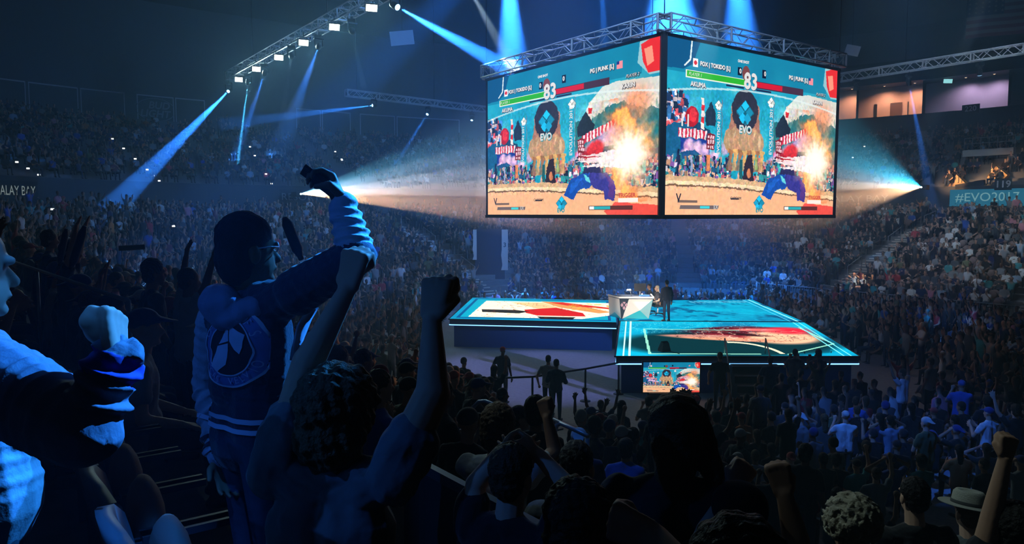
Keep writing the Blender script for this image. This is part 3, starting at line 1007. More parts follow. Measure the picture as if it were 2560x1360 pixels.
# ------------------------------------------------------------------ projectors throwing the picture onto the rear faces
def projector(p, aim, label, power, bands):
    p, aim = Vector(p), Vector(aim)
    t = thing('video_projector', p, label, 'projector')
    d = (aim - p).normalized()
    R = d.to_track_quat('Y', 'Z').to_matrix()
    MB().box(p - d * 0.5, (0.7, 0.9, 0.35), R=R).build('housing', M_PLAST, t)
    R2 = d.to_track_quat('Z', 'Y').to_matrix()
    MB().lathe([(0.0, 0.0), (0.07, 0.0), (0.10, -0.02), (0.12, -0.12)], p, 14, R=R2).build('lens_barrel', M_BLACKM, t)
    MB().lathe([(0.0, 0.004), (0.055, 0.003)], p, 14, R=R2).build('lens', M_LENSP, t)
    L = (aim - p).length
    upd = R @ Vector((0, 0, 1))
    for off, half, col, k in bands:
        o = spot('projector_beam', p + d * 0.06, aim + upd * off * L, power * k, col, 2 * math.degrees(math.atan(0.165)), 0.3, 0.01, t)
        o.scale = (1, half / 0.165, 1)
    o.rotation_euler = o.rotation_euler
    Rl = d.to_track_quat('-Z', 'Y').to_matrix()
    vs = [p + d * 0.08 + Rl @ Vector((sx * 0.012, sy * 0.01, 0)) for sx, sy in ((-1, -1), (1, -1), (1, 1), (-1, 1))]
    Le = (aim - p).length + 0.5
    vs += [p + Rl @ Vector((sx * 0.162 * Le, sy * 0.117 * Le, -Le)) for sx, sy in ((-1, -1), (1, -1), (1, 1), (-1, 1))]
    lb = MB().add(vs, [(0, 1, 2, 3), (4, 7, 6, 5), (0, 4, 5, 1), (1, 5, 6, 2), (2, 6, 7, 3), (3, 7, 4, 0)]).build("light_beam", M_PSHAFT)  # added pyramid of denser haze filling only the projector beam
    tag(lb, "wide fan shaped projector beam " + ("left" if "left" in label else "right") + " of the cube, blue above and orange below", "light beam", kind="stuff")
    return t


pl = W(752, 485, 56.3)
pr = W(2303, 468, 56.6)
cl = (faces[3][0] + faces[3][1]) / 2
crr = (faces[2][0] + faces[2][1]) / 2
projector(pl, Vector((cl.x, cl.y, ZB + HS * 0.42)), 'bright video projector on the far left ledge behind the raised hand', 110000, [(0.082, 0.036, (0.08, 0.30, 0.46), 0.7), (0.035, 0.034, (0.30, 0.46, 0.62), 0.8), (-0.004, 0.022, (0.65, 0.72, 0.85), 1.0), (-0.036, 0.020, (1.0, 0.85, 0.78), 1.0), (-0.080, 0.038, (1.0, 0.58, 0.32), 0.8)])
projector(pr, Vector((crr.x, crr.y, ZB + HS * 0.42)), 'bright video projector on the right ledge above the aisle stairs', 75000, [(0.082, 0.036, (0.02, 0.42, 0.72), 1.0), (0.035, 0.034, (0.08, 0.42, 0.68), 0.9), (-0.004, 0.020, (0.55, 0.68, 0.85), 0.8), (-0.032, 0.016, (1.0, 0.88, 0.78), 0.9), (-0.078, 0.040, (1.0, 0.60, 0.34), 0.75)])


def wash(p, aim, label, power, col, ang):  # unseen wash lamps, added to brighten and tint haze and stands
    p, aim = Vector(p), Vector(aim)
    t = thing('added_wash_lamp', p, label, 'lamp', 'wide wash lamps under the roof')
    d = (aim - p).normalized()
    R = d.to_track_quat('Z', 'Y').to_matrix()
    mb = MB().lathe([(0.0, -0.35), (0.18, -0.32), (0.24, 0.0), (0.22, 0.02), (0.0, 0.0)], p, 14, R=R)
    mb.build('housing', M_PLAST, t)
    MB().lathe([(0.0, 0.012), (0.18, 0.022)], p, 14, R=R).build('lens', M_LENSB, t)
    MB().tube([p, (p.x, p.y, 26.9)], 0.025, 5).build('hanging_rod', M_BLACKM, t)
    spot('added_wash_light', p + d * 0.1, aim, power, col, ang, 1.0, 0.25, t)


for q, a, pw, ang, lab in ((UV(28, 20, 23), UV(27, 50, 4), 36000, 110, 'facing the stand behind the stage'), (UV(34, 18, 23), UV(60, 24, 2), 17000, 70, 'facing the right stand'), (UV(22, 26, 23), UV(-2, 45, 5), 2500, 100, 'facing the far left stand')):
    wash(q, a, 'wide wash lamp under the roof, ' + lab, pw, (0.06, 0.28, 1.0) if 'right' not in lab else (0.46, 0.70, 1.0), ang)

# white key lamps added to brighten the desk, set at the long truss
for i, (q, a, lab) in enumerate(((UV(16.2, 26, 15.6), (5.7, 32.0, 2.1), 'lighting the desk from the left'), (UV(16.2, 12, 15.6), (6.2, 32.2, 2.3), 'lighting the desk from the right'))):
    mover(q, a, 'white key lamp on the long truss, ' + lab, 110000, (1.0, 0.93, 0.88), 9, 0.6, length=0)

wash((1.0, 8.0, 24.0), (4.8, 26.0, 11.6), 'wide wash lamp under the roof, facing the truss on top of the cube', 26000, (0.25, 0.5, 1.0), 40)  # unseen lamp added to brighten the truss on the cube

mover((-4, -8, 14.5), (5.7, 31.6, 1.9), 'white follow spot high behind the near stand, aimed at the player desk', 120000, (1.0, 0.95, 0.9), 3.6, 0.6, length=0, hang=12)  # unseen spot added to brighten the desk front
# ------------------------------------------------------------------ the stage: three platforms with LED floors
ZS = 1.25


def paint_floor(kind):
    cv = Canvas(300, 225, 4 / 3)
    x, y = cv.x, cv.y
    n1, n2, n3 = cv.noise(3, 21 + kind), cv.noise(9, 31 + kind), cv.noise(22, 41 + kind)
    base = np.stack([0.0 + 0.05 * n2, 0.42 + 0.30 * n1, 0.62 + 0.25 * n1], -1)
    cv.c[:] = base
    if kind == 0:      # left wing: cream panel with red, tan and dark sweeps
        cv.rect(0.03, 0.05, 0.97, 0.95, (0.02, 0.30, 0.55))
        cv.rect(0.05, 0.08, 0.955, 0.92, (0.03, 0.62, 0.75))
        cv.poly([(0.12, 0.16), (0.985, 0.16), (0.985, 0.72), (0.80, 0.90), (0.10, 0.90)], (0.99, 0.95, 0.86))
        cv.poly([(0.30, 0.22), (0.52, 0.20), (0.68, 0.52), (0.66, 0.62), (0.50, 0.50)], (0.90, 0.78, 0.58))
        cv.poly([(0.50, 0.14), (0.66, 0.16), (0.98, 0.60), (0.90, 0.66), (0.64, 0.42)], (0.84, 0.58, 0.34))
        cv.poly([(0.42, 0.56), (0.62, 0.44), (0.80, 0.66), (0.82, 0.80), (0.52, 0.80), (0.44, 0.70)], (0.78, 0.10, 0.10))
        cv.poly([(0.56, 0.18), (0.66, 0.17), (0.98, 0.40), (0.97, 0.46), (0.70, 0.34)], (0.80, 0.16, 0.12))
        cv.poly([(0.14, 0.58), (0.36, 0.58), (0.46, 0.64), (0.40, 0.73), (0.16, 0.70)], (0.14, 0.14, 0.13))
        cv.poly([(0.52, 0.84), (0.76, 0.84), (0.74, 0.93), (0.55, 0.93)], (0.10, 0.12, 0.12))
        cv.put(((n3 > 0.60) & (x > 0.70) & (x < 0.98) & (y > 0.2) & (y < 0.55)).astype(float), (0.85, 0.70, 0.20), 0.8)
        cv.put(((np.abs(n2 - 0.5) < 0.012) & (x > 0.12) & (x < 0.98) & (y > 0.16) & (y < 0.9)).astype(float), (0.55, 0.25, 0.15), 0.6)
    elif kind == 1:    # rear platform: rippled teal with white ticks
        cv.put(np.clip((n2 - 0.52) * 5, 0, 1), (0.01, 0.22, 0.42), 0.75)
        cv.put(np.clip((n3 - 0.60) * 8, 0, 1), (0.10, 0.70, 0.85), 0.6)
        rs = np.random.RandomState(3)
        for _ in range(60):
            a, b = rs.rand(), rs.rand()
            cv.poly([(a, b), (a + 0.05, b + 0.015), (a + 0.05, b + 0.022)], (0.35, 0.80, 0.95), 0.5)
        for i in range(12):
            cv.poly([(0.52 + i * 0.035, 0.06), (0.55 + i * 0.035, 0.17), (0.558 + i * 0.035, 0.17), (0.53 + i * 0.035, 0.06)], (0.55, 0.90, 1.0), 0.8)
        cv.put((np.abs(x - 0.97) < 0.006).astype(float), (0.5, 0.9, 1)); cv.put((np.abs(x - 0.93) < 0.004).astype(float), (0.3, 0.8, 1))
    else:              # front platform: dark panel, red and flesh swirl, pale frame lines
        cv.put(np.clip((n1 - 0.35) * 3, 0, 1), (0.05, 0.78, 0.92), 0.5)
        cv.poly([(0.14, 0.30), (0.92, 0.24), (0.97, 0.66), (0.90, 0.93), (0.14, 0.93)], (0.02, 0.42, 0.55))
        cv.put(np.clip(1.25 - np.hypot((x - 0.50) / 0.44, (y - 0.68) / 0.30), 0, 0.25) * 4, (0.02, 0.17, 0.20), 0.95)
        cv.ell(0.66, 0.40, 0.32, 0.27, (0.50, 0.10, 0.16), 1, soft=0.3, rot=0.06)
        cv.ell(0.56, 0.30, 0.30, 0.13, (0.30, 0.06, 0.12), 0.9, soft=0.4, rot=-0.12)
        cv.ell(0.78, 0.52, 0.20, 0.22, (0.98, 0.74, 0.60), 1, soft=0.3)
        cv.ell(0.50, 0.56, 0.32, 0.07, (0.90, 0.60, 0.48), 1, soft=0.4, rot=0.20)
        cv.ell(0.38, 0.48, 0.22, 0.05, (0.75, 0.52, 0.48), 1, soft=0.4, rot=0.05)
        cv.ell(0.62, 0.44, 0.14, 0.05, (0.15, 0.04, 0.08), 0.9, soft=0.5, rot=0.3)
        cv.ell(0.85, 0.30, 0.15, 0.15, (0.88, 0.13, 0.22), 0.95, soft=0.5)
        cv.ell(0.70, 0.28, 0.16, 0.06, (0.92, 0.45, 0.45), 0.9, soft=0.5)
        cv.put(((np.abs(n2 - 0.5) < 0.02) & (np.hypot((x - 0.66) / 0.3, (y - 0.45) / 0.2) < 1)).astype(float), (0.95, 0.75, 0.68), 0.7)
        cv.put(((np.abs(n3 - 0.5) < 0.02) & (np.hypot((x - 0.60) / 0.34, (y - 0.48) / 0.2) < 1)).astype(float), (0.08, 0.03, 0.06), 0.6)
        th = np.abs(np.hypot((x - 0.50) / 0.20, (y - 1.02) / 0.36) - 1)
        cv.put(((th < 0.05) & (x > 0.5) & (y > 0.6) & (y < 0.95)).astype(float), (0.85, 0.85, 0.75))
        for pts in ([(0.125, 0.27), (0.14, 0.95)], [(0.125, 0.27), (0.60, 0.30)], [(0.14, 0.95), (0.60, 0.955)], [(0.93, 0.20), (0.975, 0.70)], [(0.975, 0.70), (0.72, 0.96)]):
            (xa, ya), (xb, yb) = pts
            dxx, dyy = xb - xa, yb - ya
            t = np.clip(((x - xa) * dxx + (y - ya) * dyy) / (dxx ** 2 + dyy ** 2), 0, 1)
            cv.put((np.hypot((x - xa - t * dxx), (y - ya - t * dyy) * 0.7) < 0.006).astype(float), (0.60, 0.92, 0.82), 0.9)
        for q in (0.03, 0.055): cv.put((np.abs(x - q) < 0.0035).astype(float), (0.75, 0.98, 0.95))
        for q in (0.97, 0.94): cv.put((np.abs(x - q) < 0.0035).astype(float), (0.45, 0.90, 1.0))
        cv.put(((np.abs(n3 - 0.5) < 0.012) & (y < 0.4) & (x < 0.75)).astype(float), (0.5, 0.95, 1.0), 0.6)
    return np.clip(cv.c, 0, 1)


M_LEDSTRIP = emat('blue_led_strip', (0.10, 0.42, 1.0), 2.2)
M_LEDSTRIPW = emat('white_blue_led_strip', (0.16, 0.45, 1.0), 3.2)


def platform(label, quad, kind, led_edges, skirt_edges):
    """quad: back-left, back-right, front-right, front-left on the stage top"""
    q = [Vector((p.x, p.y, 0)) for p in quad]
    c = sum(q, Vector()) / 4
    t = thing('stage_platform', (c.x, c.y, 0), label, 'stage')
    poly = [(p.x, p.y) for p in (q[3], q[2], q[1], q[0])]
    MB().prism(poly, ZS - 0.30, ZS - 0.012).build('deck', M_DECK, t)
    inner = [(c + (p - c) * 0.955) for p in q]
    picture_grid(paint_floor(kind), lambda s, tt: {(0, 0): q[0], (1, 0): q[1], (1, 1): q[2], (0, 1): q[3]}[(s, tt)] + Vector((0, 0, ZS)), 'led_floor', M_LEDFL, t)
    ipoly = [(p.x, p.y) for p in (inner[3], inner[2], inner[1], inner[0])]
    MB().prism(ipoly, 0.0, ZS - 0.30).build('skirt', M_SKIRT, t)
    for i, j in led_edges:
        a, b = q[i], q[j]
        n = Vector((b.y - a.y, a.x - b.x, 0)).normalized()
        if n.dot((a + b) / 2 - c) < 0: n = -n
        MB().beam(a + n * 0.012 + Vector((0, 0, ZS - 0.26)), b + n * 0.012 + Vector((0, 0, ZS - 0.26)), 0.02, 0.035).build('light_strip', M_LEDSTRIPW, t)
        MB().beam(a + n * 0.03 + Vector((0, 0, ZS - 0.02)), b + n * 0.03 + Vector((0, 0, ZS - 0.02)), 0.06, 0.05).build('edge_trim', M_BLACKM, t)
    return t


qa = [G(1182, 744, ZS), G(1532, 751, ZS), G(1541, 806, ZS), G(1124, 797, ZS)]
qc = [G(1552, 803, ZS), G(2010, 806, ZS), G(2147, 890, ZS), G(1540, 890, ZS)]
qb = [G(1538, 752, ZS), G(1880, 749, ZS), G(2008, 803.5, ZS), G(1548, 801, ZS)]
platform('left wing of the stage with a cream, red and tan lit floor', qa, 0, [(2, 3), (3, 0)], [])
platform('rear right stage platform with a rippled teal lit floor', qb, 1, [(1, 2)], [])
front = platform('front right stage platform with a red swirl on its lit floor', qc, 2, [(2, 3), (3, 0), (1, 2)], [])

# front steps and the monitor let into the front skirt
fy = qc[3].y
ex = (qc[2] - qc[3]); ex.z = 0; ex.normalize()
ny = Vector((ex.y, -ex.x, 0))
sp = thing('stage_steps', G(1862, 988, 0), 'dark steps with two pale handrails up to the stage front', 'stairs')
s0 = Vector((G(1812, 902, 0.98).x, fy, 0))
s1x = G(1925, 902, 0.98).x
mb = MB()
for k in range(4):
    z = 0.25 * (k + 1)
    yb = fy - 0.02 + 0.30
    yf = fy - 0.28 * (4 - k)
    o = MB().box(((s0.x + s1x) / 2, (yb + yf) / 2, z - 0.125), (s1x - s0.x, yb - yf, 0.25)).build('step', M_DARK, sp)
    MB().box(((s0.x + s1x) / 2, yf - 0.005, z - 0.02), (s1x - s0.x, 0.02, 0.04)).build('nosing', mat('nosing_grey', (0.5, 0.52, 0.58), 0.5), sp)
for (pa, pb) in (((1812, 846), (1829, 965)), ((1914, 846), (1942, 966))):
    yb = fy - 0.05
    da = (fy - 0.05) / 1.0
    a = W(pa[0], pa[1], 23.9); b = W(pb[0], pb[1], 22.7)
    mb = MB().tube([a, b], 0.025, 8)
    mb.tube([b, (b.x, b.y, 0.0)], 0.02, 6)
    mb.tube([a, (a.x, a.y, ZS)], 0.02, 6)
    mb.build('handrail', M_RAIL, sp)
mn = thing('floor_monitor', (G(1678, 990, 0).x, fy - 0.2, 0), 'bright monitor let into the stage front, beside the steps', 'monitor')
ml, mr = G(1608, 985, 0).x, 0
pa, pb = W(1608, 905, 23.0), W(1749, 981, 23.0)
ymn = pa.y - 0.05
cx, cz = (pa.x + pb.x) / 2, (pa.z + pb.z) / 2
ww, hh_ = pb.x - pa.x, pa.z - pb.z
MB().box((cx, ymn + 0.06, cz), (ww + 0.08, 0.08, hh_ + 0.08)).build('casing', M_PLAST, mn)
MB().box((cx, ymn + 0.06, (cz - hh_ / 2) / 2), (ww * 0.8, 0.3, max(0.1, cz - hh_ / 2 - 0.03))).build('stand', M_PLAST, mn)
picture_grid(GAME[::2, ::2] * 0.95, lambda s, t: Vector((cx - ww / 2 + s * ww, ymn, cz + hh_ / 2 - t * hh_)), 'screen', M_SCREEN, mn)

# wedge monitor at the stage lip
wp = G(1660, 878, ZS)
ws = thing('stage_wedge_speaker', wp, 'small black wedge speaker lying on the stage lip above the monitor', 'speaker')
mb = MB()
prof_ = [(-0.25, 0.0), (0.22, 0.0), (0.25, 0.12), (0.0, 0.52), (-0.2, 0.45)]
R_ = Matrix.Rotation(0.35, 3, 'Z')
vs = [wp + R_ @ Vector((sx * 0.17 * (1 - 0.1 * i), a * 0.65, b * 0.65 + 0.002)) for sx in (-1, 1) for i, (a, b) in enumerate(prof_)]
mb.add(vs, [(0, 1, 2, 3, 4), (9, 8, 7, 6, 5)] + [(i, 5 + i, 5 + (i + 1) % 5, (i + 1) % 5) for i in range(5)])
mb.build('cabinet', M_PLAST, ws)
MB().tube([wp + Vector((0.1, 0, 0.01)), wp + Vector((0.25, -0.2, 0.01)), wp + Vector((0.4, -0.5, 0.01))], 0.012, 5).build('cable', M_PLAST, ws)

# commentary desk: pale faceted front, dark top
dp = G(1582, 797, ZS)
M_DESKW = mat('desk_white_panel', (0.75, 0.72, 0.68), 0.4)
M_DESKT = mat('desk_teal_panel', (0.06, 0.55, 0.60), 0.4)
M_DESKD = mat('desk_dark_panel', (0.03, 0.04, 0.06), 0.4)
desk = thing('player_desk', dp, 'angular white and teal player desk on the stage', 'desk')
k = dp.y / F_PX
X = lambda px: W(px, 760, dp.y).x
zt = ZS + 0.98
bot = [(X(1532), dp.y + 0.9), (X(1555), dp.y), (X(1624), dp.y - 0.05), (X(1632), dp.y + 1.0)]
top = [(X(1529), dp.y + 0.9), (X(1549), dp.y - 0.12), (X(1634), dp.y - 0.2), (X(1640), dp.y + 1.0)]
zb_, z1 = ZS + 0.005, zt - 0.10
V3 = lambda p, z: Vector((p[0], p[1], z))
lerp = lambda a, b, t: a + (b - a) * t
# left facet: white over a teal wedge
A0, A1, B0, B1 = V3(bot[0], zb_), V3(bot[1], zb_), V3(top[0], z1), V3(top[1], z1)
C0, D0 = V3(bot[2], zb_), V3(top[2], z1)
E0, F0 = V3(bot[3], zb_), V3(top[3], z1)
mb = MB()
md = lerp(lerp(A0, B0, 0.0), lerp(A1, B1, 0.55), 0.5)
mb.add([A0, md, B0], [(0, 1, 2)], 0); mb.add([B0, md, B1], [(0, 1, 2)], 0); mb.add([md, A1, B1], [(0, 1, 2)], 0); mb.add([A0, A1, md], [(0, 1, 2)], 1)
mb.build('side_panel', [M_DESKW, M_DESKT], desk)
mb = MB()
q1, q2 = lerp(A1, C0, 0.04), lerp(B1, D0, 0.28)
mb.add([A1, q1, q2, B1], [(0, 1, 2, 3)], 0)
o = mb.build('emblem_panel', M_DESKD, desk)
mb = MB()
ec = lerp(lerp(A1, B1, 0.7), lerp(C0, D0, 0.7), 0.13) + Vector((0, -0.02, 0))
hx = (D0 - B1).normalized()
for sx, sz in ((0, 0.13), (-0.09, 0), (0.09, 0), (0, -0.13)):
    c = ec + hx * sx + Vector((0, 0, sz))
    mb.add([c + Vector((0, 0, -0.10)), c + hx * 0.065, c + Vector((0, 0, 0.10)), c - hx * 0.065], [(0, 1, 2, 3)])
mb.build('emblem', mat('emblem_pink', (0.5, 0.3, 0.38), 0.5), o)
mb = MB()
pk = lerp(lerp(A1, C0, 0.62), lerp(B1, D0, 0.62), 0.45) + Vector((0, -0.12, 0))
tl, tr = q2, lerp(B1, D0, 0.98)
mb.add([q1, pk, tl], [(0, 1, 2)], 0); mb.add([tl, pk, tr], [(0, 1, 2)], 0)
mb.add([q1, C0, pk], [(0, 1, 2)], 1); mb.add([pk, C0, tr], [(0, 1, 2)], 2)
mb.build('front_panel', [M_DESKW, M_DESKT, mat('desk_pale_teal', (0.35, 0.62, 0.64), 0.4)], desk)
mb = MB()
mb.add([C0, E0, F0, D0], [(0, 1, 2, 3)]); mb.add([tr, C0, D0], [(0, 1, 2)]); mb.add([E0, A0, B0, F0], [(0, 1, 2, 3)])
mb.build('rear_panel', M_DESKD, desk)
tp = [(x, y) for x, y in (top[1], top[2], top[3], top[0])]
MB().prism(tp, z1, zt - 0.02).build('desk_top', M_DESKD, desk)
mb = MB()
for i, j in ((0, 1), (1, 2), (2, 3)):
    mb.beam(V3(top[i], zt - 0.03), V3(top[j], zt - 0.03), 0.05, 0.07)
mb.build('edge_rim', mat('rim_white', (0.85, 0.85, 0.85), 0.4), desk)
# things on the desk
mc = W(1600, 740, dp.y + 0.55)
mt = thing('desk_monitor', (mc.x, mc.y, zt - 0.02), 'thin flat monitor standing on the player desk', 'monitor')
MB().box((mc.x, mc.y, zt + 0.36), (0.52, 0.04, 0.34)).build('screen', M_PLAST, mt)
MB().tube([(mc.x, mc.y + 0.03, zt - 0.018), (mc.x, mc.y + 0.03, zt + 0.3)], 0.02, 6).build('stand', M_STEEL, mt)
mc = W(1574, 745, dp.y + 0.35)
lt = thing('desk_microphone', (mc.x, mc.y, zt - 0.02), 'small pale gooseneck microphone on the player desk', 'microphone')
MB().tube([(mc.x + 0.08, mc.y, zt - 0.018), (mc.x + 0.05, mc.y, zt + 0.12), (mc.x, mc.y, zt + 0.25)], 0.018, 6).build('stem', M_RAIL, lt)
MB().box((mc.x - 0.03, mc.y, zt + 0.27), (0.18, 0.06, 0.06)).build('head', M_WHITE, lt)
mc = W(1611, 742, dp.y + 0.15)
gp = thing('game_controller', (mc.x, mc.y, zt - 0.018), 'dark blue arcade stick lying on the player desk', 'controller')
MB().box((mc.x, mc.y, zt + 0.02), (0.42, 0.28, 0.075)).build('case', mat('stick_blue', (0.03, 0.12, 0.35), 0.5), gp)
MB().ell((mc.x - 0.1, mc.y, zt + 0.10), (0.035, 0.035, 0.035)).build('ball_top', M_WHITE, gp)
# ------------------------------------------------------------------ walls, boards, signs, suites
def ring_hit(px, d, py=500):
    """plan point where photo column px meets the bowl curve at offset d (far side)"""
    r = FWD + (px - 1280) / F_PX * RGT + (680 - py) / F_PX * UPV
    pts = ring(d, 24)
    best = None
    for i in range(len(pts)):
        a, b = pts[i], pts[(i + 1) % len(pts)]
        a, b = UV(*a), UV(*b)
        den = r.x * (b.y - a.y) - r.y * (b.x - a.x)
        if abs(den) < 1e-9: continue
        t = (a.x * (b.y - a.y) - a.y * (b.x - a.x)) / den
        s = (a.x * r.y - a.y * r.x) / den
        if t > 1 and -1e-6 <= s <= 1 + 1e-6 and (best is None or t > best[0]):
            best = (t, Vector((r.x * t, r.y * t, 0)))
    return best[1]


def wall_panel(mb, px0, px1, d, z0, z1, th=0.06, mi=0, n=6):
    """a board following the curve of the wall"""
    q = [ring_hit(px0 + (px1 - px0) * i / n, d) for i in range(n + 1)]
    qi = [ring_hit(px0 + (px1 - px0) * i / n, d - th) for i in range(n + 1)]
    vs = [(p.x, p.y, z) for z in (z0, z1) for p in q] + [(p.x, p.y, z) for z in (z0, z1) for p in qi]
    m = n + 1
    fs = []
    for i in range(n):
        fs += [(2 * m + i, 2 * m + i + 1, 3 * m + i + 1, 3 * m + i), (i + 1, i, m + i, m + i + 1), (m + i, 3 * m + i, 3 * m + i + 1, m + i + 1), (i, i + 1, 2 * m + i + 1, 2 * m + i)]
    fs += [(0, 2 * m, 3 * m, m), (n, m + n, 3 * m + n, 2 * m + n)]
    mb.add(vs, fs, mi)
    return qi[n // 2], (qi[-1] - qi[0]).normalized()


M_PANEL = mat('advert_panel', (0.05, 0.055, 0.065), 0.5)
M_PFRAME = mat('panel_frame', (0.55, 0.58, 0.62), 0.5)
M_SIGNW = mat('sign_lettering', (0.75, 0.77, 0.78), 0.5)
M_SIGND = mat('sign_board_dark', (0.02, 0.025, 0.03), 0.5)
M_LOGO = mat('panel_lettering', (0.25, 0.30, 0.34), 0.5)
plist = [(-70, 78, 'leftmost in the picture, cut by its edge'), (85, 207, 'second in from the left edge'), (213, 322, 'third in from the left edge'), (352, 443, 'with the drink name'), (447, 520, 'just right of the drink name'), (745, 806, 'first one right of the two left beams'), (809, 880, 'below the left end of the silver truss'), (903, 990, 'under the silver truss'), (994, 1150, 'nearest to the cube')]
for a, b, lab in plist:
    c = ring_hit((a + b) / 2, 44.8)
    t = thing('wall_board', (c.x, c.y, 14.9), 'dark framed advert board high on the far wall, ' + lab, 'sign', 'advert boards on the upper wall')
    mb = MB()
    mid, xd = wall_panel(mb, a, b, 44.9, 14.95, 17.65)
    mb.build('board', M_PANEL, t)
    mb = MB()
    for z in (14.9, 17.6): wall_panel(mb, a, b, 44.84, z, z + 0.12)
    w_ = (b - a) * 0.02
    wall_panel(mb, a, a + 2.2, 44.84, 15.0, 17.62, n=1); wall_panel(mb, b - 2.2, b, 44.84, 15.0, 17.62, n=1)
    mb.build('frame', M_PFRAME, t)
    if 'drink' in lab and a == 352:
        mb = MB()
        n_ = Vector((xd.y, -xd.x, 0))
        o = Vector((mid.x, mid.y, 16.3)) + n_ * 0.08
        add_text(mb, 'BUD', o + Vector((0, 0, 0.42)) + xd * 0.3, xd, (0, 0, 1), 1.0, bold=0.03, shear=0.2)
        add_text(mb, 'LIGHT', o - Vector((0, 0, 0.42)) - xd * 0.1, xd, (0, 0, 1), 1.0, bold=0.03, shear=0.2)
        mb.build('lettering', M_LOGO, t)
        mb = MB()
        mb.tube([o + xd * (1.85 * math.cos(s)) + Vector((0, 0, 1.12 * math.sin(s))) for s in np.linspace(0.5, 5.9, 30)], 0.05, 4)
        mb.build('logo_ring', M_LOGO, t)


# ribbon boards on the ledge between lower and upper stand
def ribbon_text(name, s, pxa, pxb, label, z=7.12, size=0.78, board=None, m=M_SIGNW):
    d = 19.50
    c = ring_hit((pxa + pxb) / 2, d)
    a, b = ring_hit(pxa, d), ring_hit(pxb, d)
    xd = (b - a).normalized()
    n_ = Vector((xd.y, -xd.x, 0))
    L = (b - a).length
    t = thing(name, (c.x, c.y, 6.5), label, 'sign')
    mb = MB()
    if board: wall_panel(mb, board[0], board[1], d, 6.42, 7.72, 0.05)
    else: wall_panel(mb, pxa - 6, pxb + 6, d, 6.45, 7.7, 0.04)
    mb.build('board', board[2] if board else M_SIGND, t)
    vs, fs = text_mesh(s, size, 0.015)
    w_ = max(v.x for v in vs) - min(v.x for v in vs)
    k = L / w_
    o = Vector((c.x, c.y, z)) + n_ * 0.09
    if (a - b).length < 2.0 or True:
        mb = MB()
        # bend the line of letters to the curve of the ledge
        out = []
        x0 = min(v.x for v in vs)
        for v in vs:
            f_ = (v.x - x0) / w_
            p = ring_hit(pxa + (pxb - pxa) * f_, d - 0.09)
            out.append((p.x, p.y, z + v.y))
        mb.add(out, fs)
        mb.build('lettering', m, t)
    return t


M_RIBL = emat('ribbon_letters_dim', (0.16, 0.22, 0.25), 1.0)
M_RIBLED = emat('ribbon_led_blue', (0.02, 0.15, 0.28), 1.0)
M_RIBLEDT = emat('ribbon_led_letters', (0.16, 0.38, 0.48), 1.0)
ribbon_text('ribbon_sign', 'MANDALAY BAY', 1990, 2221, 'dark ribbon sign reading MANDALAY BAY, right of the cube', m=M_RIBL)
ribbon_text('ribbon_sign', 'MANDALAY BAY', -55, 90, 'dark ribbon sign ending in BAY at the far left of the hall', m=M_RIBL)
ribbon_text('ribbon_sign', 'RESORT', 705, 800, 'faint ribbon sign reading RESORT behind the raised hand', m=mat('dim_letter', (0.3, 0.33, 0.36), 0.5))
ribbon_text('ribbon_screen', '#EVO2017', 2388, 2548, 'blue lit ribbon screen reading #EVO2017', size=0.95, z=7.08, board=(2374, 2640, M_RIBLED), m=M_RIBLEDT)


def number_sign(txt, px, py, d, w, h, label):
    p = W(px, py, d)
    xd = Vector((UY, -UX, 0))
    n_ = Vector((-UX, -UY, 0))
    t = thing('section_sign', p, label, 'sign')
    R = Matrix((xd, -n_, Vector((0, 0, 1)))).transposed()
    MB().box(p, (w, 0.08, h), R=R).build('board', M_SIGND, t)
    mb = MB()
    add_text(mb, txt, p + n_ * 0.06, xd, (0, 0, 1), h * 0.85, bold=0.015)
    mb.build('lettering', mat('sign_number', (0.7, 0.75, 0.78), 0.5), t)
    MB().beam(p - n_ * 0.02, p - n_ * 0.35, 0.1, 0.3).build('bracket', M_SIGND, t)


def on_bowl(px, py, d):
    """depth at which column px meets offset d"""
    c = ring_hit(px, d, py)
    return (c - Vector((0, 0, 0))).dot(Vector((0, math.cos(PITCH), 0))) + (CAM.z - 0) * 0


def at_bowl(px, py, d):
    c = ring_hit(px, d, py)
    r = FWD + (px - 1280) / F_PX * RGT + (680 - py) / F_PX * UPV
    return c.y / r.y


number_sign('119', 2508, 461, at_bowl(2508, 461, 19.3), 1.15, 0.85, 'dark section sign reading 119 above the blue ribbon screen')
number_sign('220', 2427, 272, at_bowl(2427, 272, 41.6), 1.7, 0.9, 'dark section sign reading 220 under the suites')

# suites above the right stand: parapet, back walls, partitions, soffit
mb = MB()
wall_panel(mb, 2040, 2660, 41.9, 14.2, 16.75, 0.25, n=16)
tag(mb.build('wall_parapet', M_SIGND), kind='structure')
mb = MB()
wall_panel(mb, 2040, 2296, 44.9, 14.8, 20.4, 0.1, n=10)
tag(mb.build('wall_suite', M_TAN), kind='structure')
mb = MB()
wall_panel(mb, 2303, 2508, 44.9, 14.8, 20.4, 0.1, n=10)
tag(mb.build('wall_suite', M_LILAC), kind='structure')
mb = MB()
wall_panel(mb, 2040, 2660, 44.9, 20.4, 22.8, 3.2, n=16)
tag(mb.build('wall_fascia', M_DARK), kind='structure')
mb = MB()
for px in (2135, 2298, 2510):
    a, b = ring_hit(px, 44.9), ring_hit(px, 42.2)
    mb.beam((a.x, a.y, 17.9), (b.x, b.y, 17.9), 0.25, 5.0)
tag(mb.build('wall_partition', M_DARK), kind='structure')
k = 1
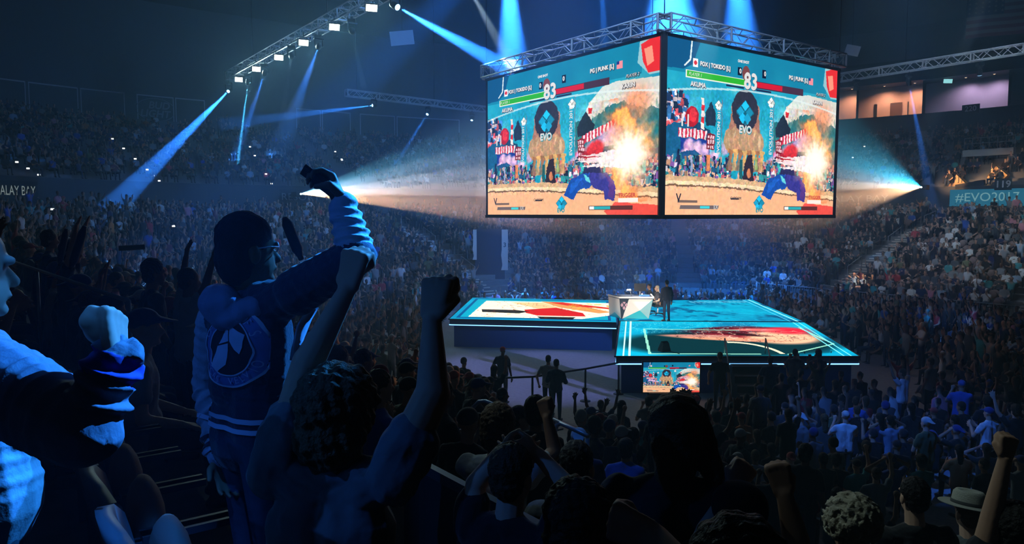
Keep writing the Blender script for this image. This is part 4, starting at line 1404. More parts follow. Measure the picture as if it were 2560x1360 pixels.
for px0, px1, m in ((2176, 2184, M_DARK), (2216, 2246, mat('door_brown', (0.12, 0.07, 0.05), 0.5)), (2259, 2262, M_DARK)):
    mb = MB()
    wall_panel(mb, px0, px1, 44.78, 14.8, 18.6, 0.05, n=2)
    tag(mb.build(f'door_{k}', m), kind='structure')
    k += 1
for px, lab in ((2120, 'left'), (2200, 'middle'), (2275, 'right'), (2400, 'lilac'), (2470, 'end')):
    p = ring_hit(px, 43.2)
    t = thing('suite_downlight', (p.x, p.y, 20.34), {'left': 'small warm downlight in the suite next to the cube', 'middle': 'small warm downlight by the brown suite door', 'right': 'small warm downlight at the end of the beige suite', 'lilac': 'small downlight in the lilac walled suite', 'end': 'small downlight at the dark end of the lilac suite'}[lab], 'lamp')
    MB().lathe([(0, 0.0), (0.12, 0.0), (0.15, 0.06), (0, 0.06)], (p.x, p.y, 20.34), 12).build('housing', M_WHITE, t)
    MB().lathe([(0, -0.003), (0.09, -0.004)], (p.x, p.y, 20.34), 12).build('lens', emat('warm_lens', (1.0, 0.7, 0.45), 5.0), t)
    warm = lab in ('left', 'middle', 'right')
    spot('suite_light', (p.x, p.y, 20.30), (p.x + UX * 0.6, p.y + UY * 0.6, 15), 900 if warm else 700, (1.0, 0.60, 0.45) if warm else (0.62, 0.55, 1.0), 150, 0.8, 0.1, t)
for px, lab in ((2205, 'left'), (2370, 'right')):
    if lab == 'left': continue
    p = W(2370, 203, at_bowl(2370, 203, 42.5))
    t = thing('suite_television', p, 'small bright television hanging in front of the lilac suite', 'television')
    xd = Vector((0.8, -0.6, -0.12)).normalized(); yd = Vector((0.1, 0, 1)).normalized()
    R = Matrix((xd, xd.cross(yd) * -1, yd)).transposed()
    MB().box(p, (0.92, 0.08, 0.52), R=R).build('casing', M_PLAST, t)
    n_ = Vector((-0.6, -0.8, 0))
    mb = MB().box(p + n_ * 0.05, (0.84, 0.02, 0.44), R=R)
    mb.build('screen', emat('tv_cyan', (0.25, 0.75, 0.95), 1.3), t)
    MB().tube([p, (p.x, p.y, 20.4)], 0.02, 5).build('hanger', M_BLACKM, t)
p = W(2436, 452, at_bowl(2436, 452, 19.4))

# tunnel mouth over the ribbon screen, with a camera platform in front
vom = thing('entrance_tunnel', ring_hit(2440, 21.5) + Vector((0, 0, 8.0)), 'pale entrance tunnel with a railing above the blue ribbon screen', 'tunnel')
D1 = 24.5
a, b = ring_hit(2404, D1), ring_hit(2530, D1)
xd = (b - a).normalized(); back = Vector((-xd.y, xd.x, 0))
if back.dot(Vector((UX, UY, 0))) < 0: back = -back
M_PALE = mat('pale_concrete', (0.35, 0.35, 0.36), 0.8)
mb = MB()
mb.beam((a.x, a.y, 10.9), (b.x, b.y, 10.9), 0.5, 0.55)
mb.build('lintel', M_PALE, vom)
mb = MB()
for q in (a, b):
    mb.beam(Vector((q.x, q.y, 9.3)), Vector((q.x, q.y, 9.3)) + back * 4, 0.35, 2.7)
mb.build('side_wall', mat('tunnel_wall', (0.12, 0.12, 0.13), 0.8), vom)
mb = MB().beam((a.x + back.x * 3.5, a.y + back.y * 3.5, 9.3), (b.x + back.x * 3.5, b.y + back.y * 3.5, 9.3), 0.2, 2.7)
mb.build('back_wall', M_DARK, vom)
mb = MB()
for z in (11.7, 12.15): mb.tube([(a.x, a.y, z), (b.x, b.y, z)], 0.03, 5)
for i in range(7):
    q = a + (b - a) * i / 6
    mb.tube([(q.x, q.y, 11.15), (q.x, q.y, 12.15)], 0.025, 5)
mb.build('railing', M_RAIL, vom)


def gable(px, py, d, w, h, label):
    p = W(px, py, d)
    t = thing('warm_lit_hood', p, label, 'canopy')
    xd = Vector((UY, -UX, 0)); nb = Vector((UX, UY, 0)); Z = Vector((0, 0, 1))
    A, B_, C_ = p - xd * w * 0.45, p + xd * w * 0.55, p + Z * h - xd * w * 0.05
    D_, E_ = p - xd * w * 0.5 - Z * h * 0.35, p + xd * w * 0.3 - Z * h * 0.5
    mb = MB()
    f4 = [A, D_, E_, B_, C_]
    vs = f4 + [q + nb * 0.5 for q in f4]
    mb.add(vs, [(0, 1, 2, 3, 4), (9, 8, 7, 6, 5)] + [(i, 5 + i, 5 + (i + 1) % 5, (i + 1) % 5) for i in range(5)])
    mb.build('fabric', mat('hood_orange', (0.75, 0.45, 0.22), 0.7), t)
    mb = MB()
    for q0, q1 in ((A, C_), (C_, B_)): mb.tube([q0 - nb * 0.02, q1 - nb * 0.02], 0.03, 5)
    mb.build('pole', M_DARK, t)
    spot('work_light', p - nb * 2.4 + Z * 0.8, p, 420, (1.0, 0.66, 0.34), 75, 0.7, 0.15, t)


gable(2392, 464, at_bowl(2392, 464, 20.6), 1.5, 0.95, 'orange lit gable shaped hood left of the broadcast camera')
gable(2492, 438, at_bowl(2492, 438, 21.5), 1.4, 0.75, 'orange lit hood behind the broadcast camera, near sign 119')
p = W(2428, 463, at_bowl(2428, 463, 19.9))
bc = thing('broadcast_camera', (p.x, p.y, 7.9), 'long dark broadcast camera on its mount above the blue ribbon screen', 'camera')
xd = Vector((UY, -UX, 0))
MB().beam(p - xd * 1.1 + Vector((0, 0, -0.1)), p + xd * 0.25 + Vector((0, 0, 0.1)), 0.32, 0.34).build('lens', M_PLAST, bc)
MB().beam(p + xd * 0.25 + Vector((0, 0, 0.1)), p + xd * 0.95 + Vector((0, 0, 0.18)), 0.35, 0.42).build('body', M_BLACKM, bc)
mb = MB()
for dx, dy in ((-0.5, 0), (0.4, 0.4), (0.4, -0.4)): mb.tube([p, (p.x + dx, p.y + dy, 7.95)], 0.03, 5)
mb.build('tripod', M_BLACKM, bc)
MB().tube([p + xd * 1.0, p + xd * 1.9 + Vector((0, 0, 0.55))], 0.04, 5).build('pan_bar', M_RAIL, bc)

# hanging panels, flag, banners
for px, py, d, w, h, lab in ((1005, 95, 58, 1.85, 1.1, 'pale flat panel hanging in the dark above the silver truss'), (2131, 126, 55, 1.0, 0.75, 'small tilted bluish panel hanging right of the cube')):
    p = W(px, py, d)
    t = thing('hanging_board', p, lab, 'panel')
    R = Matrix.Rotation(0.15 if px < 2000 else -0.5, 3, 'Z') @ Matrix.Rotation(-0.12 if px < 2000 else 0.3, 3, 'Y')
    MB().box(p, (w, 0.06, h), R=R).build('panel', mat('panel_grey', (0.5, 0.52, 0.56), 0.7), t)
    MB().tube([p, (p.x, p.y, 26.9)], 0.015, 5).build('cable', M_BLACKM, t)
fp = W(2418, 4, 54)
fl_ = thing('hanging_flag', fp, 'large dim stars and stripes flag hanging from the roof', 'flag')
xd = Vector((0.85, -0.52, 0)).normalized(); Z = Vector((0, 0, 1))
fw_, fh = 6.2, 3.3
top0 = fp + Z * 0.6
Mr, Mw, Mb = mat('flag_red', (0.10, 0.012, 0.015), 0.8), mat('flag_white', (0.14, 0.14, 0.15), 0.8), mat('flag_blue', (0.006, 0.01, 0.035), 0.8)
mb = MB()
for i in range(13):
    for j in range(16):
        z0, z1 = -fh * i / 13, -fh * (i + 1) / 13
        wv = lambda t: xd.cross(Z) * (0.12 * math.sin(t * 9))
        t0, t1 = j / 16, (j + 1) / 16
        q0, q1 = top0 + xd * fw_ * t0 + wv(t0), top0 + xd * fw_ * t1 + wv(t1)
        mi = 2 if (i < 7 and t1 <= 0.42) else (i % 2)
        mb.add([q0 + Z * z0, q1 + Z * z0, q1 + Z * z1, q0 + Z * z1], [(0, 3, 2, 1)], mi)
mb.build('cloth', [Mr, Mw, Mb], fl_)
mb = MB()
for r_ in range(5):
    for c_ in range(6):
        t0 = 0.03 + c_ * 0.065
        q = top0 + xd * fw_ * t0 + xd.cross(Z) * (0.12 * math.sin(t0 * 9) + 0.03) - Z * (0.2 + r_ * 0.33)
        vs = []
        for k in range(10):
            an = math.pi / 2 + k * math.pi / 5
            rr = 0.11 if k % 2 == 0 else 0.045
            vs.append(q + xd * rr * math.cos(an) + Z * rr * math.sin(an))
        mb.add(vs, [tuple(range(10))])
mb.build('star_pattern', Mw, fl_)
MB().tube([top0, top0 + xd * fw_], 0.04, 6).build('pole', M_BLACKM, fl_)
mb = MB()
for q in (top0, top0 + xd * fw_): mb.tube([q, (q.x, q.y, 26.9)], 0.015, 5)
mb.build('cable', M_BLACKM, fl_)

# dark slab standing in for the shade inside the players' tunnel, with two pale column banners
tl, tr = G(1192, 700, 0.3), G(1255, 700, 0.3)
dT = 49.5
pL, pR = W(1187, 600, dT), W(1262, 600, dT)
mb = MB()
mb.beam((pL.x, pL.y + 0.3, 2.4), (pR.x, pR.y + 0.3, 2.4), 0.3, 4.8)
tag(mb.build('wall_tunnel_shade', mat('tunnel_shade', (0.03, 0.035, 0.06), 0.8)), kind='structure')
for px, y0, y1, w, txt, lab in ((1187, 574, 650, 0.24, None, 'narrow pale banner left of the dark tunnel in the rear stand'), (1262, 574, 676, 0.42, '3', 'pale hanging banner with the number 3 right of the dark tunnel')):
    a, b = W(px, y0, dT), W(px, y1, dT)
    t = thing('column_banner', b, lab, 'banner')
    mb = MB()
    n = 8
    for i in range(n):
        za, zb2 = a.z + (b.z - a.z) * i / n, a.z + (b.z - a.z) * (i + 1) / n
        ja = 0.05 * math.sin(i * 2.1) * (i > 4); jb = 0.05 * math.sin((i + 1) * 2.1) * (i > 3)
        mb.add([(a.x - w / 2 + ja, a.y, za), (a.x + w / 2, a.y, za), (a.x + w / 2, a.y, zb2), (a.x - w / 2 + jb, a.y, zb2),
                (a.x - w / 2 + ja, a.y + 0.03, za), (a.x + w / 2, a.y + 0.03, za), (a.x + w / 2, a.y + 0.03, zb2), (a.x - w / 2 + jb, a.y + 0.03, zb2)], [(0, 3, 2, 1), (4, 5, 6, 7), (0, 4, 7, 3), (1, 2, 6, 5)])
    mb.build('cloth', mat('banner_cloth', (0.65, 0.62, 0.56), 0.8), t)
    if txt:
        mb = MB(); add_text(mb, txt, (a.x, a.y - 0.03, a.z * 0.62 + b.z * 0.38), (1, 0, 0), (0, 0, 1), 0.42, bold=0.01)
        mb.build('lettering', M_SIGND, t)
    MB().tube([(a.x, a.y + 0.015, a.z), (a.x, a.y + 0.015, a.z + 0.3), (a.x, a.y + 0.45, a.z + 0.3)], 0.02, 5).build('bracket', M_DARK, t)


# aisle stairs with pale nosings
def aisle(c0, dirn, along, n_rows, label):
    """c0: point (u,v) on the inner edge; dirn: outward (u,v); along: aisle width direction"""
    t = thing('aisle_stairs', UV(*c0), label, 'stairs')
    du, av = Vector((*dirn, 0)), Vector((*along, 0))
    for k in range(n_rows):
        m = MB(); nz = MB()
        for h in (0, 1):
            d0 = k * ROW_D - 0.42 + h * 0.425 + 0.42
            z = row_z(k) - 0.12 + 0.12 * h + 0.125
            zt_ = z + 0.002
            c = Vector((*c0, 0)) + du * (d0 + 0.2)
            a = c - av * 0.6; b = c + av * 0.6
            A, B_ = UV(a.x, a.y, zt_ - 0.06), UV(b.x, b.y, zt_ - 0.06)
            m.beam(A, B_, 0.42, 0.125)
            e = Vector((*c0, 0)) + du * (d0 + 0.0)
            a = e - av * 0.6; b = e + av * 0.6
            nz.beam(UV(a.x, a.y, zt_ - 0.025), UV(b.x, b.y, zt_ - 0.025), 0.07, 0.07)
        o = m.build('step', M_CONC, t)
        nz.build('nosing', M_STEP, o)
    for k in range(3, n_rows, 6):
        mb = MB()
        c = Vector((*c0, 0)) + du * (k * ROW_D)
        p = UV(c.x, c.y, row_z(k))
        c2 = Vector((*c0, 0)) + du * ((k + 2) * ROW_D)
        q = UV(c2.x, c2.y, row_z(k + 2))
        mb.tube([p, p + Vector((0, 0, 1.0)), q + Vector((0, 0, 1.0)), q], 0.025, 6)
        mb.build('handrail', M_RAIL, t)


aisle((U1, 26.0), (1, 0), (0, 1), 20, 'long lit aisle stairs climbing the right stand')
aisle((U1, 15.0), (1, 0), (0, 1), 20, 'aisle stairs at the right edge of the right stand')
aisle((26.0, V1), (0, 1), (1, 0), 20, 'dim aisle stairs in the rear stand, left of the tunnel')


# crowd barriers along the foot of the right stand
def barrier(a, b, label, group, h=1.1):
    a, b = Vector(a), Vector(b)
    t = thing('crowd_barrier', (a + b) / 2, label, 'barrier', group)
    mb = MB()
    for z in (0.15, h): mb.tube([a + Vector((0, 0, z)), b + Vector((0, 0, z))], 0.025, 5)
    for q in (a, b): mb.tube([q, q + Vector((0, 0, h))], 0.025, 5)
    mb.build('frame', M_RAIL, t)
    mb = MB()
    n = int((b - a).length / 0.16)
    for i in range(1, n):
        q = a + (b - a) * i / n
        mb.tube([q + Vector((0, 0, 0.15)), q + Vector((0, 0, h))], 0.012, 4, caps=False)
    mb.build('bar_pattern', M_RAIL, t)
    mb = MB()
    d = (b - a).normalized(); nn = Vector((-d.y, d.x, 0))
    for q in (a + d * 0.2, b - d * 0.2): mb.beam(q - nn * 0.25 + Vector((0, 0, 0.03)), q + nn * 0.25 + Vector((0, 0, 0.03)), 0.05, 0.05)
    mb.build('foot', M_RAIL, t)


for i in range(9):
    v = 10.5 + i * 2.25
    barrier(UV(U1 - 0.6, v), UV(U1 - 0.6, v + 2.15), f'{["first", "second", "third", "fourth", "fifth", "sixth", "seventh", "eighth", "ninth"][8 - i]} barred steel barrier from the rear corner, below the right stand', 'steel barriers along the right stand')
# ------------------------------------------------------------------ figures: a skeleton of joints grown into one continuous skin
SKIN, HAIR, SHIRT, TROU, SHOE = 0, 1, 2, 3, 4


def rcone_mesh(p0, p1, r0, r1, n=10, flat=None, m=3):
    p0, p1 = np.array(p0, float), np.array(p1, float)
    ax = p1 - p0
    L = np.linalg.norm(ax)
    if L < 1e-6: ax, L = np.array([0, 0, 1e-4]), 1e-4
    ax = ax / L
    a = np.cross(ax, [0, 0, 1.0]) if abs(ax[2]) < 0.9 else np.cross(ax, [1.0, 0, 0])
    a /= np.linalg.norm(a)
    b = np.cross(ax, a)
    rings = []
    for i in range(m):
        th = -math.pi / 2 + (math.pi / 2) * (i + 0.35) / m
        rings.append((p0 + ax * r0 * math.sin(th), r0 * math.cos(th)))
    rings.append((p0, r0))
    rings.append((p1, r1))
    for i in range(m):
        th = (math.pi / 2) * (i + 1) / m - (math.pi / 2) * 0.35 / m
        rings.append((p1 + ax * r1 * math.sin(th), r1 * math.cos(th)))
    th = np.arange(n) * 2 * math.pi / n
    V = np.concatenate([c + r * (np.cos(th)[:, None] * a + np.sin(th)[:, None] * b) for c, r in rings])
    if flat is not None:
        fd, ff = np.array(flat[0], float), flat[1]
        fd = fd / np.linalg.norm(fd)
        t = np.clip((V - p0) @ ax, 0, L)
        o = V - (p0 + t[:, None] * ax)
        V = V + (o @ fd)[:, None] * fd * (ff - 1)
    F = []
    R = len(rings)
    for i in range(R - 1):
        for k in range(n):
            k2 = (k + 1) % n
            F.append((i * n + k, i * n + k2, (i + 1) * n + k2, (i + 1) * n + k))
    F.append(tuple(range(n - 1, -1, -1)))
    F.append(tuple((R - 1) * n + k for k in range(n)))
    return V, F


class Fig:
    """collects tapered limbs; grow() fuses them into one skin"""

    def __init__(self):
        self.p = []

    def limb(self, p0, p1, r0, r1, tg, flat=None):
        self.p.append((np.array(p0, float), np.array(p1, float), r0, r1, tg, flat))

    def ball(self, c, ax, tg, R=None):
        """ellipsoid: axes ax along frame R (columns)"""
        self.p.append((np.array(c, float), np.array(ax, float), None, None, tg, np.eye(3) if R is None else np.array(R)))

    def sel(self, tags):
        f = Fig()
        f.p = [q for q in self.p if q[4] in tags]
        return f

    def grow(self, voxel, smooth=3, decimate=None, inflate=0.0, name='body', mats=None, tagmap=None, wrinkle=0.0, wscale=0.12, seed=0, origin=(0, 0, 0), sleeve=False):
        V, F = [], []
        b = 0
        for p0, p1, r0, r1, tg, fl in self.p:
            if r0 is None:
                mb = MB().ell((0, 0, 0), (p1[0] + inflate, p1[1] + inflate, p1[2] + inflate), 14, 10)
                v = np.array(mb.v) @ fl.T + p0
                f = mb.f
            else:
                v, f = rcone_mesh(p0, p1, r0 + inflate, r1 + inflate, 12, fl)
            V.append(v)
            F += [tuple(i + b for i in q) for q in f]
            b += len(v)
        V = np.concatenate(V)
        me = bpy.data.meshes.new('tmp')
        me.from_pydata(V.tolist(), [], F)
        o = bpy.data.objects.new('tmp', me)
        COL.objects.link(o)
        r = o.modifiers.new('r', 'REMESH')
        r.mode = 'VOXEL'
        r.voxel_size = voxel
        r.adaptivity = 0
        if smooth:
            s = o.modifiers.new('s', 'SMOOTH')
            s.iterations = smooth
            s.factor = 0.5
        if decimate:
            d = o.modifiers.new('d', 'DECIMATE')
            d.ratio = decimate
        dg = bpy.context.evaluated_depsgraph_get()
        out = bpy.data.meshes.new_from_object(o.evaluated_get(dg))
        bpy.data.objects.remove(o)
        bpy.data.meshes.remove(me)
        out.name = name
        n = len(out.vertices)
        co = np.empty(n * 3)
        out.vertices.foreach_get('co', co)
        co = co.reshape(-1, 3)
        if wrinkle:
            no = np.empty(n * 3)
            out.vertices.foreach_get('normal', no)
            no = no.reshape(-1, 3)
            w = self._sleeve(co, wscale, seed) if sleeve else self._folds(co, wscale, seed)
            co = co + no * (w * wrinkle)[:, None]
            smooth_again = sleeve
        co = co - np.array(origin)
        out.vertices.foreach_set('co', co.ravel())
        # material of each face from the nearest limb
        nf = len(out.polygons)
        ce = np.empty(nf * 3)
        out.polygons.foreach_get('center', ce)
        ce = ce.reshape(-1, 3) + np.array(origin)
        best = np.full(nf, 1e9)
        idx = np.zeros(nf, int)
        for p0, p1, r0, r1, tg, fl in self.p:
            if r0 is None:
                q = (ce - p0) @ fl
                dd = (np.linalg.norm(q / p1, axis=1) - 1) * min(p1)
            else:
                ax = p1 - p0
                L2 = max(ax @ ax, 1e-9)
                t = np.clip(((ce - p0) @ ax) / L2, 0, 1)
                off = ce - (p0 + t[:, None] * ax)
                if fl is not None:
                    fd = np.array(fl[0], float); fd = fd / np.linalg.norm(fd)
                    off = off + (off @ fd)[:, None] * fd * (1 / fl[1] - 1)
                dd = np.linalg.norm(off, axis=1) - (r0 + (r1 - r0) * t)
            m = dd < best
            best[m] = dd[m]
            idx[m] = tg
        mats = mats or PEOPLE_MATS
        if tagmap: idx = np.vectorize(lambda q: tagmap.get(q, 0))(idx)
        out.materials.clear()
        for mm in mats: out.materials.append(mm)
        out.polygons.foreach_set('material_index', idx.astype(np.int32))
        out.polygons.foreach_set('use_smooth', np.ones(nf, bool))
        out.update()
        return out

    def _sleeve(self, co, sc, seed):
        """cloth gathered in rings across each limb"""
        best = np.full(len(co), 1e9)
        s = np.zeros(len(co)); ph = np.zeros(len(co)); amp = np.zeros(len(co))
        for i, (p0, p1, r0, r1, tg, fl) in enumerate(self.p):
            if r0 is None: continue
            ax = p1 - p0
            L = max(np.linalg.norm(ax), 1e-6)
            t = np.clip(((co - p0) @ ax) / L ** 2, 0, 1)
            off = co - (p0 + t[:, None] * ax)
            r = np.linalg.norm(off, axis=1)
            dd = r - (r0 + (r1 - r0) * t)
            m = dd < best
            a = np.cross(ax / L, [0.3, 0.2, 0.93]); a /= np.linalg.norm(a)
            b = np.cross(ax / L, a)
            best[m] = dd[m]; s[m] = (t * L)[m] + i * 0.37
            ph[m] = np.arctan2(off @ a, off @ b)[m]
            amp[m] = 1.0 if ((tg == 5 and r1 < 0.05) or tg == 8) else (0.5 if tg == 5 else 0.3)
        rs = np.random.RandomState(seed)
        q = co @ (rs.normal(size=3) * 9)
        n1 = np.sin(q) + 0.6 * np.sin(co @ (rs.normal(size=3) * 12) + 2)
        w = np.sin(s * math.pi / sc + 1.3 * np.sin(ph + seed) + 0.8 * n1)
        w2 = np.sin(s * math.pi / (sc * 0.62) - 1.5 * np.sin(ph + 1.7) + 0.9 * n1 + 2)
        m1 = np.clip(0.5 + 0.8 * np.sin(co @ (rs.normal(size=3) * 8) + 0.5), 0, 1)
        return amp * (w ** 4 * (0.3 + 0.9 * m1) + w2 ** 4 * (1.0 - 0.7 * m1) - 0.4)

    def _folds(self, co, sc, seed):
        rs = np.random.RandomState(seed)
        w = np.zeros(len(co))
        for i in range(7):
            k = rs.normal(size=3)
            k = k / np.linalg.norm(k) * (2 * math.pi / (sc * rs.uniform(0.55, 1.5)))
            wob = 1.6 * np.sin(co @ (rs.normal(size=3) * 7) + rs.rand() * 6)
            s = np.sin(co @ k + wob + rs.rand() * 6)
            w += np.sign(s) * np.abs(s) ** 0.8 * rs.uniform(0.4, 1)
        return w / 4


def unit(v):
    v = np.array(v, float)
    return v / max(np.linalg.norm(v), 1e-9)


def add_hand(f, wrist, dirv, palm, kind='open', s=1.0, tg=SKIN, fine=True, side=1):
    """hand at wrist: dirv runs to the fingertips, palm is the direction the palm looks, side=+1/-1 puts the thumb"""
    w, d = np.array(wrist, float), unit(dirv)
    n = np.array(palm, float)
    n = unit(n - d * (n @ d))
    t = np.cross(n, d) * side
    if not fine:
        f.limb(w, w + d * 0.07 * s, 0.030 * s, 0.036 * s, tg, (n, 0.65))
        if kind == 'open':
            for q, L in ((-0.034, 0.15), (-0.011, 0.175), (0.012, 0.178), (0.034, 0.155)):
                f.limb(w + d * 0.08 * s + t * q * 0.8, w + (d * L + t * q * 1.9 + n * 0.02) * s, 0.015 * s, 0.012 * s, tg)
        else:
            f.ball(w + d * 0.09 * s, (0.045 * s,) * 3, tg)
        f.limb(w + d * 0.03 * s + t * 0.03 * s, w + d * 0.09 * s + t * 0.065 * s, 0.016 * s, 0.013 * s, tg)
        return
    # palm
    for q in (-0.024, -0.008, 0.008, 0.024):
        f.limb(w + d * 0.015 * s + t * q * 0.7 * s, w + d * 0.088 * s + t * q * 1.25 * s, 0.019 * s, 0.015 * s, tg, (n, 0.8))
    lens = {-1.5: 0.066, -0.5: 0.082, 0.5: 0.088, 1.5: 0.08}
    for i, q in enumerate((-1.5, -0.5, 0.5, 1.5)):
        base = w + d * (0.095 - 0.004 * abs(q)) * s + t * q * 0.021 * s
        L = lens[q] * s
        if kind == 'open':
            a1, a2 = 0.18 + 0.05 * i, 0.35 + 0.04 * i
            d1 = unit(d * math.cos(a1) + n * math.sin(a1) + t * q * 0.09)
            d2 = unit(d * math.cos(a1 + a2) + n * math.sin(a1 + a2) + t * q * 0.09)
            d3 = unit(d * math.cos(a1 + 2 * a2) + n * math.sin(a1 + 2 * a2) + t * q * 0.09)
        elif kind == 'grip':
            d1, d2, d3 = unit(d * 0.75 + n * 0.66), unit(d * -0.05 + n), unit(-d * 0.75 + n * 0.6)
        else:
            d1, d2, d3 = unit(d * 0.55 + n * 0.85), unit(-d * 0.75 + n * 0.65), unit(-d * 0.85 - n * 0.5)
        p1 = base + d1 * L * 0.46
        p2 = p1 + d2 * L * 0.32
        p3 = p2 + d3 * L * 0.24
        f.limb(base, p1, 0.0105 * s, 0.0095 * s, tg)
        f.limb(p1, p2, 0.0098 * s, 0.0088 * s, tg)
        f.limb(p2, p3, 0.0088 * s, 0.0075 * s, tg)
    if kind == 'fist':
        f.ball(w + d * 0.075 * s + n * 0.022 * s, (0.034 * s,) * 3, tg)
        f.ball(w + d * 0.085 * s + n * 0.03 * s + t * 0.02 * s, (0.024 * s,) * 3, tg)
        f.ball(w + d * 0.085 * s + n * 0.03 * s - t * 0.02 * s, (0.024 * s,) * 3, tg)
        for q in (-1.5, -0.5, 0.5, 1.5):
            f.ball(w + d * (0.099 - 0.004 * abs(q)) * s + t * q * 0.021 * s, (0.0145 * s,) * 3, tg)
    tb = w + d * 0.022 * s + t * 0.026 * s
    if kind == 'open':
        tm, te = tb + unit(d * 0.6 + t * 0.75 + n * 0.25) * 0.045 * s, tb + unit(d * 0.75 + t * 0.55 + n * 0.35) * 0.085 * s
    else:
        tm, te = tb + unit(d * 0.7 + t * 0.35 + n * 0.5) * 0.048 * s, tb + unit(d * 0.85 - t * 0.25 + n * 0.85) * 0.078 * s
    f.limb(tb, tm, 0.016 * s, 0.0125 * s, tg)
    f.limb(tm, te, 0.0122 * s, 0.0095 * s, tg)


def frame_of(fwd, up=(0, 0, 1)):
    f = unit(fwd)
    u = np.array(up, float)
    u = unit(u - f * (u @ f))
    r = np.cross(f, u)
    return r, f, u


def add_head(f, c, fwd, up, s=1.0, fine=False):
    """c: middle of the skull"""
    r, fw, u = frame_of(fwd, up)
    c = np.array(c, float)
    R = np.stack([r, fw, u], 1)
    f.ball(c + u * 0.02 * s, (0.076 * s, 0.095 * s, 0.098 * s), SKIN, R)
    f.ball(c + fw * 0.028 * s - u * 0.055 * s, (0.056 * s, 0.068 * s, 0.072 * s), SKIN, R)
    f.limb(c + fw * 0.092 * s - u * 0.012 * s, c + fw * 0.108 * s - u * 0.042 * s, 0.011 * s, 0.016 * s, SKIN)
    f.ball(c + fw * 0.072 * s - u * 0.108 * s, (0.025 * s, 0.022 * s, 0.018 * s), SKIN, R)
    for q in (-1, 1):
        f.ball(c + r * q * 0.078 * s - u * 0.018 * s - fw * 0.008 * s, (0.011 * s, 0.022 * s, 0.033 * s), SKIN, R)
    if fine:
        f.limb(c + fw * 0.088 * s + u * 0.012 * s - r * 0.04 * s, c + fw * 0.088 * s + u * 0.012 * s + r * 0.04 * s, 0.012 * s, 0.012 * s, SKIN)
        f.limb(c + fw * 0.088 * s - u * 0.072 * s - r * 0.018 * s, c + fw * 0.088 * s - u * 0.072 * s + r * 0.018 * s, 0.010 * s, 0.010 * s, SKIN)


def add_hair(f, c, fwd, up, kind='short', s=1.0):
    r, fw, u = frame_of(fwd, up)
    c = np.array(c, float)
    R = np.stack([r, fw, u], 1)
    if kind == 'short':
        f.ball(c + u * 0.038 * s - fw * 0.014 * s, (0.084 * s, 0.098 * s, 0.092 * s), HAIR, R)
        f.ball(c - fw * 0.040 * s - u * 0.02 * s, (0.072 * s, 0.062 * s, 0.075 * s), HAIR, R)
    elif kind == 'full':
        f.ball(c + u * 0.045 * s - fw * 0.018 * s, (0.100 * s, 0.110 * s, 0.105 * s), HAIR, R)
        f.ball(c - fw * 0.045 * s - u * 0.03 * s, (0.090 * s, 0.07 * s, 0.09 * s), HAIR, R)
    elif kind == 'long':
        f.ball(c + u * 0.035 * s - fw * 0.016 * s, (0.088 * s, 0.10 * s, 0.096 * s), HAIR, R)
        f.limb(c - fw * 0.045 * s, c - fw * 0.085 * s - u * 0.24 * s, 0.078 * s, 0.055 * s, HAIR, (fw, 0.6))
    elif kind in ('cap', 'backcap'):
        q = 1 if kind == 'cap' else -1
        f.ball(c + u * 0.042 * s - fw * 0.008 * s, (0.085 * s, 0.102 * s, 0.082 * s), SHIRT, R)
        f.limb(c + fw * q * 0.085 * s + u * 0.048 * s, c + fw * q * 0.145 * s + u * 0.030 * s, 0.066 * s, 0.056 * s, SHIRT, (u, 0.16))
    elif kind == 'beanie':
        f.ball(c + u * 0.045 * s - fw * 0.014 * s, (0.090 * s, 0.105 * s, 0.102 * s), SHIRT, R)
        f.ball(c + u * 0.0 * s - fw * 0.03 * s, (0.086 * s, 0.082 * s, 0.06 * s), SHIRT, R)


ARMS = {  # elbow and wrist from the right shoulder, facing +y ; hand kind
    'down': ((0.07, -0.02, -0.29), (0.09, 0.06, -0.54), 'open'),
    'lap': ((0.07, 0.02, -0.28), (0.00, 0.24, -0.34), 'open'),
    'up': ((0.10, 0.05, 0.26), (0.08, 0.10, 0.50), 'fist'),
    'upopen': ((0.16, 0.06, 0.22), (0.20, 0.12, 0.47), 'open'),
    'bent': ((0.20, 0.12, 0.08), (0.13, 0.16, 0.33), 'fist'),
    'clap': ((0.10, 0.12, -0.24), (-0.10, 0.33, -0.12), 'open'),
    'head': ((0.25, 0.10, 0.10), (-0.04, 0.06, 0.26), 'open'),
    'phone': ((0.09, 0.17, -0.20), (-0.06, 0.36, 0.06), 'grip'),
    'cross': ((0.08, 0.05, -0.27), (-0.16, 0.22, -0.18), 'open'),
    'out': ((0.27, 0.05, -0.02), (0.46, 0.16, 0.12), 'open'),
    'chin': ((0.02, 0.22, -0.20), (-0.12, 0.22, 0.05), 'fist'),
    'pocket': ((0.14, -0.05, -0.26), (0.12, 0.06, -0.50), 'fist'),
}


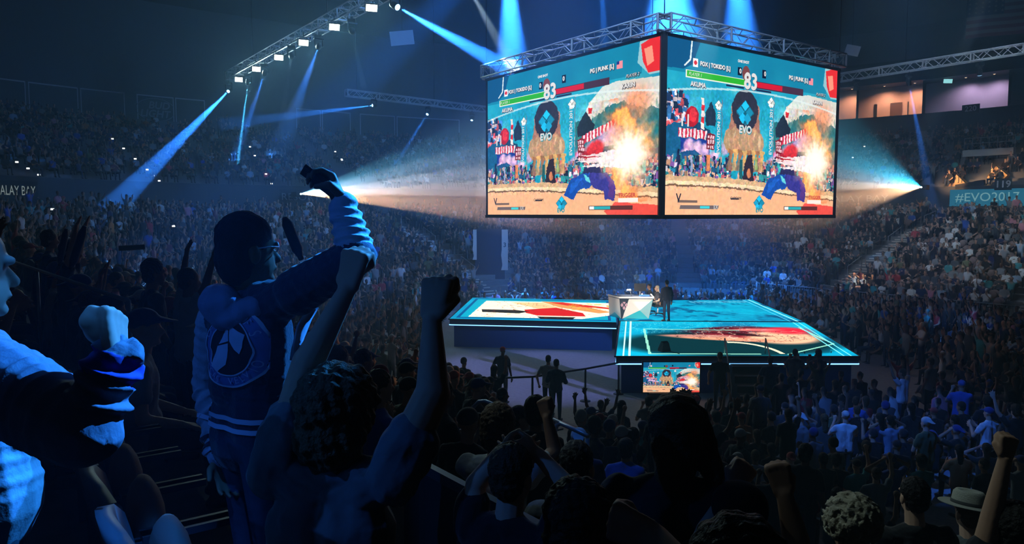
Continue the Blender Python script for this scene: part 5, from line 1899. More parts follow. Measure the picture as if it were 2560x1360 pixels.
def person_fig(sit=False, armR='down', armL='down', lean=0.0, yaw=0.0, nod=0.0, hair='short', fat=1.0, fine=False, sleeve=0.55, twist=0.0, female=False):
    """a whole figure facing +y with the soles on z=0 ; returns Fig and head frame"""
    f = Fig()
    hip = 0.50 if sit else 0.93
    P = np.array([0, 0, hip])
    up = np.array([0, math.sin(lean), math.cos(lean)])
    fw = np.array([0, math.cos(lean), -math.sin(lean)])
    rt = np.array([1.0, 0, 0])
    c2, s2 = math.cos(twist), math.sin(twist)
    rt2 = rt * c2 + fw * s2
    fw2 = fw * c2 - rt * s2
    N = P + up * 0.53
    sw = (0.165 if female else 0.185)
    w = fat
    # trunk
    for q in (-1, 1):
        f.limb(P + rt * q * 0.06 + up * 0.0, P + rt * q * 0.05 + up * 0.16, 0.118 * w, 0.108 * w, SHIRT, (fw, 0.88))
        f.limb(P + rt * q * 0.05 + up * 0.16, P + rt2 * q * 0.075 + up * 0.38, 0.108 * w, 0.112, SHIRT, (fw, 0.85))
        f.limb(P + rt2 * q * 0.04 + up * 0.47, P + rt2 * q * (sw - 0.02) + up * 0.455, 0.062, 0.060, SHIRT)
        f.limb(N - up * 0.02, P + rt2 * q * 0.12 + up * 0.475, 0.058, 0.045, SHIRT)
    f.ball(P + fw * 0.02 * w + up * 0.10, (0.13 * w, 0.105 * w, 0.13), SHIRT, np.stack([rt, fw, up], 1))
    # neck and head
    hy = np.array([math.sin(yaw), math.cos(yaw), 0])
    hf = unit(hy * math.cos(nod) + np.array([0, 0, 1]) * math.sin(nod))
    hu = unit(np.array([0, 0, 1.0]) * math.cos(nod) - hy * math.sin(nod))
    H = N + up * 0.10 + np.array([0, 0, 0.085]) + fw * 0.02
    f.limb(N - up * 0.03, H - hu * 0.06, 0.058, 0.052, SKIN)
    add_head(f, H, hf, hu, 1.0, fine)
    add_hair(f, H, hf, hu, hair)
    # arms
    for q, arm in ((1, armR), (-1, armL)):
        e, wr, hk = ARMS[arm]
        sh = P + rt2 * q * sw + up * 0.455
        tr = lambda v: sh + rt2 * q * v[0] + fw2 * v[1] + up * v[2] * 1.0
        E_, W_ = tr(e), tr(wr)
        ms = sh + (E_ - sh) * sleeve
        f.limb(sh, ms, 0.056, 0.052, SHIRT)
        f.limb(ms, E_, 0.045, 0.040, SKIN if sleeve < 0.95 else SHIRT)
        f.limb(E_, W_, 0.042, 0.028, SKIN if sleeve < 0.95 else SHIRT)
        d = unit(W_ - E_)
        if arm == 'head': d = unit(-rt2 * q * 0.8 + up * 0.4)
        if arm == 'clap': d = unit(fw2 * 0.7 + up * 0.5 - rt2 * q * 0.25)
        pal = -rt2 * q if arm not in ('lap', 'head') else -up
        if arm in ('up', 'bent', 'upopen', 'phone'): pal = fw2
        add_hand(f, W_, d, pal, hk, 1.0, SKIN, fine, side=1 if q > 0 else -1)
    # legs
    for q in (-1, 1):
        hj = P + rt * q * 0.085
        if sit:
            kn = hj + np.array([q * 0.04, 0.42, 0.0])
            an = np.array([kn[0], kn[1] + 0.02, 0.08])
        else:
            kn = hj + np.array([q * 0.015, 0.02, -0.42])
            an = np.array([kn[0] + q * 0.01, -0.02, 0.08])
        f.limb(hj, kn, 0.090 * (0.5 + 0.5 * w), 0.062, TROU)
        f.limb(kn, an + (kn - an) * 0.6, 0.060, 0.058, TROU)
        f.limb(an + (kn - an) * 0.6, an, 0.058, 0.042, TROU)
        f.limb(an + np.array([0, -0.03, -0.035]), an + np.array([q * 0.02, 0.16, -0.045]), 0.043, 0.036, SHOE, ((0, 0, 1), 0.9))
    f.limb(P - rt * 0.05, P + rt * 0.05, 0.115 * w, 0.115 * w, TROU, (fw, 0.9))
    return f, (H, hf, hu)


POSES = [
    # name, kwargs, phrase
    ('sit_lap', dict(sit=True, armR='lap', armL='lap', lean=0.05), 'sitting with hands in lap'),
    ('sit_clap', dict(sit=True, armR='clap', armL='clap', lean=0.05), 'sitting and clapping'),
    ('sit_head', dict(sit=True, armR='head', armL='head', nod=0.1), 'sitting with hands on head'),
    ('sit_one', dict(sit=True, armR='up', armL='lap'), 'sitting with one fist up'),
    ('sit_chin', dict(sit=True, armR='chin', armL='lap', lean=0.25), 'sitting and leaning forward'),
    ('sit_phone', dict(sit=True, armR='phone', armL='phone'), 'sitting and filming'),
    ('sit_both', dict(sit=True, armR='upopen', armL='upopen'), 'sitting with both arms raised'),
    ('stand_down', dict(armR='down', armL='pocket'), 'standing with arms down'),
    ('stand_one', dict(armR='up', armL='down'), 'standing with one fist up'),
    ('stand_both', dict(armR='upopen', armL='upopen'), 'standing with both arms raised'),
    ('stand_phone', dict(armR='phone', armL='phone'), 'standing and filming'),
    ('stand_cross', dict(armR='cross', armL='cross'), 'standing with folded arms'),
    ('stand_clap', dict(armR='clap', armL='clap'), 'standing and clapping'),
    ('suit_down', dict(armR='down', armL='down', sleeve=1.0, nod=-0.25), 'standing in a suit'),
    ('suit_cross', dict(armR='cross', armL='cross', sleeve=1.0), 'standing in a suit with folded arms'),
]
PI_ = {p[0]: i for i, p in enumerate(POSES)}
HAIRK = ['short', 'full', 'long', 'cap', 'backcap', 'beanie']
HAIRW = {'short': 'short hair', 'full': 'thick hair', 'long': 'long hair', 'cap': 'a cap', 'backcap': 'a backward cap', 'beanie': 'a beanie'}
TPL = []
for i, (nm, kw, ph) in enumerate(POSES):
    hk = ['short', 'full', 'long', 'cap', 'short', 'backcap', 'beanie'][i % 7]
    f, hd = person_fig(hair=hk, **kw)
    near = f.sel({SKIN, TROU, SHOE, SHIRT}) if False else f
    d = {}
    bodyf = Fig()
    bodyf.p = [q for q in f.p if not (q[4] in (HAIR,) or (q[4] == SHIRT and q[3] is None and np.linalg.norm(q[0] - hd[0]) < 0.12) or (q[4] == SHIRT and q[5] is not None and not isinstance(q[5], np.ndarray) and np.linalg.norm(q[0] - hd[0]) < 0.16))]
    d['body'] = bodyf.grow(0.013, 2, 0.35, name='body')
    shirt = Fig()
    shirt.p = [q for q in bodyf.p if q[4] == SHIRT]
    d['shirt'] = shirt.grow(0.018, 3, 0.5, inflate=0.012, name='shirt', mats=[M_TINTC], tagmap={SHIRT: 0}, wrinkle=0.012, seed=i)
    d['head'] = hd
    d['far'] = f.grow(0.026, 2, 0.22, name='body')
    st = f.grow(0.045, 1, 0.16, name='stuff')
    st.calc_loop_triangles()
    n = len(st.vertices)
    co = np.empty(n * 3); st.vertices.foreach_get('co', co)
    T = np.empty(len(st.loop_triangles) * 3, np.int32); st.loop_triangles.foreach_get('vertices', T)
    mi = np.array([p.material_index for p in st.polygons])
    tp = np.array([t.polygon_index for t in st.loop_triangles])
    vm = np.zeros(n, int)
    vm[T.reshape(-1, 3).ravel()] = np.repeat(mi[tp], 3)
    d['stuff'] = (co.reshape(-1, 3), T.reshape(-1, 3), vm)
    bpy.data.meshes.remove(st)
    TPL.append(d)
HAIRM = {}
for hk in HAIRK:
    f = Fig()
    add_hair(f, (0, 0, 0), (0, 1, 0), (0, 0, 1), hk)
    HAIRM[hk] = f.grow(0.014, 2, 0.6, name='hair' if hk in ('short', 'full', 'long') else 'cap', mats=[M_HAIR, M_TINTC], tagmap={HAIR: 0, SHIRT: 1}, wrinkle=0.008 if hk in ('full', 'long') else 0.0, wscale=0.06)

CLOTH = [('black', (0.015, 0.015, 0.018)), ('black', (0.02, 0.02, 0.022)), ('dark grey', (0.07, 0.075, 0.08)), ('navy', (0.02, 0.03, 0.09)), ('grey', (0.22, 0.23, 0.24)),
         ('white', (0.62, 0.63, 0.64)), ('red', (0.42, 0.04, 0.05)), ('pale blue', (0.30, 0.42, 0.55)), ('teal', (0.05, 0.28, 0.30)), ('maroon', (0.16, 0.03, 0.05)), ('olive', (0.13, 0.14, 0.07)),
         ('orange', (0.50, 0.18, 0.05)), ('pink', (0.55, 0.22, 0.28)), ('royal blue', (0.04, 0.10, 0.42))]
CLOTHW = [13, 11, 11, 7, 8, 5.5, 1.3, 3, 2.2, 1.0, 1.6, 0.5, 1.0, 1.5]


def put_person(pose, loc, rz, shirt, hair, label, group, parts=True, scale=1.0, cap=(0.03, 0.03, 0.035)):
    d = TPL[pose]
    if not parts:
        o = bpy.data.objects.new('person', d['far'])
        o.location = loc
        o.rotation_euler = (0, 0, rz)
        o.scale = (scale,) * 3
        o.color = (*shirt, 1)
        COL.objects.link(o)
        return tag(o, label, 'person', group)
    r = bpy.data.objects.new('person', d['body'])
    r.location = loc
    r.rotation_euler = (0, 0, rz)
    r.scale = (scale,) * 3
    r.color = (*shirt, 1)
    COL.objects.link(r)
    tag(r, label, 'person', group)
    s = bpy.data.objects.new('shirt', d['shirt'])
    s.color = (*shirt, 1)
    s.parent = r
    COL.objects.link(s)
    H, hf, hu = d['head']
    rr, ff, uu = frame_of(hf, hu)
    M = Matrix(np.stack([rr, ff, uu], 1).tolist()).to_4x4()
    M.translation = Vector(H)
    h = bpy.data.objects.new(HAIRM[hair].name.split('.')[0], HAIRM[hair])
    h.matrix_basis = M
    h.color = (*cap, 1)
    h.parent = r
    COL.objects.link(h)
    return r
# ------------------------------------------------------------------ the audience
ONES = 'zeroth first second third fourth fifth sixth seventh eighth ninth tenth eleventh twelfth thirteenth fourteenth fifteenth sixteenth seventeenth eighteenth nineteenth'.split()
TENS = {2: 'twent', 3: 'thirt', 4: 'fort', 5: 'fift', 6: 'sixt', 7: 'sevent', 8: 'eight', 9: 'ninet'}


def ordw(n):
    if n < 20: return ONES[n]
    if n >= 100: return 'hundred-and-' + ordw(n - 100) if n > 100 else 'hundredth'
    return TENS[n // 10] + ('ieth' if n % 10 == 0 else 'y-' + ONES[n % 10])


SKY_X = [0, 60, 120, 200, 300, 400, 480, 560, 730, 930, 1000, 1100, 1150, 1200, 1300, 1340, 1400, 1450, 1520, 1600, 1640, 1700, 1800, 1900, 2000, 2100, 2200, 2560]
SKY_Y = [560, 560, 570, 605, 650, 660, 670, 720, 800, 880, 890, 880, 890, 925, 1010, 1020, 1070, 1020, 1000, 990, 980, 990, 985, 960, 900, 890, 890, 890]
sky = lambda px: float(np.interp(px, SKY_X, SKY_Y))


def ring_fine(d, step):
    """seats along the row at offset d: (u,v,nu,nv) with inward normals"""
    r = RC + d
    segs = []
    cs = [(U1 - RC, V1 - RC, 0), (U0 + RC, V1 - RC, 90), (U0 + RC, V0 + RC, 180), (U1 - RC, V0 + RC, 270)]
    out = []
    for i, (cu, cv, a0) in enumerate(cs):
        n = int(r * math.pi / 2 / step)
        for k in range(n):
            a = math.radians(a0 + 90 * (k + 0.5) / n)
            if abs((a0 + 90 * (k + 0.5) / n - a0) - 45) * math.pi / 180 * r < 0.65: continue
            out.append((cu + r * math.cos(a), cv + r * math.sin(a), -math.cos(a), -math.sin(a)))
        cu2, cv2, a2 = cs[(i + 1) % 4]
        e = math.radians(a0 + 90)
        p = np.array([cu + r * math.cos(e), cv + r * math.sin(e)])
        q = np.array([cu2 + r * math.cos(e), cv2 + r * math.sin(e)])
        L = np.linalg.norm(q - p)
        n = max(1, int(L / step))
        for k in range(n):
            c = p + (q - p) * (k + 0.5) / n
            co = c[1] if abs(math.cos(e)) > 0.5 else c[0]
            if abs((co - 26.0 + 5.5) % 11.0 - 5.5) < 0.85: continue
            out.append((c[0], c[1], -math.cos(e), -math.sin(e)))
    return out


stage_quads = [qa, qb, qc]


def on_stage(x, y, m=0.9):
    for q in stage_quads:
        xs, ys = [p.x for p in q], [p.y for p in q]
        if min(xs) - m < x < max(xs) + m and min(ys) - m < y < max(ys) + m: return True
    return False


CLOTHD = [16, 14, 10, 9, 5, 2.2, 1.2, 1.5, 1.5, 1.5, 1.5, 0.5, 0.6, 1.2]
cands, empties = [], []
SIT = [PI_['sit_lap']] * 5 + [PI_['sit_clap']] * 3 + [PI_['sit_head']] + [PI_['sit_one']] + [PI_['sit_chin']] * 3 + [PI_['sit_phone']] + [PI_['sit_both']]
STAND = [PI_['stand_down']] * 3 + [PI_['stand_one']] * 2 + [PI_['stand_both']] * 2 + [PI_['stand_phone']] + [PI_['stand_cross']] + [PI_['stand_clap']] * 2


def consider(P, dirv, zone, row, occ, pstand, floor_z):
    pr = PROJ(P + Vector((0, 0, 1.2)))
    if pr is None or pr[2] < 3.6: return
    px, py, d = pr
    if zone == 'near stand' and ((px > 1120 and d < 9.5) or (px > 480 and d < 4.6)): return
    mx = 40 + 500 / d
    if px < -mx or px > 2560 + mx or py > 1360 + 1500 / d or py < 0: return
    if d > 36 and 1225 < px < 2075 and 190 < py < 515: return
    if -3.4 < P.x < 0.2 and 46.8 < P.y < 51.5: return
    rz = math.atan2(-dirv[0], dirv[1])
    jit = Vector((RNG.uniform(-0.05, 0.05), RNG.uniform(-0.05, 0.05), 0))
    rr = RNG.random()
    if rr > occ:
        if zone in ('right stand', 'near stand') and d < 62: empties.append((P, rz, d, px, py))
        return
    stand = RNG.random() < pstand
    pose = RNG.choice(STAND if stand else SIT)
    sc = RNG.uniform(0.94, 1.05)
    if d < 22:
        pp = PROJ(P + Vector((0, 0, (1.78 if stand else 1.36) * sc)))
        if pp[1] < sky(px) - 4:
            if stand:
                pose = RNG.choice(SIT[:8])
                pp = PROJ(P + Vector((0, 0, 1.36 * sc)))
            if pp[1] < sky(px) - 4: return
    c = RNG.choices(CLOTH, CLOTHW if zone == 'right stand' or zone == 'right floor' else CLOTHD)[0]
    cands.append(dict(P=P + jit, rz=rz + RNG.uniform(-0.3, 0.3), zone=zone, row=row, d=d, px=px, py=py, pose=pose, sc=sc, cloth=c, hair=RNG.choice(HAIRK)))


for k in range(N_LOW):
    for (u, v, nu, nv) in ring_fine((k + 0.5) * ROW_D, 0.56):
        near = u < U0 + 0.5
        far_u = u > U1 - 1
        zone = 'near stand' if near and v < V1 - RC + 6 else ('right stand' if far_u else 'rear stand')
        if zone == 'near stand' and 15.5 < v < 17.0: continue
        P = UV(u, v, row_z(k))
        dd = Vector((UX * nu - UY * nv, UY * nu + UX * nv, 0))
        consider(P, dd, zone, k + 1, 0.90 if far_u else 0.96, 0.30 if near else 0.16, row_z(k))
for k in range(N_UP - 4):
    for (u, v, nu, nv) in ring_fine(19.75 + (k + 0.5) * 0.85, 0.58):
        P = UV(u, v, up_z(k))
        dd = Vector((UX * nu - UY * nv, UY * nu + UX * nv, 0))
        consider(P, dd, 'upper stand', k + 1, 0.45, 0.04, up_z(k))
# floor: rows before the stage, right of it, behind it, and the pit on its left
for r in range(9):
    y = 20.6 - r * 0.92
    for i in range(40):
        x = 1.6 + i * 0.60
        u, v = toUV((x, y))
        if u < U0 + 1.2 or u > U1 - 3 or x > 24 or (y > 17.0 and x < 3.4) or u < 11.8 or (u < 15.0 and x < 2.6): continue
        consider(Vector((x, y, 0)), Vector((-0.1, 1, 0)), 'front floor', r + 1, 0.9, 0.18, 0)
for r in range(11):
    x = 14.2 + r * 0.95
    for i in range(36):
        y = 22.0 + i * 0.60
        u, v = toUV((x, y))
        if u > U1 - 1.6 or on_stage(x, y): continue
        consider(Vector((x, y, 0)), Vector((-1, 0.1, 0)), 'right floor', r + 1, 0.88, 0.25, 0)
for r in range(9):
    x = -4.2 - r * 0.95
    for i in range(34):
        y = 26.0 + i * 0.6
        u, v = toUV((x, y))
        if u < U0 + 1.0 or v > V1 - 1.2 or (u < U0 + RC and v > V1 - RC and math.hypot(u - U0 - RC, v - V1 + RC) > RC - 1): continue
        consider(Vector((x, y, 0)), Vector((1, 0.1, 0)), 'left floor', r + 1, 0.85, 0.5, 0)
for r in range(4):
    y = 41.5 + r * 1.1
    for i in range(34):
        x = -4.0 + i * 0.6
        u, v = toUV((x, y))
        if u > U1 - 1.6 or v > V1 - 1.2: continue
        consider(Vector((x, y, 0)), Vector((0, -1, 0)), 'rear floor', r + 1, 0.8, 0.1, 0)

HERO_BASES = [(-0.98, 2.72), (-0.5, 2.25)]
cands.sort(key=lambda c: c['d'])
N_OWN = 262
rows = {}
for c in cands: rows.setdefault((c['zone'], c['row']), []).append(c)
for lst in rows.values():
    lst.sort(key=lambda c: c['px'])
    for i, c in enumerate(lst): c['ord'] = i + 1
own, rest = cands[:N_OWN], cands[N_OWN:]
CAPC = [(0.02, 0.02, 0.025), (0.3, 0.04, 0.04), (0.5, 0.5, 0.5), (0.03, 0.05, 0.2)]
for c in own:
    lab = f"{c['zone']} row {ordw(c['row']).replace('zeroth', 'one')}, {ordw(c['ord'])} from left: {c['cloth'][0]} top, {POSES[c['pose']][2]}"
    put_person(c['pose'], c['P'], c['rz'], c['cloth'][1], c['hair'], lab, 'spectators in the ' + c['zone'], True, c['sc'], RNG.choice(CAPC))
# everybody farther off: one body of people
PV, PF, PC = [], [], []
base = 0
SKA, HAA, TRA = np.array(SKINS), np.array(HAIRS), np.array(TROUS)
for pi, d in enumerate(TPL):
    grp = [c for c in rest if c['pose'] == pi]
    if not grp: continue
    co, T, vm = d['stuff']
    M = len(grp)
    rz = np.array([c['rz'] for c in grp]); sc = np.array([c['sc'] for c in grp])
    P = np.array([tuple(c['P']) for c in grp])
    cz, sz = np.cos(rz), np.sin(rz)
    X_ = (co[None, :, 0] * cz[:, None] - co[None, :, 1] * sz[:, None]) * sc[:, None] + P[:, 0:1]
    Y_ = (co[None, :, 0] * sz[:, None] + co[None, :, 1] * cz[:, None]) * sc[:, None] + P[:, 1:2]
    Z_ = co[None, :, 2] * sc[:, None] + P[:, 2:3]
    PV.append(np.stack([X_, Y_, Z_], -1).reshape(-1, 3))
    PF.append((T[None] + (base + np.arange(M) * len(co))[:, None, None]).reshape(-1, 3))
    base += M * len(co)
    rs = np.random.RandomState(pi)
    pal = np.zeros((M, 5, 3))
    pal[:, 0] = SKA[rs.randint(len(SKA), size=M)]
    pal[:, 1] = HAA[rs.randint(len(HAA), size=M)]
    pal[:, 2] = np.array([c['cloth'][1] for c in grp])
    pal[:, 3] = TRA[rs.randint(len(TRA), size=M)]
    pal[:, 4] = 0.03
    PC.append(pal[:, vm].reshape(-1, 3))
PV, PF, PC = np.concatenate(PV), np.concatenate(PF), np.concatenate(PC)
me = bpy.data.meshes.new('crowd')
me.vertices.add(len(PV)); me.vertices.foreach_set('co', PV.ravel())
me.loops.add(PF.size); me.loops.foreach_set('vertex_index', PF.ravel().astype(np.int32))
me.polygons.add(len(PF)); me.polygons.foreach_set('loop_start', np.arange(0, PF.size, 3))
me.polygons.foreach_set('use_smooth', np.ones(len(PF), bool))
me.update(calc_edges=True)
at = me.color_attributes.new('Col', 'FLOAT_COLOR', 'POINT')
at.data.foreach_set('color', np.concatenate([PC, np.ones((len(PC), 1))], 1).astype(np.float32).ravel())
me.materials.append(M_CROWD)
crowd = bpy.data.objects.new('crowd', me)
COL.objects.link(crowd)
tag(crowd, 'thousands of distant spectators filling the far stands and floor', 'crowd', kind='stuff')
print('CROWD', len(own), len(rest), len(PF))


# ------------------------------------------------------------------ empty folding seats between the spectators
def seat_parts(folded=True):
    b = MB()
    vs, fs = [], []
    nx, nz = 6, 6
    for side in (0, 1):
        for j in range(nz + 1):
            for i in range(nx + 1):
                x = -0.23 + 0.46 * i / nx
                z = 0.42 + 0.46 * j / nz
                edge = max(0, (j / nz - 0.7) / 0.3) ** 2 * abs(2 * i / nx - 1) ** 3
                y = -0.24 - 0.10 * j / nz + 0.05 * (2 * i / nx - 1) ** 2 + (0.055 if side else 0.0)
                vs.append((x, y, z - 0.07 * edge))
    n = (nx + 1) * (nz + 1)
    for j in range(nz):
        for i in range(nx):
            a = j * (nx + 1) + i
            fs.append((a, a + nx + 1, a + nx + 2, a + 1))
            fs.append((n + a, n + a + 1, n + a + nx + 2, n + a + nx + 1))
    for j in range(nz):
        for i in (0, nx):
            a, c = j * (nx + 1) + i, (j + 1) * (nx + 1) + i
            fs.append((a, n + a, n + c, c) if i else (a, c, n + c, n + a))
    for i in range(nx):
        a = nz * (nx + 1) + i
        fs.append((a, n + a, n + a + 1, a + 1)); fs.append((i, i + 1, n + i + 1, n + i))
    b.add(vs, fs, 0, True)
    c = MB()
    if folded: c.ell((0, -0.10, 0.62), (0.22, 0.075, 0.20), 14, 8)
    else: c.ell((0, -0.02, 0.44), (0.22, 0.22, 0.06), 14, 8)
    a = MB()
    for q in (-1, 1):
        a.box((q * 0.265, -0.05, 0.63), (0.05, 0.34, 0.035))
        a.box((q * 0.265, -0.17, 0.31), (0.04, 0.08, 0.62))
    return b, c, a


sb, sc_, sa = seat_parts()
one = MB()
for q in (sb, sc_): one.add(q.v, q.f, 0, True)
one.add(sa.v, sa.f, 1)
empties.sort(key=lambda e: e[2])
seat_me = None
for i, (P, rz, d, px, py) in enumerate(empties[:150]):
    lab = f'empty folding seat in the {"near stand" if d < 25 else "right stand"}, among seated spectators'
    if seat_me is None:
        o = one.build('arena_seat', [M_SEAT, M_SEATD])
        seat_me = o.data
    else:
        o = bpy.data.objects.new('arena_seat', seat_me)
        COL.objects.link(o)
    o.location = P
    o.rotation_euler = (0, 0, rz)
    tag(o, lab, 'seat', 'empty seats in the ' + ('near stand' if d < 25 else 'right stand'))
# ------------------------------------------------------------------ the people nearest to the viewer, one by one
def floor_z(x, y):
    u, v = toUV((x, y))
    d = U0 - u
    if d <= 0: return 0.0
    return row_z(min(N_LOW - 1, int(d / ROW_D)))


def solve(px, py, h, dmin=1.5, dmax=34):
    """depth at which a head centre seen at (px,py) stands h above the floor under it"""
    best = None
    for i in range(2400):
        d = dmin + (dmax - dmin) * i / 2400
        p = W(px, py, d)
        e = abs(p.z - h - floor_z(p.x, p.y))
        if best is None or e < best[0]: best = (e, d, p)
    return best[1], best[2]


STAGE_C = Vector((5.5, 31, 0))


def place(px, py, pose, hair, cloth, label, facing=None, group=None, cap=(0.03, 0.03, 0.035), scale=1.0, dmax=34, dmin=5.5):
    pi = PI_[pose]
    H = TPL[pi]['head'][0]
    d, p = solve(px, py, H[2] * scale, dmin=dmin, dmax=dmax)
    f = Vector(facing) if facing else (STAGE_C - p)
    rz = math.atan2(-f.x, f.y)
    R = Matrix.Rotation(rz, 3, 'Z')
    off = R @ Vector((H[0], H[1], 0)) * scale
    b = Vector((p.x - off.x, p.y - off.y, 0))
    b.z = floor_z(b.x, b.y)
    print('PLACE', px, py, round(d, 2), round(p.z - b.z - H[2], 2))
    return put_person(pi, b, rz, cloth, hair, label, group, True, scale, cap)


BLK, GRY, NVY, WHT, LIT_BLU, RED, TEAL = (0.012, 0.012, 0.014), (0.12, 0.125, 0.13), (0.02, 0.03, 0.08), (0.55, 0.56, 0.58), (0.06, 0.12, 0.4), (0.4, 0.04, 0.05), (0.05, 0.2, 0.22)  # the plain blue puts blue spotlight into the clothes' colour
place(1391, 908, 'suit_cross', 'short', (0.015, 0.02, 0.045), 'man in a dark suit standing by the rope barrier on the bare floor', (0.35, 1, 0), dmin=14)
place(1371, 898, 'stand_down', 'short', (0.42, 0.44, 0.46), 'man in a pale patterned shirt standing behind the suited man', (0.4, 1, 0), cap=RED, dmin=14)
place(1257, 876, 'stand_down', 'cap', NVY, 'person with a reddish cap standing on the floor edge left of the suited man', (0.5, 1, 0), cap=(0.35, 0.05, 0.07), dmin=14)
place(1236, 925, 'stand_one', 'long', BLK, 'long haired person in black raising a fist before the bare floor', (0.5, 1, 0), dmin=14)
place(1160, 905, 'stand_down', 'beanie', BLK, 'person in a dark eared hat beside the raised fist', (0.6, 1, 0), dmin=14)
place(1502, 1012, 'sit_both', 'short', (0.03, 0.04, 0.12), 'bald man in dark blue raising both arms at the stair rail', (0.2, 1, 0))
place(1300, 1045, 'sit_clap', 'short', LIT_BLU, 'blue lit spectator in profile below the rope barrier', (1, 0.25, 0))
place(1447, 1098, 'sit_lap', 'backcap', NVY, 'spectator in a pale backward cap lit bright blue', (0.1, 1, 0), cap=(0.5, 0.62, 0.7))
place(1565, 1122, 'sit_chin', 'full', LIT_BLU, 'curly haired spectator lit bright blue beside the big dark figure', (0.3, 1, 0))
place(1800, 890, 'stand_down', 'short', BLK, 'man in black standing beside the stage steps', (0.1, 1, 0))
place(1988, 882, 'stand_phone', 'short', GRY, 'photographer in grey standing at the stage front right of the steps', (0.3, 1, 0))
place(2046, 884, 'stand_phone', 'full', (0.08, 0.08, 0.09), 'photographer with thick hair at the stage corner', (0.0, 1, 0))
place(1926, 900, 'stand_down', 'short', NVY, 'person in navy between the steps and the grey photographer', (0.2, 1, 0))
place(2256, 932, 'stand_both', 'short', WHT, 'man in a white shirt with his arms up among the floor seats', (-0.6, 1, 0))
place(2404, 962, 'stand_phone', 'cap', LIT_BLU, 'cameraman lit deep blue standing above the floor seats', (0.35, 1, 0), cap=LIT_BLU)
place(2326, 905, 'stand_down', 'short', (0.3, 0.3, 0.31), 'person in a pale top beside the white shirted man', (-0.6, 1, 0), cap=RED)
place(1683, 987, 'sit_lap', 'short', BLK, 'short haired spectator in front of the stage monitor', (0.1, 1, 0))
place(1741, 1000, 'sit_lap', 'cap', GRY, 'spectator in a red cap at the right corner of the monitor', (0.2, 1, 0), cap=(0.4, 0.05, 0.05))
place(1622, 1003, 'sit_phone', 'full', GRY, 'spectator filming at the left corner of the stage monitor', (0.1, 1, 0))
place(1208, 1005, 'sit_clap', 'short', (0.3, 0.32, 0.34), 'spectator in a striped pale shirt left of the stair rail', (0.5, 1, 0))
place(1170, 1055, 'sit_lap', 'cap', BLK, 'spectator in a dark cap right of the big raised fist', (0.5, 1, 0))
place(1340, 1118, 'sit_lap', 'full', BLK, 'dark round haired spectator under the raised arm', (0.3, 1, 0))
place(2225, 1052, 'sit_head', 'short', (0.25, 0.3, 0.4), 'spectator in a pale blue shirt holding his head on the floor seats', (-0.2, 1, 0))
place(2140, 1003, 'sit_clap', 'short', LIT_BLU, 'short haired spectator clapping, lit blue on the floor seats', (0.7, 1, 0))
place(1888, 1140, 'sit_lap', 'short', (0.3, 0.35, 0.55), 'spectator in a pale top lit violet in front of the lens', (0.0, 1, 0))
place(2090, 1150, 'sit_lap', 'full', BLK, 'spiky haired dark spectator left of the raised hand', (0.2, 1, 0))
place(2190, 1185, 'sit_one', 'short', (0.2, 0.22, 0.24), 'spectator raising an open hand behind the curly head', (0.1, 1, 0))

J = lambda px, py, d: np.array(W(px, py, d))


def trunk(f, P, N, L, R, fw, w=1.0, tg=SHIRT, sleeve_r=0.06):
    """torso between pelvis P, neck base N and the shoulders"""
    P, N, L, R, fw = [np.array(q, float) for q in (P, N, L, R, fw)]
    fw = unit(fw)
    rt = unit(R - L)
    up = unit(N - P)
    mid = (L + R) / 2
    for q, S in ((-1, L), (1, R)):
        f.limb(P + rt * q * 0.06, P + (N - P) * 0.32 + rt * q * 0.05, 0.125 * w, 0.112 * w, tg, (fw, 0.85))
        f.limb(P + (N - P) * 0.32 + rt * q * 0.05, P + (N - P) * 0.72 + rt * q * 0.075, 0.112 * w, 0.118 * w, tg, (fw, 0.82))
        f.limb(P + (N - P) * 0.85 + rt * q * 0.04, S - rt * q * 0.01, 0.070, sleeve_r, tg)
        f.limb(N - up * 0.02, S * 0.7 + N * 0.3 - up * 0.01, 0.060, 0.050, tg)
    f.ball(P + (N - P) * 0.45, (0.15 * w, 0.115 * w, 0.2), tg, np.stack([rt, fw, up], 1))


def legs(f, P, fw, sit, fz, w=1.0):
    P, fw = np.array(P, float), unit(np.array([fw[0], fw[1], 0.0]))
    rt = np.cross(fw, [0, 0, 1.0])
    for q in (-1, 1):
        hj = P + rt * q * 0.09
        if sit:
            kn = hj + fw * 0.42 + rt * q * 0.05
            an = np.array([kn[0], kn[1], fz + 0.085])
        else:
            an = np.array([hj[0] + rt[0] * q * 0.03, hj[1] + rt[1] * q * 0.03, fz + 0.085])
            kn = (hj + an) / 2 + fw * 0.03
        f.limb(hj, kn, 0.095 * w, 0.065, TROU)
        f.limb(kn, an, 0.064, 0.044, TROU)
        f.limb(an - fw * 0.03 - np.array([0, 0, 0.04]), an + fw * 0.17 - np.array([0, 0, 0.05]), 0.043, 0.034, SHOE, ((0, 0, 1), 0.9))
    f.limb(P - rt * 0.06, P + rt * 0.06, 0.12 * w, 0.12 * w, TROU, (fw, 0.9))


def arm(f, S, E, Wr, r=(0.062, 0.048, 0.045, 0.03), sl=1.0, tg=SHIRT):
    S, E, Wr = [np.array(q, float) for q in (S, E, Wr)]
    if sl >= 2:
        f.limb(S, E, r[0], r[1], tg); f.limb(E, Wr, r[2], r[3], tg)
    else:
        m = S + (E - S) * sl
        f.limb(S, m, r[0], r[0] * 0.95, tg)
        f.limb(S, E, r[1] + 0.004, r[1] - 0.004, SKIN); f.limb(E, Wr, r[2], r[3], SKIN)


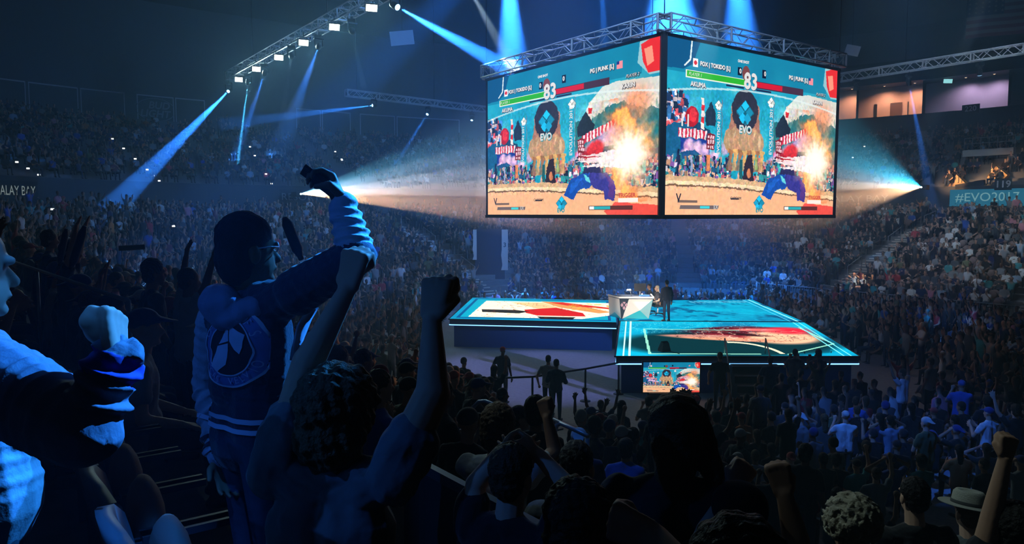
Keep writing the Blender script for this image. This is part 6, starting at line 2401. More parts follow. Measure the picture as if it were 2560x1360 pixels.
def hero(name_label, f, fz, base, cloth, cloth_name='shirt', group=None, voxel=0.008, wrinkle=0.010, hair_mesh=None, shirt_mats=None, tagmap=None, wscale=0.10, skin_col=None, inflate=0.010, seed=1, sleeve=False):
    """body mesh at its base with clothing as children"""
    base = (base[0], base[1], fz)
    shirt_tags = {SHIRT, 5, 8}
    body = Fig()
    body.p = [q for q in f.p if q[4] not in (HAIR, 6)]
    bm = body.grow(voxel, 3, None, name='body', origin=base, tagmap={SKIN: 0, SHIRT: 2, 5: 2, 8: 2, TROU: 3, SHOE: 4, HAIR: 1})
    o = bpy.data.objects.new('person', bm)
    o.location = base
    o.color = (*cloth, 1)
    COL.objects.link(o)
    tag(o, name_label, 'person', group)
    sh = Fig(); sh.p = [q for q in f.p if q[4] in shirt_tags]
    sm = sh.grow(voxel, 3, None, inflate=inflate, name=cloth_name, mats=shirt_mats or [M_TINTC], tagmap=tagmap or {SHIRT: 0, 5: 0}, wrinkle=wrinkle, wscale=wscale, seed=seed, origin=base, sleeve=sleeve)
    s = bpy.data.objects.new(cloth_name, sm)
    s.color = (*cloth, 1)
    s.parent = o
    COL.objects.link(s)
    hr = [q for q in f.p if q[4] == HAIR]
    if hr:
        h = Fig(); h.p = hr
        hm = h.grow(0.0055 if hair_mesh and hair_mesh[0] == 0 else 0.007, 1 if hair_mesh and hair_mesh[0] == 0 else 2, None, name='hair', mats=[M_HAIR], tagmap={HAIR: 0}, wrinkle=hair_mesh[0] if hair_mesh else 0.006, wscale=hair_mesh[1] if hair_mesh else 0.04, origin=base)
        ho = bpy.data.objects.new('hair', hm); ho.parent = o
        COL.objects.link(ho)
    return o, s


def child(mb, name, m, o):
    c = mb.build(name, m, o)
    return c


FW_ST = np.array([0.81, 0.586, 0.0])

# --- man in the varsity jacket, phone held high
f = Fig()
fw = unit([0.72, 0.69, 0]); rt = np.cross(fw, [0, 0, 1.0])
N = J(622, 742, 2.76); P = J(632, 1085, 2.80)
Lh, Rh = J(545, 800, 2.92), J(745, 728, 2.62)
trunk(f, P, N, Lh, Rh, fw, 1.05)
Hc = J(618, 622, 2.74)
hf = unit([0.72, 0.69, 0.02])
f.limb(N, Hc - np.array([0, 0, 0.05]), 0.062, 0.056, SKIN)
add_head(f, Hc, hf, (0, 0, 1), 1.08, True)
Ea, Wa = J(527, 965, 2.98), J(556, 1135, 2.86)
arm(f, Lh, Ea, Wa, (0.070, 0.058, 0.056, 0.046), 2, 5)
add_hand(f, Wa, J(566, 1200, 2.84) - Wa, rt, 'open', 1.02, SKIN, True, side=-1)
Eb, Wb = J(893, 640, 2.50), J(858, 520, 2.56)
f.limb(Rh, Eb, 0.074, 0.054, SHIRT)
f.limb(Eb, Wb, 0.052, 0.036, 5)
hd = unit(J(822, 445, 2.58) - Wb)
palm = unit(J(700, 480, 2.5) - J(822, 480, 2.58))
add_hand(f, Wb + hd * 0.01, hd, palm, 'grip', 1.15, SKIN, True, side=-1)
fz = floor_z(*P[:2])
legs(f, P, fw, False, fz, 1.05)
# hood lying on the shoulders
M_JNAVY = mat('jacket_navy_wool', (0.012, 0.016, 0.045), 0.9, bump=0.2, bscale=90, sheen=0.2)
M_JSLV = mat('jacket_pale_sleeve', (0.30, 0.34, 0.44), 0.75, bump=0.2, bscale=60)
M_JHOOD = mat('hood_grey_blue', (0.16, 0.18, 0.30), 0.9, bump=0.2, bscale=70)
jm, js = hero('man in a dark varsity jacket with a round back emblem, holding a phone up high', f, fz, P, (0.02, 0.025, 0.06), 'varsity_jacket', None, 0.0065, 0.010, None, [M_JNAVY, M_JSLV], {SHIRT: 0, 5: 1}, 0.06, inflate=0.014, seed=4, sleeve=True)
fh = Fig()
for k in range(9):
    a = -1.25 + 2.5 * k / 8
    c = N + np.array([0, 0, -0.015 - 0.055 * math.cos(a)]) - fw * 0.085 * math.cos(a) + rt * 0.115 * math.sin(a)
    fh.ball(c, (0.062, 0.062, 0.05), SHIRT)
fh.ball(N - fw * 0.095 - rt * 0.03 - np.array([0, 0, 0.025]), (0.125, 0.07, 0.08), SHIRT, np.stack([rt, fw, [0, 0, 1]], 1))
for q in (-1, 1): fh.limb(N + fw * 0.06 + rt * q * 0.085, N + fw * 0.11 + rt * q * 0.05 - np.array([0, 0, 0.12]), 0.045, 0.03, SHIRT)
hm = fh.grow(0.008, 3, None, name='hood', mats=[M_JHOOD], tagmap={SHIRT: 0}, wrinkle=0.006, wscale=0.09, origin=tuple(jm.location))
ho = bpy.data.objects.new('hood', hm); ho.parent = jm; COL.objects.link(ho)
fb = Fig(); r_, f_, u_ = frame_of(hf); Rm = np.stack([r_, f_, u_], 1)
fb.ball(Hc + u_ * 0.045 - f_ * 0.012, (0.093, 0.108, 0.098), HAIR, Rm); fb.ball(Hc - f_ * 0.05 - u_ * 0.03, (0.085, 0.07, 0.11), HAIR, Rm)
hm = fb.grow(0.007, 2, None, name='beanie', mats=[mat('beanie_black', (0.012, 0.012, 0.02), 0.9, bump=0.3, bscale=120)], tagmap={HAIR: 0}, wrinkle=0.003, wscale=0.05, origin=tuple(jm.location))
bo = bpy.data.objects.new('beanie', hm); bo.parent = jm; COL.objects.link(bo)
mb = MB()
for q in (-1, 1):
    e = Hc + f_ * 0.095 + r_ * q * 0.036 + u_ * 0.005
    mb.tube([e + r_ * 0.026 * math.cos(t) + u_ * 0.02 * math.sin(t) for t in np.linspace(0, 2 * math.pi, 15)], 0.0028, 5, caps=False)
    mb.tube([e + r_ * q * 0.028, Hc + r_ * q * 0.088 + f_ * 0.05 + u_ * 0.008, Hc + r_ * q * 0.085 - f_ * 0.01 + u_ * 0.004], 0.0028, 5)
child(mb, 'glasses', mat('glasses_pale', (0.6, 0.6, 0.65), 0.2, metal=0.5), jm)

from mathutils.bvhtree import BVHTree


def drape(o, pts, dirv, off=0.005):
    """lay points onto the cloth of object o along dirv"""
    me = o.data
    base = o.parent.location if o.parent else o.location
    bv = BVHTree.FromPolygons([v.co for v in me.vertices], [tuple(p.vertices) for p in me.polygons])
    out = []
    dv = Vector(dirv).normalized()
    last = 0.35
    for p in pts:
        q = Vector(p) - base - dv * 0.6
        h = bv.ray_cast(q, dv, 1.2)
        if h[0] is not None and h[3] > 0.40:
            out.append(h[0] - dv * off + base)
        else:
            n_ = bv.find_nearest(q + dv * 0.6)
            out.append(n_[0] - dv * off + base)
    return out


M_EMB = mat('emblem_pale_blue', (0.38, 0.45, 0.62), 0.8)
M_EMBD = mat('emblem_dark', (0.014, 0.010, 0.022), 0.9)
M_EMBR = mat('emblem_ring_blue', (0.10, 0.14, 0.36), 0.85)
M_EMBT = mat('emblem_letters', (0.30, 0.34, 0.55), 0.8)
ec = J(640, 858, 2.72)
ex_, ey_ = Vector(rt), Vector((0, 0, 1))
tilt = 0.12
ex_, ey_ = ex_ * math.cos(tilt) + ey_ * math.sin(tilt), ey_ * math.cos(tilt) - ex_ * math.sin(tilt)
EP = lambda r, a: Vector(ec) + ex_ * (r * math.cos(a)) * 1.0 + ey_ * (r * math.sin(a))


def emblem_ring(r0, r1, n, off, m, name, parent, nr=3):
    pts = [EP(r0 + (r1 - r0) * j / nr, 2 * math.pi * i / n) for j in range(nr + 1) for i in range(n)]
    q = drape(js, pts, fw, off)
    fs = [(j * n + i, j * n + (i + 1) % n, (j + 1) * n + (i + 1) % n, (j + 1) * n + i) for j in range(nr) for i in range(n)]
    return MB().add(q, fs, 0, True).build(name, m, parent)


emb = emblem_ring(0.004, 0.148, 48, 0.006, M_EMBR, 'back_emblem', jm, 8)
mbx = MB()
for r0, r1, off, mi in ((0.004, 0.104, 0.010, 0), (0.143, 0.150, 0.010, 1), (0.103, 0.108, 0.011, 1)):
    n, nr = 48, 5
    pts = [EP(r0 + (r1 - r0) * j / nr, 2 * math.pi * i / n) for j in range(nr + 1) for i in range(n)]
    mbx.add(drape(js, pts, fw, off), [(j * n + i, j * n + (i + 1) % n, (j + 1) * n + (i + 1) % n, (j + 1) * n + i) for j in range(nr) for i in range(n)], mi, True)
# three pale quarters of a shield
EQ = lambda x, y: Vector(ec) + ex_ * x + ey_ * y
for quad in ([(-0.062, 0.010), (-0.035, 0.068), (0.004, 0.082), (-0.002, 0.020)], [(0.006, 0.020), (0.012, 0.080), (0.092, 0.040), (0.060, -0.028)], [(-0.064, 0.004), (-0.004, 0.012), (-0.012, -0.064), (-0.052, -0.088), (-0.086, -0.066)]):
    pts = [EQ(*q) for q in quad]
    c = sum(pts, Vector()) / len(pts)
    allp = [c]
    K_ = 4
    for j in range(1, K_ + 1):
        for i in range(len(pts)):
            for s in range(3): allp.append(c + (pts[i] + (pts[(i + 1) % len(pts)] - pts[i]) * s / 3 - c) * j / K_)
    n = 3 * len(pts)
    fs = [(0, 1 + i, 1 + (i + 1) % n) for i in range(n)]
    for j in range(K_ - 1):
        for i in range(n): fs.append((1 + j * n + i, 1 + (j + 1) * n + i, 1 + (j + 1) * n + (i + 1) % n, 1 + j * n + (i + 1) % n))
    mbx.add(drape(js, allp, fw, 0.014), fs, 2, True)
for s, a0, stp, flip in (('CHAMPIONS OF S', 2.75, -0.185, 1), ('SCAS VELVIO', 3.7, 0.20, -1)):
    for i, ch in enumerate(s):
        if ch == ' ': continue
        a = a0 + stp * i
        vs, fs = text_mesh(ch, 0.036, 0.0)
        c = EP(0.1255, a)
        rad = (EP(1, a) - Vector(ec)).normalized()
        upd = rad * flip
        tx = upd.cross(Vector(fw)) * -1
        mbx.add(drape(js, [c + tx * v.x + upd * v.y for v in vs], fw, 0.014), fs, 3)
mbx.build('emblem_print', [M_EMBD, M_EMB, M_EMB, M_EMBT], emb)


def band(o, c0, c1, axis, half, m, name, parent, rings=40, off=0.004):
    """a stripe round the body between heights c0 and c1"""
    base = o.parent.location if o.parent else o.location
    bv = BVHTree.FromPolygons([v.co for v in o.data.vertices], [tuple(p.vertices) for p in o.data.polygons])
    ax = (Vector(c1) - Vector(c0)).normalized()
    a = ax.orthogonal().normalized(); b = ax.cross(a)
    vs = []
    for c in (c0, c1):
        for i in range(rings):
            t = 2 * math.pi * i / rings
            dv = a * math.cos(t) + b * math.sin(t)
            q = Vector(c) - base + dv * half
            h = bv.ray_cast(q, -dv, half)
            vs.append((h[0] + dv * off if h[0] is not None else q - dv * half * 0.5) + base)
    fs = [(i, (i + 1) % rings, rings + (i + 1) % rings, rings + i) for i in range(rings)]
    return MB().add(vs, fs, 0, True).build(name, m, parent)


up3 = unit(N - P)
for h0 in (0.045, 0.082):
    c0 = P + up3 * h0
    band(js, c0, c0 + up3 * 0.017, None, 0.30, M_EMB, 'hem_stripe', js, off=0.008)
ad = unit(Wa - Ea)
for h0 in (-0.02, -0.045, -0.075):
    c0 = Wa + ad * h0
    band(js, c0, c0 + ad * 0.012, None, 0.085, M_JNAVY if h0 != -0.02 else M_EMB, 'cuff_stripe', js, 24, 0.006)
# pale front edge of the open jacket, blown out to his right
mb = MB()
pts0 = [J(790, 770, 2.66), J(772, 800, 2.66), J(752, 850, 2.68), J(733, 905, 2.70)]
pts1 = [J(770, 762, 2.62), J(742, 815, 2.62), J(728, 872, 2.66), J(724, 900, 2.69)]
n = len(pts0)
vs = [Vector(p) for p in pts0] + [Vector(p) for p in pts1]
th = Vector(fw) * 0.012
vs2 = [v + th for v in vs]
mb.add(vs + vs2, [(i, i + 1, n + i + 1, n + i) for i in range(n - 1)] + [(2 * n + i + 1, 2 * n + i, 3 * n + i, 3 * n + i + 1) for i in range(n - 1)] + [(i + 1, i, 2 * n + i, 2 * n + i + 1) for i in range(n - 1)] + [(n + i, n + i + 1, 3 * n + i + 1, 3 * n + i) for i in range(n - 1)], 0, True)
child(mb, 'front_edge', M_JSLV, jm)
# the phone in his raised hand
hp = Wb + hd * 0.105 + palm * 0.038
ph = thing('phone', hp, 'dark phone gripped in the raised hand before the left projector', 'phone')
px_ = unit(J(780, 452, 2.56) - J(832, 492, 2.58)); pz_ = unit(np.cross(px_, palm)); R = Matrix((Vector(px_), Vector(np.cross(pz_, px_)), Vector(pz_))).transposed()
MB().box(hp, (0.145, 0.011, 0.070), R=R).build('case', M_PLAST, ph)
MB().box(Vector(hp) + R @ Vector((0, 0.0062, 0)), (0.132, 0.001, 0.060), R=R).build('screen', M_DARK, ph)

# --- man with both fists up, seen from behind
f = Fig()
fw = unit([0.45, 0.89, 0])
N = J(835, 1165, 2.22); P = J(800, 1500, 2.22)
fz = floor_z(*P[:2])
P[2] = fz + 0.50
Lh, Rh = J(690, 1175, 2.26), J(985, 1190, 2.14)
trunk(f, P, N, Lh, Rh, fw, 1.12)
Hc = J(850, 1035, 2.22)
f.limb(N, Hc - np.array([0, 0, 0.05]), 0.062, 0.058, SKIN)
add_head(f, Hc, fw, (0, 0, 1), 1.05, True)
r_, f_, u_ = frame_of(fw); Rm = np.stack([r_, f_, u_], 1)
f.ball(Hc + u_ * 0.045 - f_ * 0.02, (0.125, 0.128, 0.118), HAIR, Rm); f.ball(Hc - f_ * 0.05 - u_ * 0.05, (0.118, 0.09, 0.12), HAIR, Rm); f.ball(Hc + u_ * 0.0 - f_ * 0.02, (0.122, 0.10, 0.10), HAIR, Rm)
El, Wl = J(772, 905, 2.25), J(868, 725, 2.22)
arm(f, Lh, El, Wl, (0.076, 0.056, 0.050, 0.028), 0.45)
add_hand(f, Wl, J(888, 640, 2.22) - Wl, fw, 'fist', 1.15, SKIN, True, side=-1)
Er, Wr_ = J(1082, 985, 2.14), J(1080, 800, 2.20)
arm(f, Rh, Er, Wr_, (0.076, 0.058, 0.052, 0.029), 0.45)
add_hand(f, Wr_, J(1096, 690, 2.22) - Wr_, fw, 'fist', 1.22, SKIN, True, side=1)
legs(f, P, fw, True, fz, 1.1)
hero('man with thick dark hair thrusting both fists up, seen from behind', f, fz, P, (0.13, 0.14, 0.15), 'tee_shirt', None, 0.006, 0.011, (0.014, 0.05), seed=2)

# --- man at the left edge, fist raised, in a pale blue-lit jacket
f = Fig()
fw = unit([0.80, 0.60, 0]); rt = np.cross(fw, [0, 0, 1.0])
Hc = J(-98, 668, 1.80); N = J(-118, 815, 1.82); P = J(-60, 1400, 1.86)
Rh = J(40, 985, 1.66); Lh = N * 2 - Rh + np.array([0, 0, -0.10])
fz = floor_z(*P[:2]); P[2] = fz + 0.95
trunk(f, P, N, Lh, Rh, fw, 1.15, sleeve_r=0.085)
f.limb(N, Hc - np.array([0, 0, 0.05]), 0.066, 0.06, SKIN)
add_head(f, Hc, unit([0.55, 0.84, 0.0]), (0, 0, 1), 1.05, True)
add_hair(f, Hc, unit([0.55, 0.84, 0.0]), (0, 0, 1), 'short', 1.05)
Er, Wr_ = J(205, 1080, 1.56), J(290, 905, 1.62)
arm(f, Rh, Er, Wr_, (0.084, 0.066, 0.060, 0.038), 2, 5)
f.limb(Wr_ - unit(Wr_ - Er) * 0.065, Wr_ - unit(Wr_ - Er) * 0.01, 0.046, 0.041, 8)
add_hand(f, Wr_, J(282, 775, 1.66) - Wr_, unit(J(150, 830, 1.66) - J(290, 830, 1.66)), 'fist', 1.15, SKIN, True, side=1)
El2 = Lh + np.array([0.02, 0.05, -0.3]); Wl2 = El2 + np.array([0.12, 0.2, -0.05])
arm(f, Lh, El2, Wl2, (0.085, 0.07, 0.065, 0.043), 2, 5)
add_hand(f, Wl2, Wl2 - El2, np.array([0, 0, -1.0]), 'open', 1.1, SKIN, True, side=-1)
legs(f, P, fw, False, fz, 1.1)
M_JGREY = mat('jacket_grey_blue', (0.15, 0.17, 0.22), 0.7, bump=0.15, bscale=60)
lm, ls = hero('man at the left edge raising a fist in a creased blue-lit jacket', f, fz, P, (0.3, 0.33, 0.4), 'jacket', None, 0.006, 0.012, None, [M_JGREY, mat('cuff_blue', (0.05, 0.06, 0.35), 0.8)], {SHIRT: 0, 5: 0, 8: 1}, 0.05, inflate=0.014, seed=11, sleeve=True)
ad = Vector(unit(Wr_ - Er))
Rb = ad.to_track_quat('Z', 'Y').to_matrix()
MB().lathe([(0.034, -0.010), (0.039, -0.009), (0.039, 0.009), (0.034, 0.010)], Vector(Wr_) + ad * 0.012, 20, R=Rb).build('wrist_band', M_PLAST, lm)

# --- dark standing figure further down the left rows
f = Fig()
fw = unit([0.8, 0.6, 0])
d_, p_ = solve(385, 690, 1.62, 4.0, 8)
print('F4', d_)
s = d_
Hc = J(385, 690, s); N = Hc + np.array([-0.02, -0.02, -0.20]); P = N + np.array([0, -0.02, -0.53])
fz = floor_z(*P[:2]); P[2] = fz + 0.93; N[2] = P[2] + 0.53; Hc[2] = N[2] + 0.20
rt = np.cross(fw, [0, 0, 1.0])
Lh, Rh = N - rt * 0.20 - np.array([0, 0, 0.06]), N + rt * 0.20 - np.array([0, 0, 0.06])
trunk(f, P, N, Lh, Rh, fw, 1.15)
f.limb(N, Hc - np.array([0, 0, 0.05]), 0.062, 0.058, SKIN)
add_head(f, Hc, fw, (0, 0, 1), 1.05, True); add_hair(f, Hc, fw, (0, 0, 1), 'full', 1.0)
for S, q in ((Lh, -1), (Rh, 1)):
    E_ = S + rt * q * 0.07 + np.array([0, 0, -0.29]); W2 = E_ + fw * 0.12 + np.array([0, 0, -0.22])
    arm(f, S, E_, W2, sl=0.5)
    add_hand(f, W2, W2 - E_, -rt * q, 'open', 1.05, SKIN, True, side=q)
legs(f, P, fw, False, fz, 1.1)
hero('heavy dark figure in a black tee standing beyond the raised left fist', f, fz, P, (0.012, 0.012, 0.014), 'tee_shirt', None, 0.012, 0.008)


def seated(label, head, fwd, hair, cloth, arms_, w=1.0, hs=1.0, cloth_name='tee_shirt', wr=0.010, hair_w=(0.006, 0.04), dmin=1.5, dmax=9, voxel=0.007, sit_h=1.20, sit=True):
    """figure whose head is seen at head=(px,py); arms_ gives (elbow px,py,dd, wrist px,py,dd, hand kind) or None"""
    d, p = solve(head[0], head[1], sit_h, dmin, dmax)
    if len(head) > 2: d = head[2]
    f = Fig()
    fw = unit([fwd[0], fwd[1], 0]); rt = np.cross(fw, [0, 0, 1.0])
    Hc = J(head[0], head[1], d)
    fz = floor_z(*(Hc - fw * 0.05)[:2])
    N = Hc - fw * 0.03 + np.array([0, 0, -0.19])
    if Hc[2] - fz > 1.40: sit = False
    P = np.array([N[0] - fw[0] * 0.03, N[1] - fw[1] * 0.03, fz + 0.50 if sit else N[2] - 0.52])
    if N[2] - P[2] > 0.68 or N[2] - P[2] < 0.38: print('TORSO', label, round(N[2] - P[2], 2), round(d, 2))
    Lh, Rh = N - rt * 0.185 * w - np.array([0, 0, 0.065]), N + rt * 0.185 * w - np.array([0, 0, 0.065])
    trunk(f, P, N, Lh, Rh, fw, w)
    f.limb(N, Hc - np.array([0, 0, 0.05]), 0.060, 0.055, SKIN)
    add_head(f, Hc, fw, (0, 0, 1), hs, True)
    r_, f_, u_ = frame_of(fw); Rm = np.stack([r_, f_, u_], 1)
    if callable(hair): hair(f, Hc, r_, f_, u_, Rm)
    elif hair: add_hair(f, Hc, fw, (0, 0, 1), hair, hs)
    # caps are kept apart from the shirt
    f.p = [(q[0], q[1], q[2], q[3], 6, q[5]) if (q[4] == SHIRT and np.linalg.norm(q[0] - Hc) < 0.16 * hs and len(f.p) - i < 4) else q for i, q in enumerate(f.p)]
    for S, q, a in ((Lh, -1, arms_[0]), (Rh, 1, arms_[1])):
        if a is None:
            E_ = S + rt * q * 0.06 + fw * 0.04 + np.array([0, 0, -0.28]); W2 = E_ + fw * 0.24 - rt * q * 0.04 + np.array([0, 0, -0.02]); kind = 'open'; pal = np.array([0, 0, -1.0]); hdv = W2 - E_
        else:
            E_, W2 = J(a[0], a[1], d + a[2]), J(a[3], a[4], d + a[5])
            # keep human arm lengths
            E_ = S + unit(E_ - S) * min(np.linalg.norm(E_ - S), 0.33)
            W2 = E_ + unit(W2 - E_) * min(np.linalg.norm(W2 - E_), 0.29)
            kind = a[6]; pal = fw; hdv = W2 - E_
            if len(a) > 7: hdv = J(a[7], a[8], d + a[9]) - W2
        arm(f, S, E_, W2, (0.066, 0.050, 0.047, 0.030), 0.55)
        add_hand(f, W2, hdv, pal, kind, 1.05, SKIN, True, side=q)
    legs(f, P, fw, sit, fz, w)
    o, s = hero(label, f, fz, P, cloth, cloth_name, None, voxel, wr, hair_w)
    return o, s, Hc, (r_, f_, u_), d


def big_hair(rx, rz, dz=0.04):
    def g(f, Hc, r_, f_, u_, Rm):
        f.ball(Hc + u_ * dz - f_ * 0.015, (rx, rx * 1.08, rz), HAIR, Rm)
        f.ball(Hc - f_ * 0.05 - u_ * 0.03, (rx * 0.92, rx * 0.75, rz), HAIR, Rm)
    return g


def draped(f, Hc, r_, f_, u_, Rm):
    f.ball(Hc + u_ * 0.04 - f_ * 0.015, (0.108, 0.118, 0.105), HAIR, Rm)
    f.limb(Hc + u_ * 0.03 + r_ * 0.03, Hc + r_ * 0.14 - u_ * 0.15 - f_ * 0.02, 0.095, 0.045, HAIR, (f_, 0.7))
    f.limb(Hc - f_ * 0.04, Hc - f_ * 0.06 - u_ * 0.15, 0.095, 0.075, HAIR)


# --- big figure in a black tee, right of centre
o, s, Hc, fr, d = seated('big figure in a black tee with orange print, head draped in a dark cloth', (1690, 1075, 2.75), (0.22, 0.97), draped, (0.012, 0.012, 0.013), (None, None), 1.15, 1.08, sit=False, hair_w=(0.008, 0.08))
mb = MB()
tc = J(1692, 1168, 2.6)
vs, fs = text_mesh('EVO', 0.035, 0.0, shear=0.3)
mb.add(drape(s, [Vector(tc) + Vector(fr[0]) * v.x + Vector((0, 0, 1)) * v.y + Vector(fr[0]) * 0 + Vector((0, 0, -0.03)) for v in vs], fr[1], 0.006), fs)
mb.build('back_print', mat('print_orange', (0.30, 0.14, 0.08), 0.8), s)
# --- two dark heads and a fist left of it
seated('dark round haired spectator with a fist raised over the stair rail', (1248, 1068, 4.3), (0.5, 0.86), big_hair(0.105, 0.115), (0.30, 0.32, 0.33), ((1190, 1190, 0.1, 1215, 1225, -0.1, 'open'), (1388, 1130, 0.0, 1368, 1045, 0.05, 'fist')), 1.05)
seated('spectator clasping both hands over a bowed head, bare elbow to the right', (1280, 1185, 3.0), (0.5, 0.86), 'short', (0.015, 0.015, 0.018), ((1190, 1210, 0.1, 1250, 1130, 0.05, 'open', 1300, 1125, 0.05), (1432, 1232, 0.0, 1345, 1135, 0.05, 'open', 1300, 1130, 0.05)), 1.0, 1.05)
seated('spectator in a grey striped top and dark cap, before the rail', (1442, 1165, 3.7), (0.3, 0.95), 'short', (0.10, 0.11, 0.12), (None, None), 1.0, 1.05)
seated('dark bushy head just above the long slanting rail', (1446, 1300, 2.35), (0.3, 0.95), big_hair(0.112, 0.105), (0.02, 0.02, 0.024), (None, None), 1.05, 1.0, hair_w=(0.010, 0.04))
# --- bare forearm at the bottom edge
seated('person mostly out of view, bare fist and forearm crossing the bottom edge', (1840, 1470, 1.20), (-0.1, 1.0), 'short', (0.05, 0.05, 0.055), ((1760, 1470, 0.22, 1640, 1345, 0.38, 'fist', 1560, 1312, 0.42), None), 1.0, 1.0, dmin=1.0)
# --- cap man with both arms up, curly head, hat
o, s, Hc, fr, d = seated('man in a dark cap with both fists up, lower right of centre', (1848, 1300, 2.55), (0.15, 1.0), None, (0.02, 0.02, 0.03), ((1772, 1330, 0.05, 1832, 1225, 0.1, 'fist'), (1990, 1350, 0.0, 1962, 1240, 0.05, 'fist')), 1.0, 1.1)
r_, f_, u_ = [np.array(q) for q in fr]; Rm = np.stack([r_, f_, u_], 1)
fc = Fig(); fc.ball(Hc + u_ * 0.05 - f_ * 0.005, (0.098, 0.115, 0.088), SHIRT, Rm)
hm = fc.grow(0.007, 2, None, name='cap', mats=[mat('cap_black', (0.02, 0.02, 0.025), 0.8)], tagmap={SHIRT: 0}, origin=tuple(o.location))
co_ = bpy.data.objects.new('cap', hm); co_.parent = o; COL.objects.link(co_)
fc = Fig(); fc.limb(Hc + f_ * 0.09 + u_ * 0.05, Hc + f_ * 0.165 + u_ * 0.03, 0.075, 0.062, SHIRT, (u_, 0.12))
hm = fc.grow(0.006, 2, None, name='brim', mats=[mat('cap_black', (0.02, 0.02, 0.025), 0.8)], tagmap={SHIRT: 0}, origin=tuple(o.location))
b2 = bpy.data.objects.new('brim', hm); b2.parent = co_; b2.matrix_parent_inverse = Matrix.Identity(4); COL.objects.link(b2)


def curly(f, Hc, r_, f_, u_, Rm):
    rs = np.random.RandomState(8)
    f.ball(Hc + u_ * 0.04 - f_ * 0.01, (0.105, 0.112, 0.105), HAIR, Rm)
    for _ in range(420):
        v = unit(rs.normal(size=3))
        if v[2] < -0.55 or (v @ f_ > 0.5 and v[2] < 0.3): continue
        c = Hc + u_ * 0.035 - f_ * 0.012 + v * np.array([0.112, 0.112, 0.112])
        t = unit(np.cross(v, rs.normal(size=3)))
        f.limb(c - t * 0.011, c + t * 0.011 + v * 0.009, 0.0085, 0.006, HAIR)


o, s, Hc, fr, d = seated('person with pale curly hair, seen from behind at the bottom right', (2128, 1318, 3.2), (0.1, 1.0), curly, (0.03, 0.03, 0.035), (None, None), 1.0, 1.05, hair_w=(0.0, 0.03))
for c in o.children:
    if c.name.startswith('hair'):
        c.data.materials[0] = mat('hair_pale_curls', (0.28, 0.24, 0.17), 0.6, bump=0.5, bscale=80)
o, s, Hc, fr, d = seated('person in a brimmed straw hat at the lower right', (2420, 1282, 5.2), (0.0, 1.0), 'short', (0.12, 0.13, 0.13), (None, None), 1.0, 1.0, dmin=3.5, dmax=9)
M_HAT = mat('hat_straw', (0.34, 0.33, 0.28), 0.8, bump=0.4, bscale=120)
hat_c = Vector(Hc) + Vector((0, 0, 0.055))
RX = Matrix.Rotation(-0.12, 3, 'X') @ Matrix.Rotation(0.12, 3, 'Y')
ho = MB().lathe([(0.0, 0.085), (0.03, 0.082), (0.055, 0.10), (0.085, 0.105), (0.102, 0.085), (0.110, 0.02), (0.114, 0.0)], hat_c, 28, R=RX).build('hat_crown', M_HAT, o)
MB().lathe([(0.112, 0.003), (0.1135, 0.004), (0.1135, 0.032), (0.111, 0.033)], hat_c, 28, R=RX).build('hat_band', mat('hat_band_dark', (0.05, 0.05, 0.05), 0.8), ho)
bo = MB().lathe([(0.112, 0.004), (0.15, -0.006), (0.185, 0.0), (0.192, 0.006), (0.185, 0.006), (0.15, 0.0), (0.112, 0.01)], hat_c, 28, R=RX).build('hat_brim', M_HAT, o)
seated('dark figure at the right edge with one bare arm raised', (2530, 1330, 3.4), (-0.05, 1.0), 'full', (0.015, 0.015, 0.018), ((2490, 1250, 0.0, 2512, 1150, 0.0, 'fist'), None), 1.05, 1.05)
seated('dark short haired spectator between the curly head and the hat', (2285, 1240, 4.6), (0.0, 1.0), 'short', (0.02, 0.02, 0.022), (None, None), 1.0, 1.0, dmin=3.5)
seated('dark spectator with hands raised to the mouth, left of the cap man', (1790, 1215, 4.0), (0.1, 1.0), 'full', (0.02, 0.03, 0.10), (None, None), 1.0, 1.0)
# ------------------------------------------------------------------ people and chairs on the stage
def stage_person(px, py, pose, hair, cloth, label, facing, z, cap=(0.03, 0.03, 0.035), dy=0.0, scale=1.0):
    pi = PI_[pose]
    p = G(px, py, z) + Vector((0, dy, 0))
    f_ = Vector(facing)
    return put_person(pi, (p.x, p.y, z), math.atan2(-f_.x, f_.y), cloth, hair, label, None, True, scale, cap)


sm = stage_person(1666, 803, 'suit_down', 'short', (0.012, 0.016, 0.03), 'man in a dark suit standing on the stage beside the player desk', (-0.35, 1, 0), ZS + 0.003)
M_CHAIR = mat('chair_dark', (0.02, 0.022, 0.03), 0.5)


def office_chair(p, fdir, label, col):
    t = thing('swivel_chair', p, label, 'chair')
    p = Vector(p); f_ = Vector(fdir).normalized(); r_ = Vector((f_.y, -f_.x, 0)); Z = Vector((0, 0, 1))
    R = Matrix((r_, f_, Z)).transposed()
    MB().box(p + Z * 0.40, (0.46, 0.44, 0.07), R=R).build('seat', col, t)
    mb = MB()
    mb.box(p - f_ * 0.25 + Z * 0.80, (0.46, 0.07, 0.74), R=R)
    mb.build('backrest', col, t)
    MB().tube([p + Z * 0.05, p + Z * 0.38], 0.03, 8).build('column', M_STEEL, t)
    for k in range(5):
        a = 2 * math.pi * k / 5
        q = p + R @ Vector((0.28 * math.cos(a), 0.28 * math.sin(a), 0.055))
        MB().tube([p + Z * 0.075, q], [0.025, 0.018], 6).build('leg', M_CHAIR, t)
        MB().ell(q - Z * 0.026, (0.027, 0.027, 0.027), 8, 6).build('caster', M_CHAIR, t)
    return t


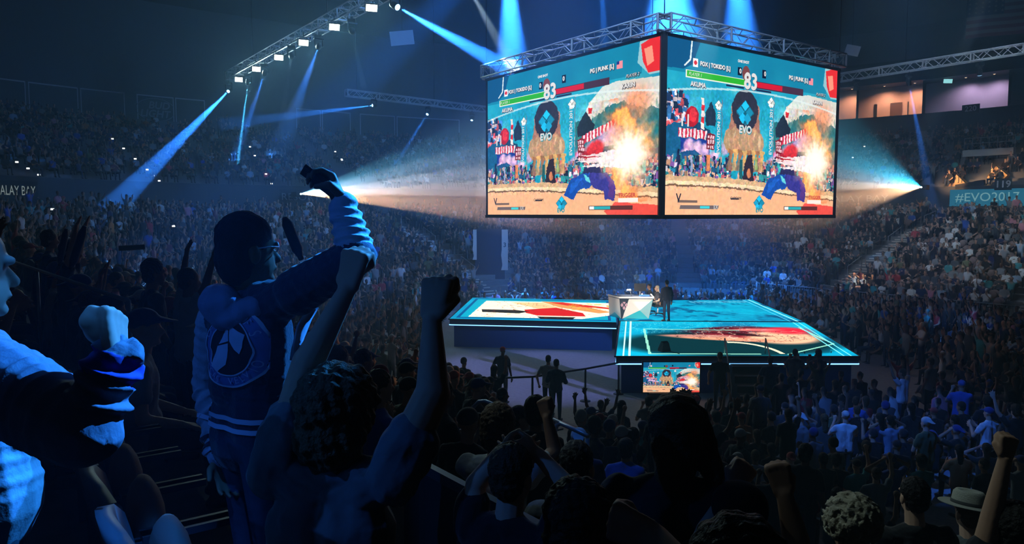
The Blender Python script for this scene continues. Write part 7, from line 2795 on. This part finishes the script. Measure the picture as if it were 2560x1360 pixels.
for (px, py, lab, clab, hair, cloth, cap, dx) in ((1636, 789, 'seated player with a pink lit face at the desk', 'dark swivel chair of the player with the pink lit face', 'short', (0.015, 0.015, 0.02), None, 0), (1656, 795, 'seated player under long pale blond hair at the desk', 'dark swivel chair of the blond player', 'long', (0.02, 0.02, 0.03), None, 0)):
    p = G(px, py, ZS) + Vector((0, 1.05 if dx == 0 else 0, 0))
    office_chair((p.x, p.y, ZS + 0.003), (-1, -0.15, 0), clab, M_CHAIR)
    o = put_person(PI_['sit_lap'], (p.x, p.y, ZS + 0.003), math.atan2(1, -0.15), cloth, hair, lab, None, True, 1.0)
    if 'blond' in lab:
        for c in o.children:
            if c.name.startswith('hair'):
                c.data = c.data.copy(); c.data.materials[0] = mat('hair_pale_blond', (0.75, 0.62, 0.45), 0.6)

# ------------------------------------------------------------------ rope barrier on the bare floor
def gpt(px, py, z=0.0): return G(px, py, z)


rb = thing('floor_barrier', gpt(1400, 1030), 'black post and rail barrier crossing the bare floor before the stage', 'barrier')
pts = [gpt(1262, 1030), gpt(1331, 1027), gpt(1463, 1003), gpt(1546, 985)]
hgt = 1.02
mb = MB()
mb.tube([q + Vector((0, 0, hgt)) for q in pts], 0.032, 6)
mb.build('rail', M_PLAST, rb)
for q in pts:
    MB().tube([q, q + Vector((0, 0, hgt))], 0.032, 8).lathe([(0.0, 0.0), (0.17, 0.0), (0.16, 0.025), (0.03, 0.035)], q, 14).build('post', M_PLAST, rb)


def tube_thing(name, label, cat, pts, r, m, posts=(), group=None, pr=None, base_z=None):
    t = thing(name, pts[0], label, cat, group)
    MB().tube(pts, r, 8).build('rail', m, t)
    for p in posts:
        p = Vector(p)
        z = floor_z(p.x, p.y) if base_z is None else base_z
        MB().tube([p, (p.x, p.y, z)], pr or r, 8).build('post', m, t)
    return t


M_RAILD = mat('rail_dark_steel', (0.05, 0.06, 0.07), 0.35, metal=0.3)
# the slanting rail over the left crowd
a, b = W(30, 622, 9.0), W(320, 731, 4.9)
a.z = b.z = 5.22
b2 = b + Vector((0.02, 0.0, -0.02))
tube_thing('hand_rail', 'thin pale hand rail slanting over the dark left crowd', 'rail', [a, b], 0.016, M_RAIL, [a + (b - a) * 0.33, b])
# long rail crossing the lower middle
a, b = W(1060, 1168, 3.78), W(1440, 1370, 2.86)
a.z = b.z = 4.50
t = thing('row_rail', a, 'long dark rail with a blue lit top edge slanting across the lower middle', 'rail')
d_ = (b - a).normalized()
MB().beam(a - d_ * 0.2, b + d_ * 0.9, 0.04, 0.05).build('top_rail', M_RAILD, t)
MB().beam(a - d_ * 0.2 - Vector((0, 0, 0.38)), b + d_ * 0.9 - Vector((0, 0, 0.38)), 0.02, 0.70).build('front_panel', M_DARK, t)
for k in (0.0, 0.55, 1.25, 2.0):
    q = a + d_ * k
    MB().beam(q, (q.x, q.y, floor_z(q.x, q.y)), 0.05, 0.05).build('post', M_RAILD, t)
tube_thing('stair_rail', 'bent blue lit stair rail beside the striped shirt', 'rail', [W(1178, 1046, 8.0), W(1183, 1018, 8.0), W(1197, 1004, 8.0), W(1215, 1003, 7.9), W(1292, 1036, 7.4)], 0.022, M_RAIL, [W(1178, 1046, 8.0), W(1290, 1035, 7.42)])
tube_thing('stair_rail', 'lower blue lit stair rail left of the arms spread wide', 'rail', [W(1388, 1078, 7.4), W(1392, 1064, 7.4), W(1402, 1058, 7.4), W(1470, 1090, 6.9)], 0.022, M_RAIL, [W(1388, 1078, 7.4), W(1468, 1089, 6.92)])
tube_thing('stair_rail', 'straight pale stair rail leading down to the suited man', 'rail', [W(1384, 1048, 8.6), W(1450, 1078, 7.8)], 0.018, M_RAIL, [W(1386, 1049, 8.58), W(1448, 1077, 7.82)])

# ------------------------------------------------------------------ near folding seats with their parts
def near_seat(p, rz, label, folded=True, group=None):
    t = thing('folding_seat', p, label, 'seat', group, rz)
    b, c, a = seat_parts(folded)
    for mb, nm, m in ((b, 'backrest', mat('seat_lit_shell', (0.16, 0.17, 0.2), 0.5)), (c, 'cushion', M_SEAT)):  # backrest made paler, standing in for the light on these seats
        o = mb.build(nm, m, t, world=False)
    for q in (-1, 1):
        MB().box((q * 0.255, 0.02, 0.66), (0.075, 0.36, 0.03)).build('armrest', M_SEATD, t, world=False)
        MB().box((q * 0.255, -0.16, 0.325), (0.045, 0.08, 0.65)).build('leg', M_SEATD, t, world=False)
    return t


rzs = math.atan2(-UX, UY)
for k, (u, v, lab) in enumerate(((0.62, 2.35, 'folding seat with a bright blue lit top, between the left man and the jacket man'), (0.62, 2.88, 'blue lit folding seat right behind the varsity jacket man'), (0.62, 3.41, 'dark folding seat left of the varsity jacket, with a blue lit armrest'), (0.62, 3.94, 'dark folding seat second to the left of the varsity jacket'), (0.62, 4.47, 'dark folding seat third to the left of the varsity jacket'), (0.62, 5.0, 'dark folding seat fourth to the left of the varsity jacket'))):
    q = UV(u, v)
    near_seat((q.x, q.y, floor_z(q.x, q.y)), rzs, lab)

# ------------------------------------------------------------------ inflatable sticks and small hand-held things
def stick(a, b, label, r=0.05):
    a, b = Vector(a), Vector(b)
    t = thing('cheering_stick', a, label, 'stick')
    n = 12
    pts = [a + (b - a) * i / n for i in range(n + 1)]
    rs = [r * (0.35 + 0.65 * min(1, math.sin(math.pi * min(max(i / n, 0.04), 0.96)) * 2.2)) for i in range(n + 1)]
    MB().tube(pts, rs, 10).build('tube', mat('stick_dark', (0.03, 0.035, 0.06), 0.4), t)
    MB().tube([a - (b - a).normalized() * 0.02, a + (b - a).normalized() * 0.03], 0.014, 8).build('valve', M_PLAST, t)


stick(W(750, 640, 3.7), W(712, 545, 3.75), 'dark cheering stick right of the varsity jacket man', 0.028)
stick(W(178, 668, 6.0), W(212, 565, 6.0), 'dark cheering stick held up in the left crowd, right one of two', 0.032)
stick(W(148, 660, 7.2), W(166, 572, 7.2), 'blue edged cheering stick in the left crowd, left one of two', 0.03)
p = W(330, 619, 15)
t = thing('held_placard', p, 'small white outlined placard held up in the left crowd', 'sign')
R = Matrix.Rotation(0.25, 3, 'Z') @ Matrix.Rotation(-0.05, 3, 'Y')
MB().box(p, (0.50, 0.012, 0.11), R=R).build('board', M_SIGND, t)
mb = MB()
for sx, sz, w, h in ((0, 0.05, 0.5, 0.007), (0, -0.05, 0.5, 0.007), (-0.247, 0, 0.007, 0.107), (0.247, 0, 0.007, 0.107)):
    mb.box(p + R @ Vector((sx, -0.009, sz)), (w, 0.004, h), R=R)
mb.build('border', M_WHITE, t)
MB().tube([p, (p.x, p.y, floor_z(p.x, p.y) + 1.9)], 0.012, 6).build('stick', M_PLAST, t)
M_PHONE = emat('phone_glow', (0.85, 0.92, 1.0), 2.5)
rs = random.Random(3)
pm = None
spots_ = [(42, 405), (70, 421), (97, 437), (130, 455), (281, 347), (309, 371), (338, 397), (368, 424), (383, 439), (398, 452), (375, 478), (625, 367), (637, 389), (665, 435), (679, 459), (838, 379), (854, 398), (855, 400), (131, 523), (434, 565), (2161, 366), (2132, 394)]
for px, py in spots_:
    best = None
    for i in range(500):
        d = 25 + i * 0.15
        q = W(px, py, d)
        u, v = toUV(q)
        du = max(U0 + RC - u, u - U1 + RC, 0); dv = max(v - V1 + RC, 0)
        dd = math.hypot(du, dv) - RC
        gz = row_z(int(dd / ROW_D)) if 0 < dd < 17 else (up_z(int((dd - 19.75) / 0.85)) if dd > 19.75 else None)
        if gz is not None and q.z - gz < 1.35:
            best = q; break
    if best is None: continue
    if pm is None:
        o = MB().box((0, 0, 0), (0.16, 0.012, 0.09)).build('lit_phone', M_PHONE)
        pm = o.data
    else:
        o = bpy.data.objects.new('lit_phone', pm); COL.objects.link(o)
    o.location = best
    dirv = CAM - best
    o.rotation_euler = (0, 0, math.atan2(-dirv.x, dirv.y))
    tag(o, 'tiny phone screen glowing white among the dark far spectators', 'phone', 'lit phones in the dark stands')
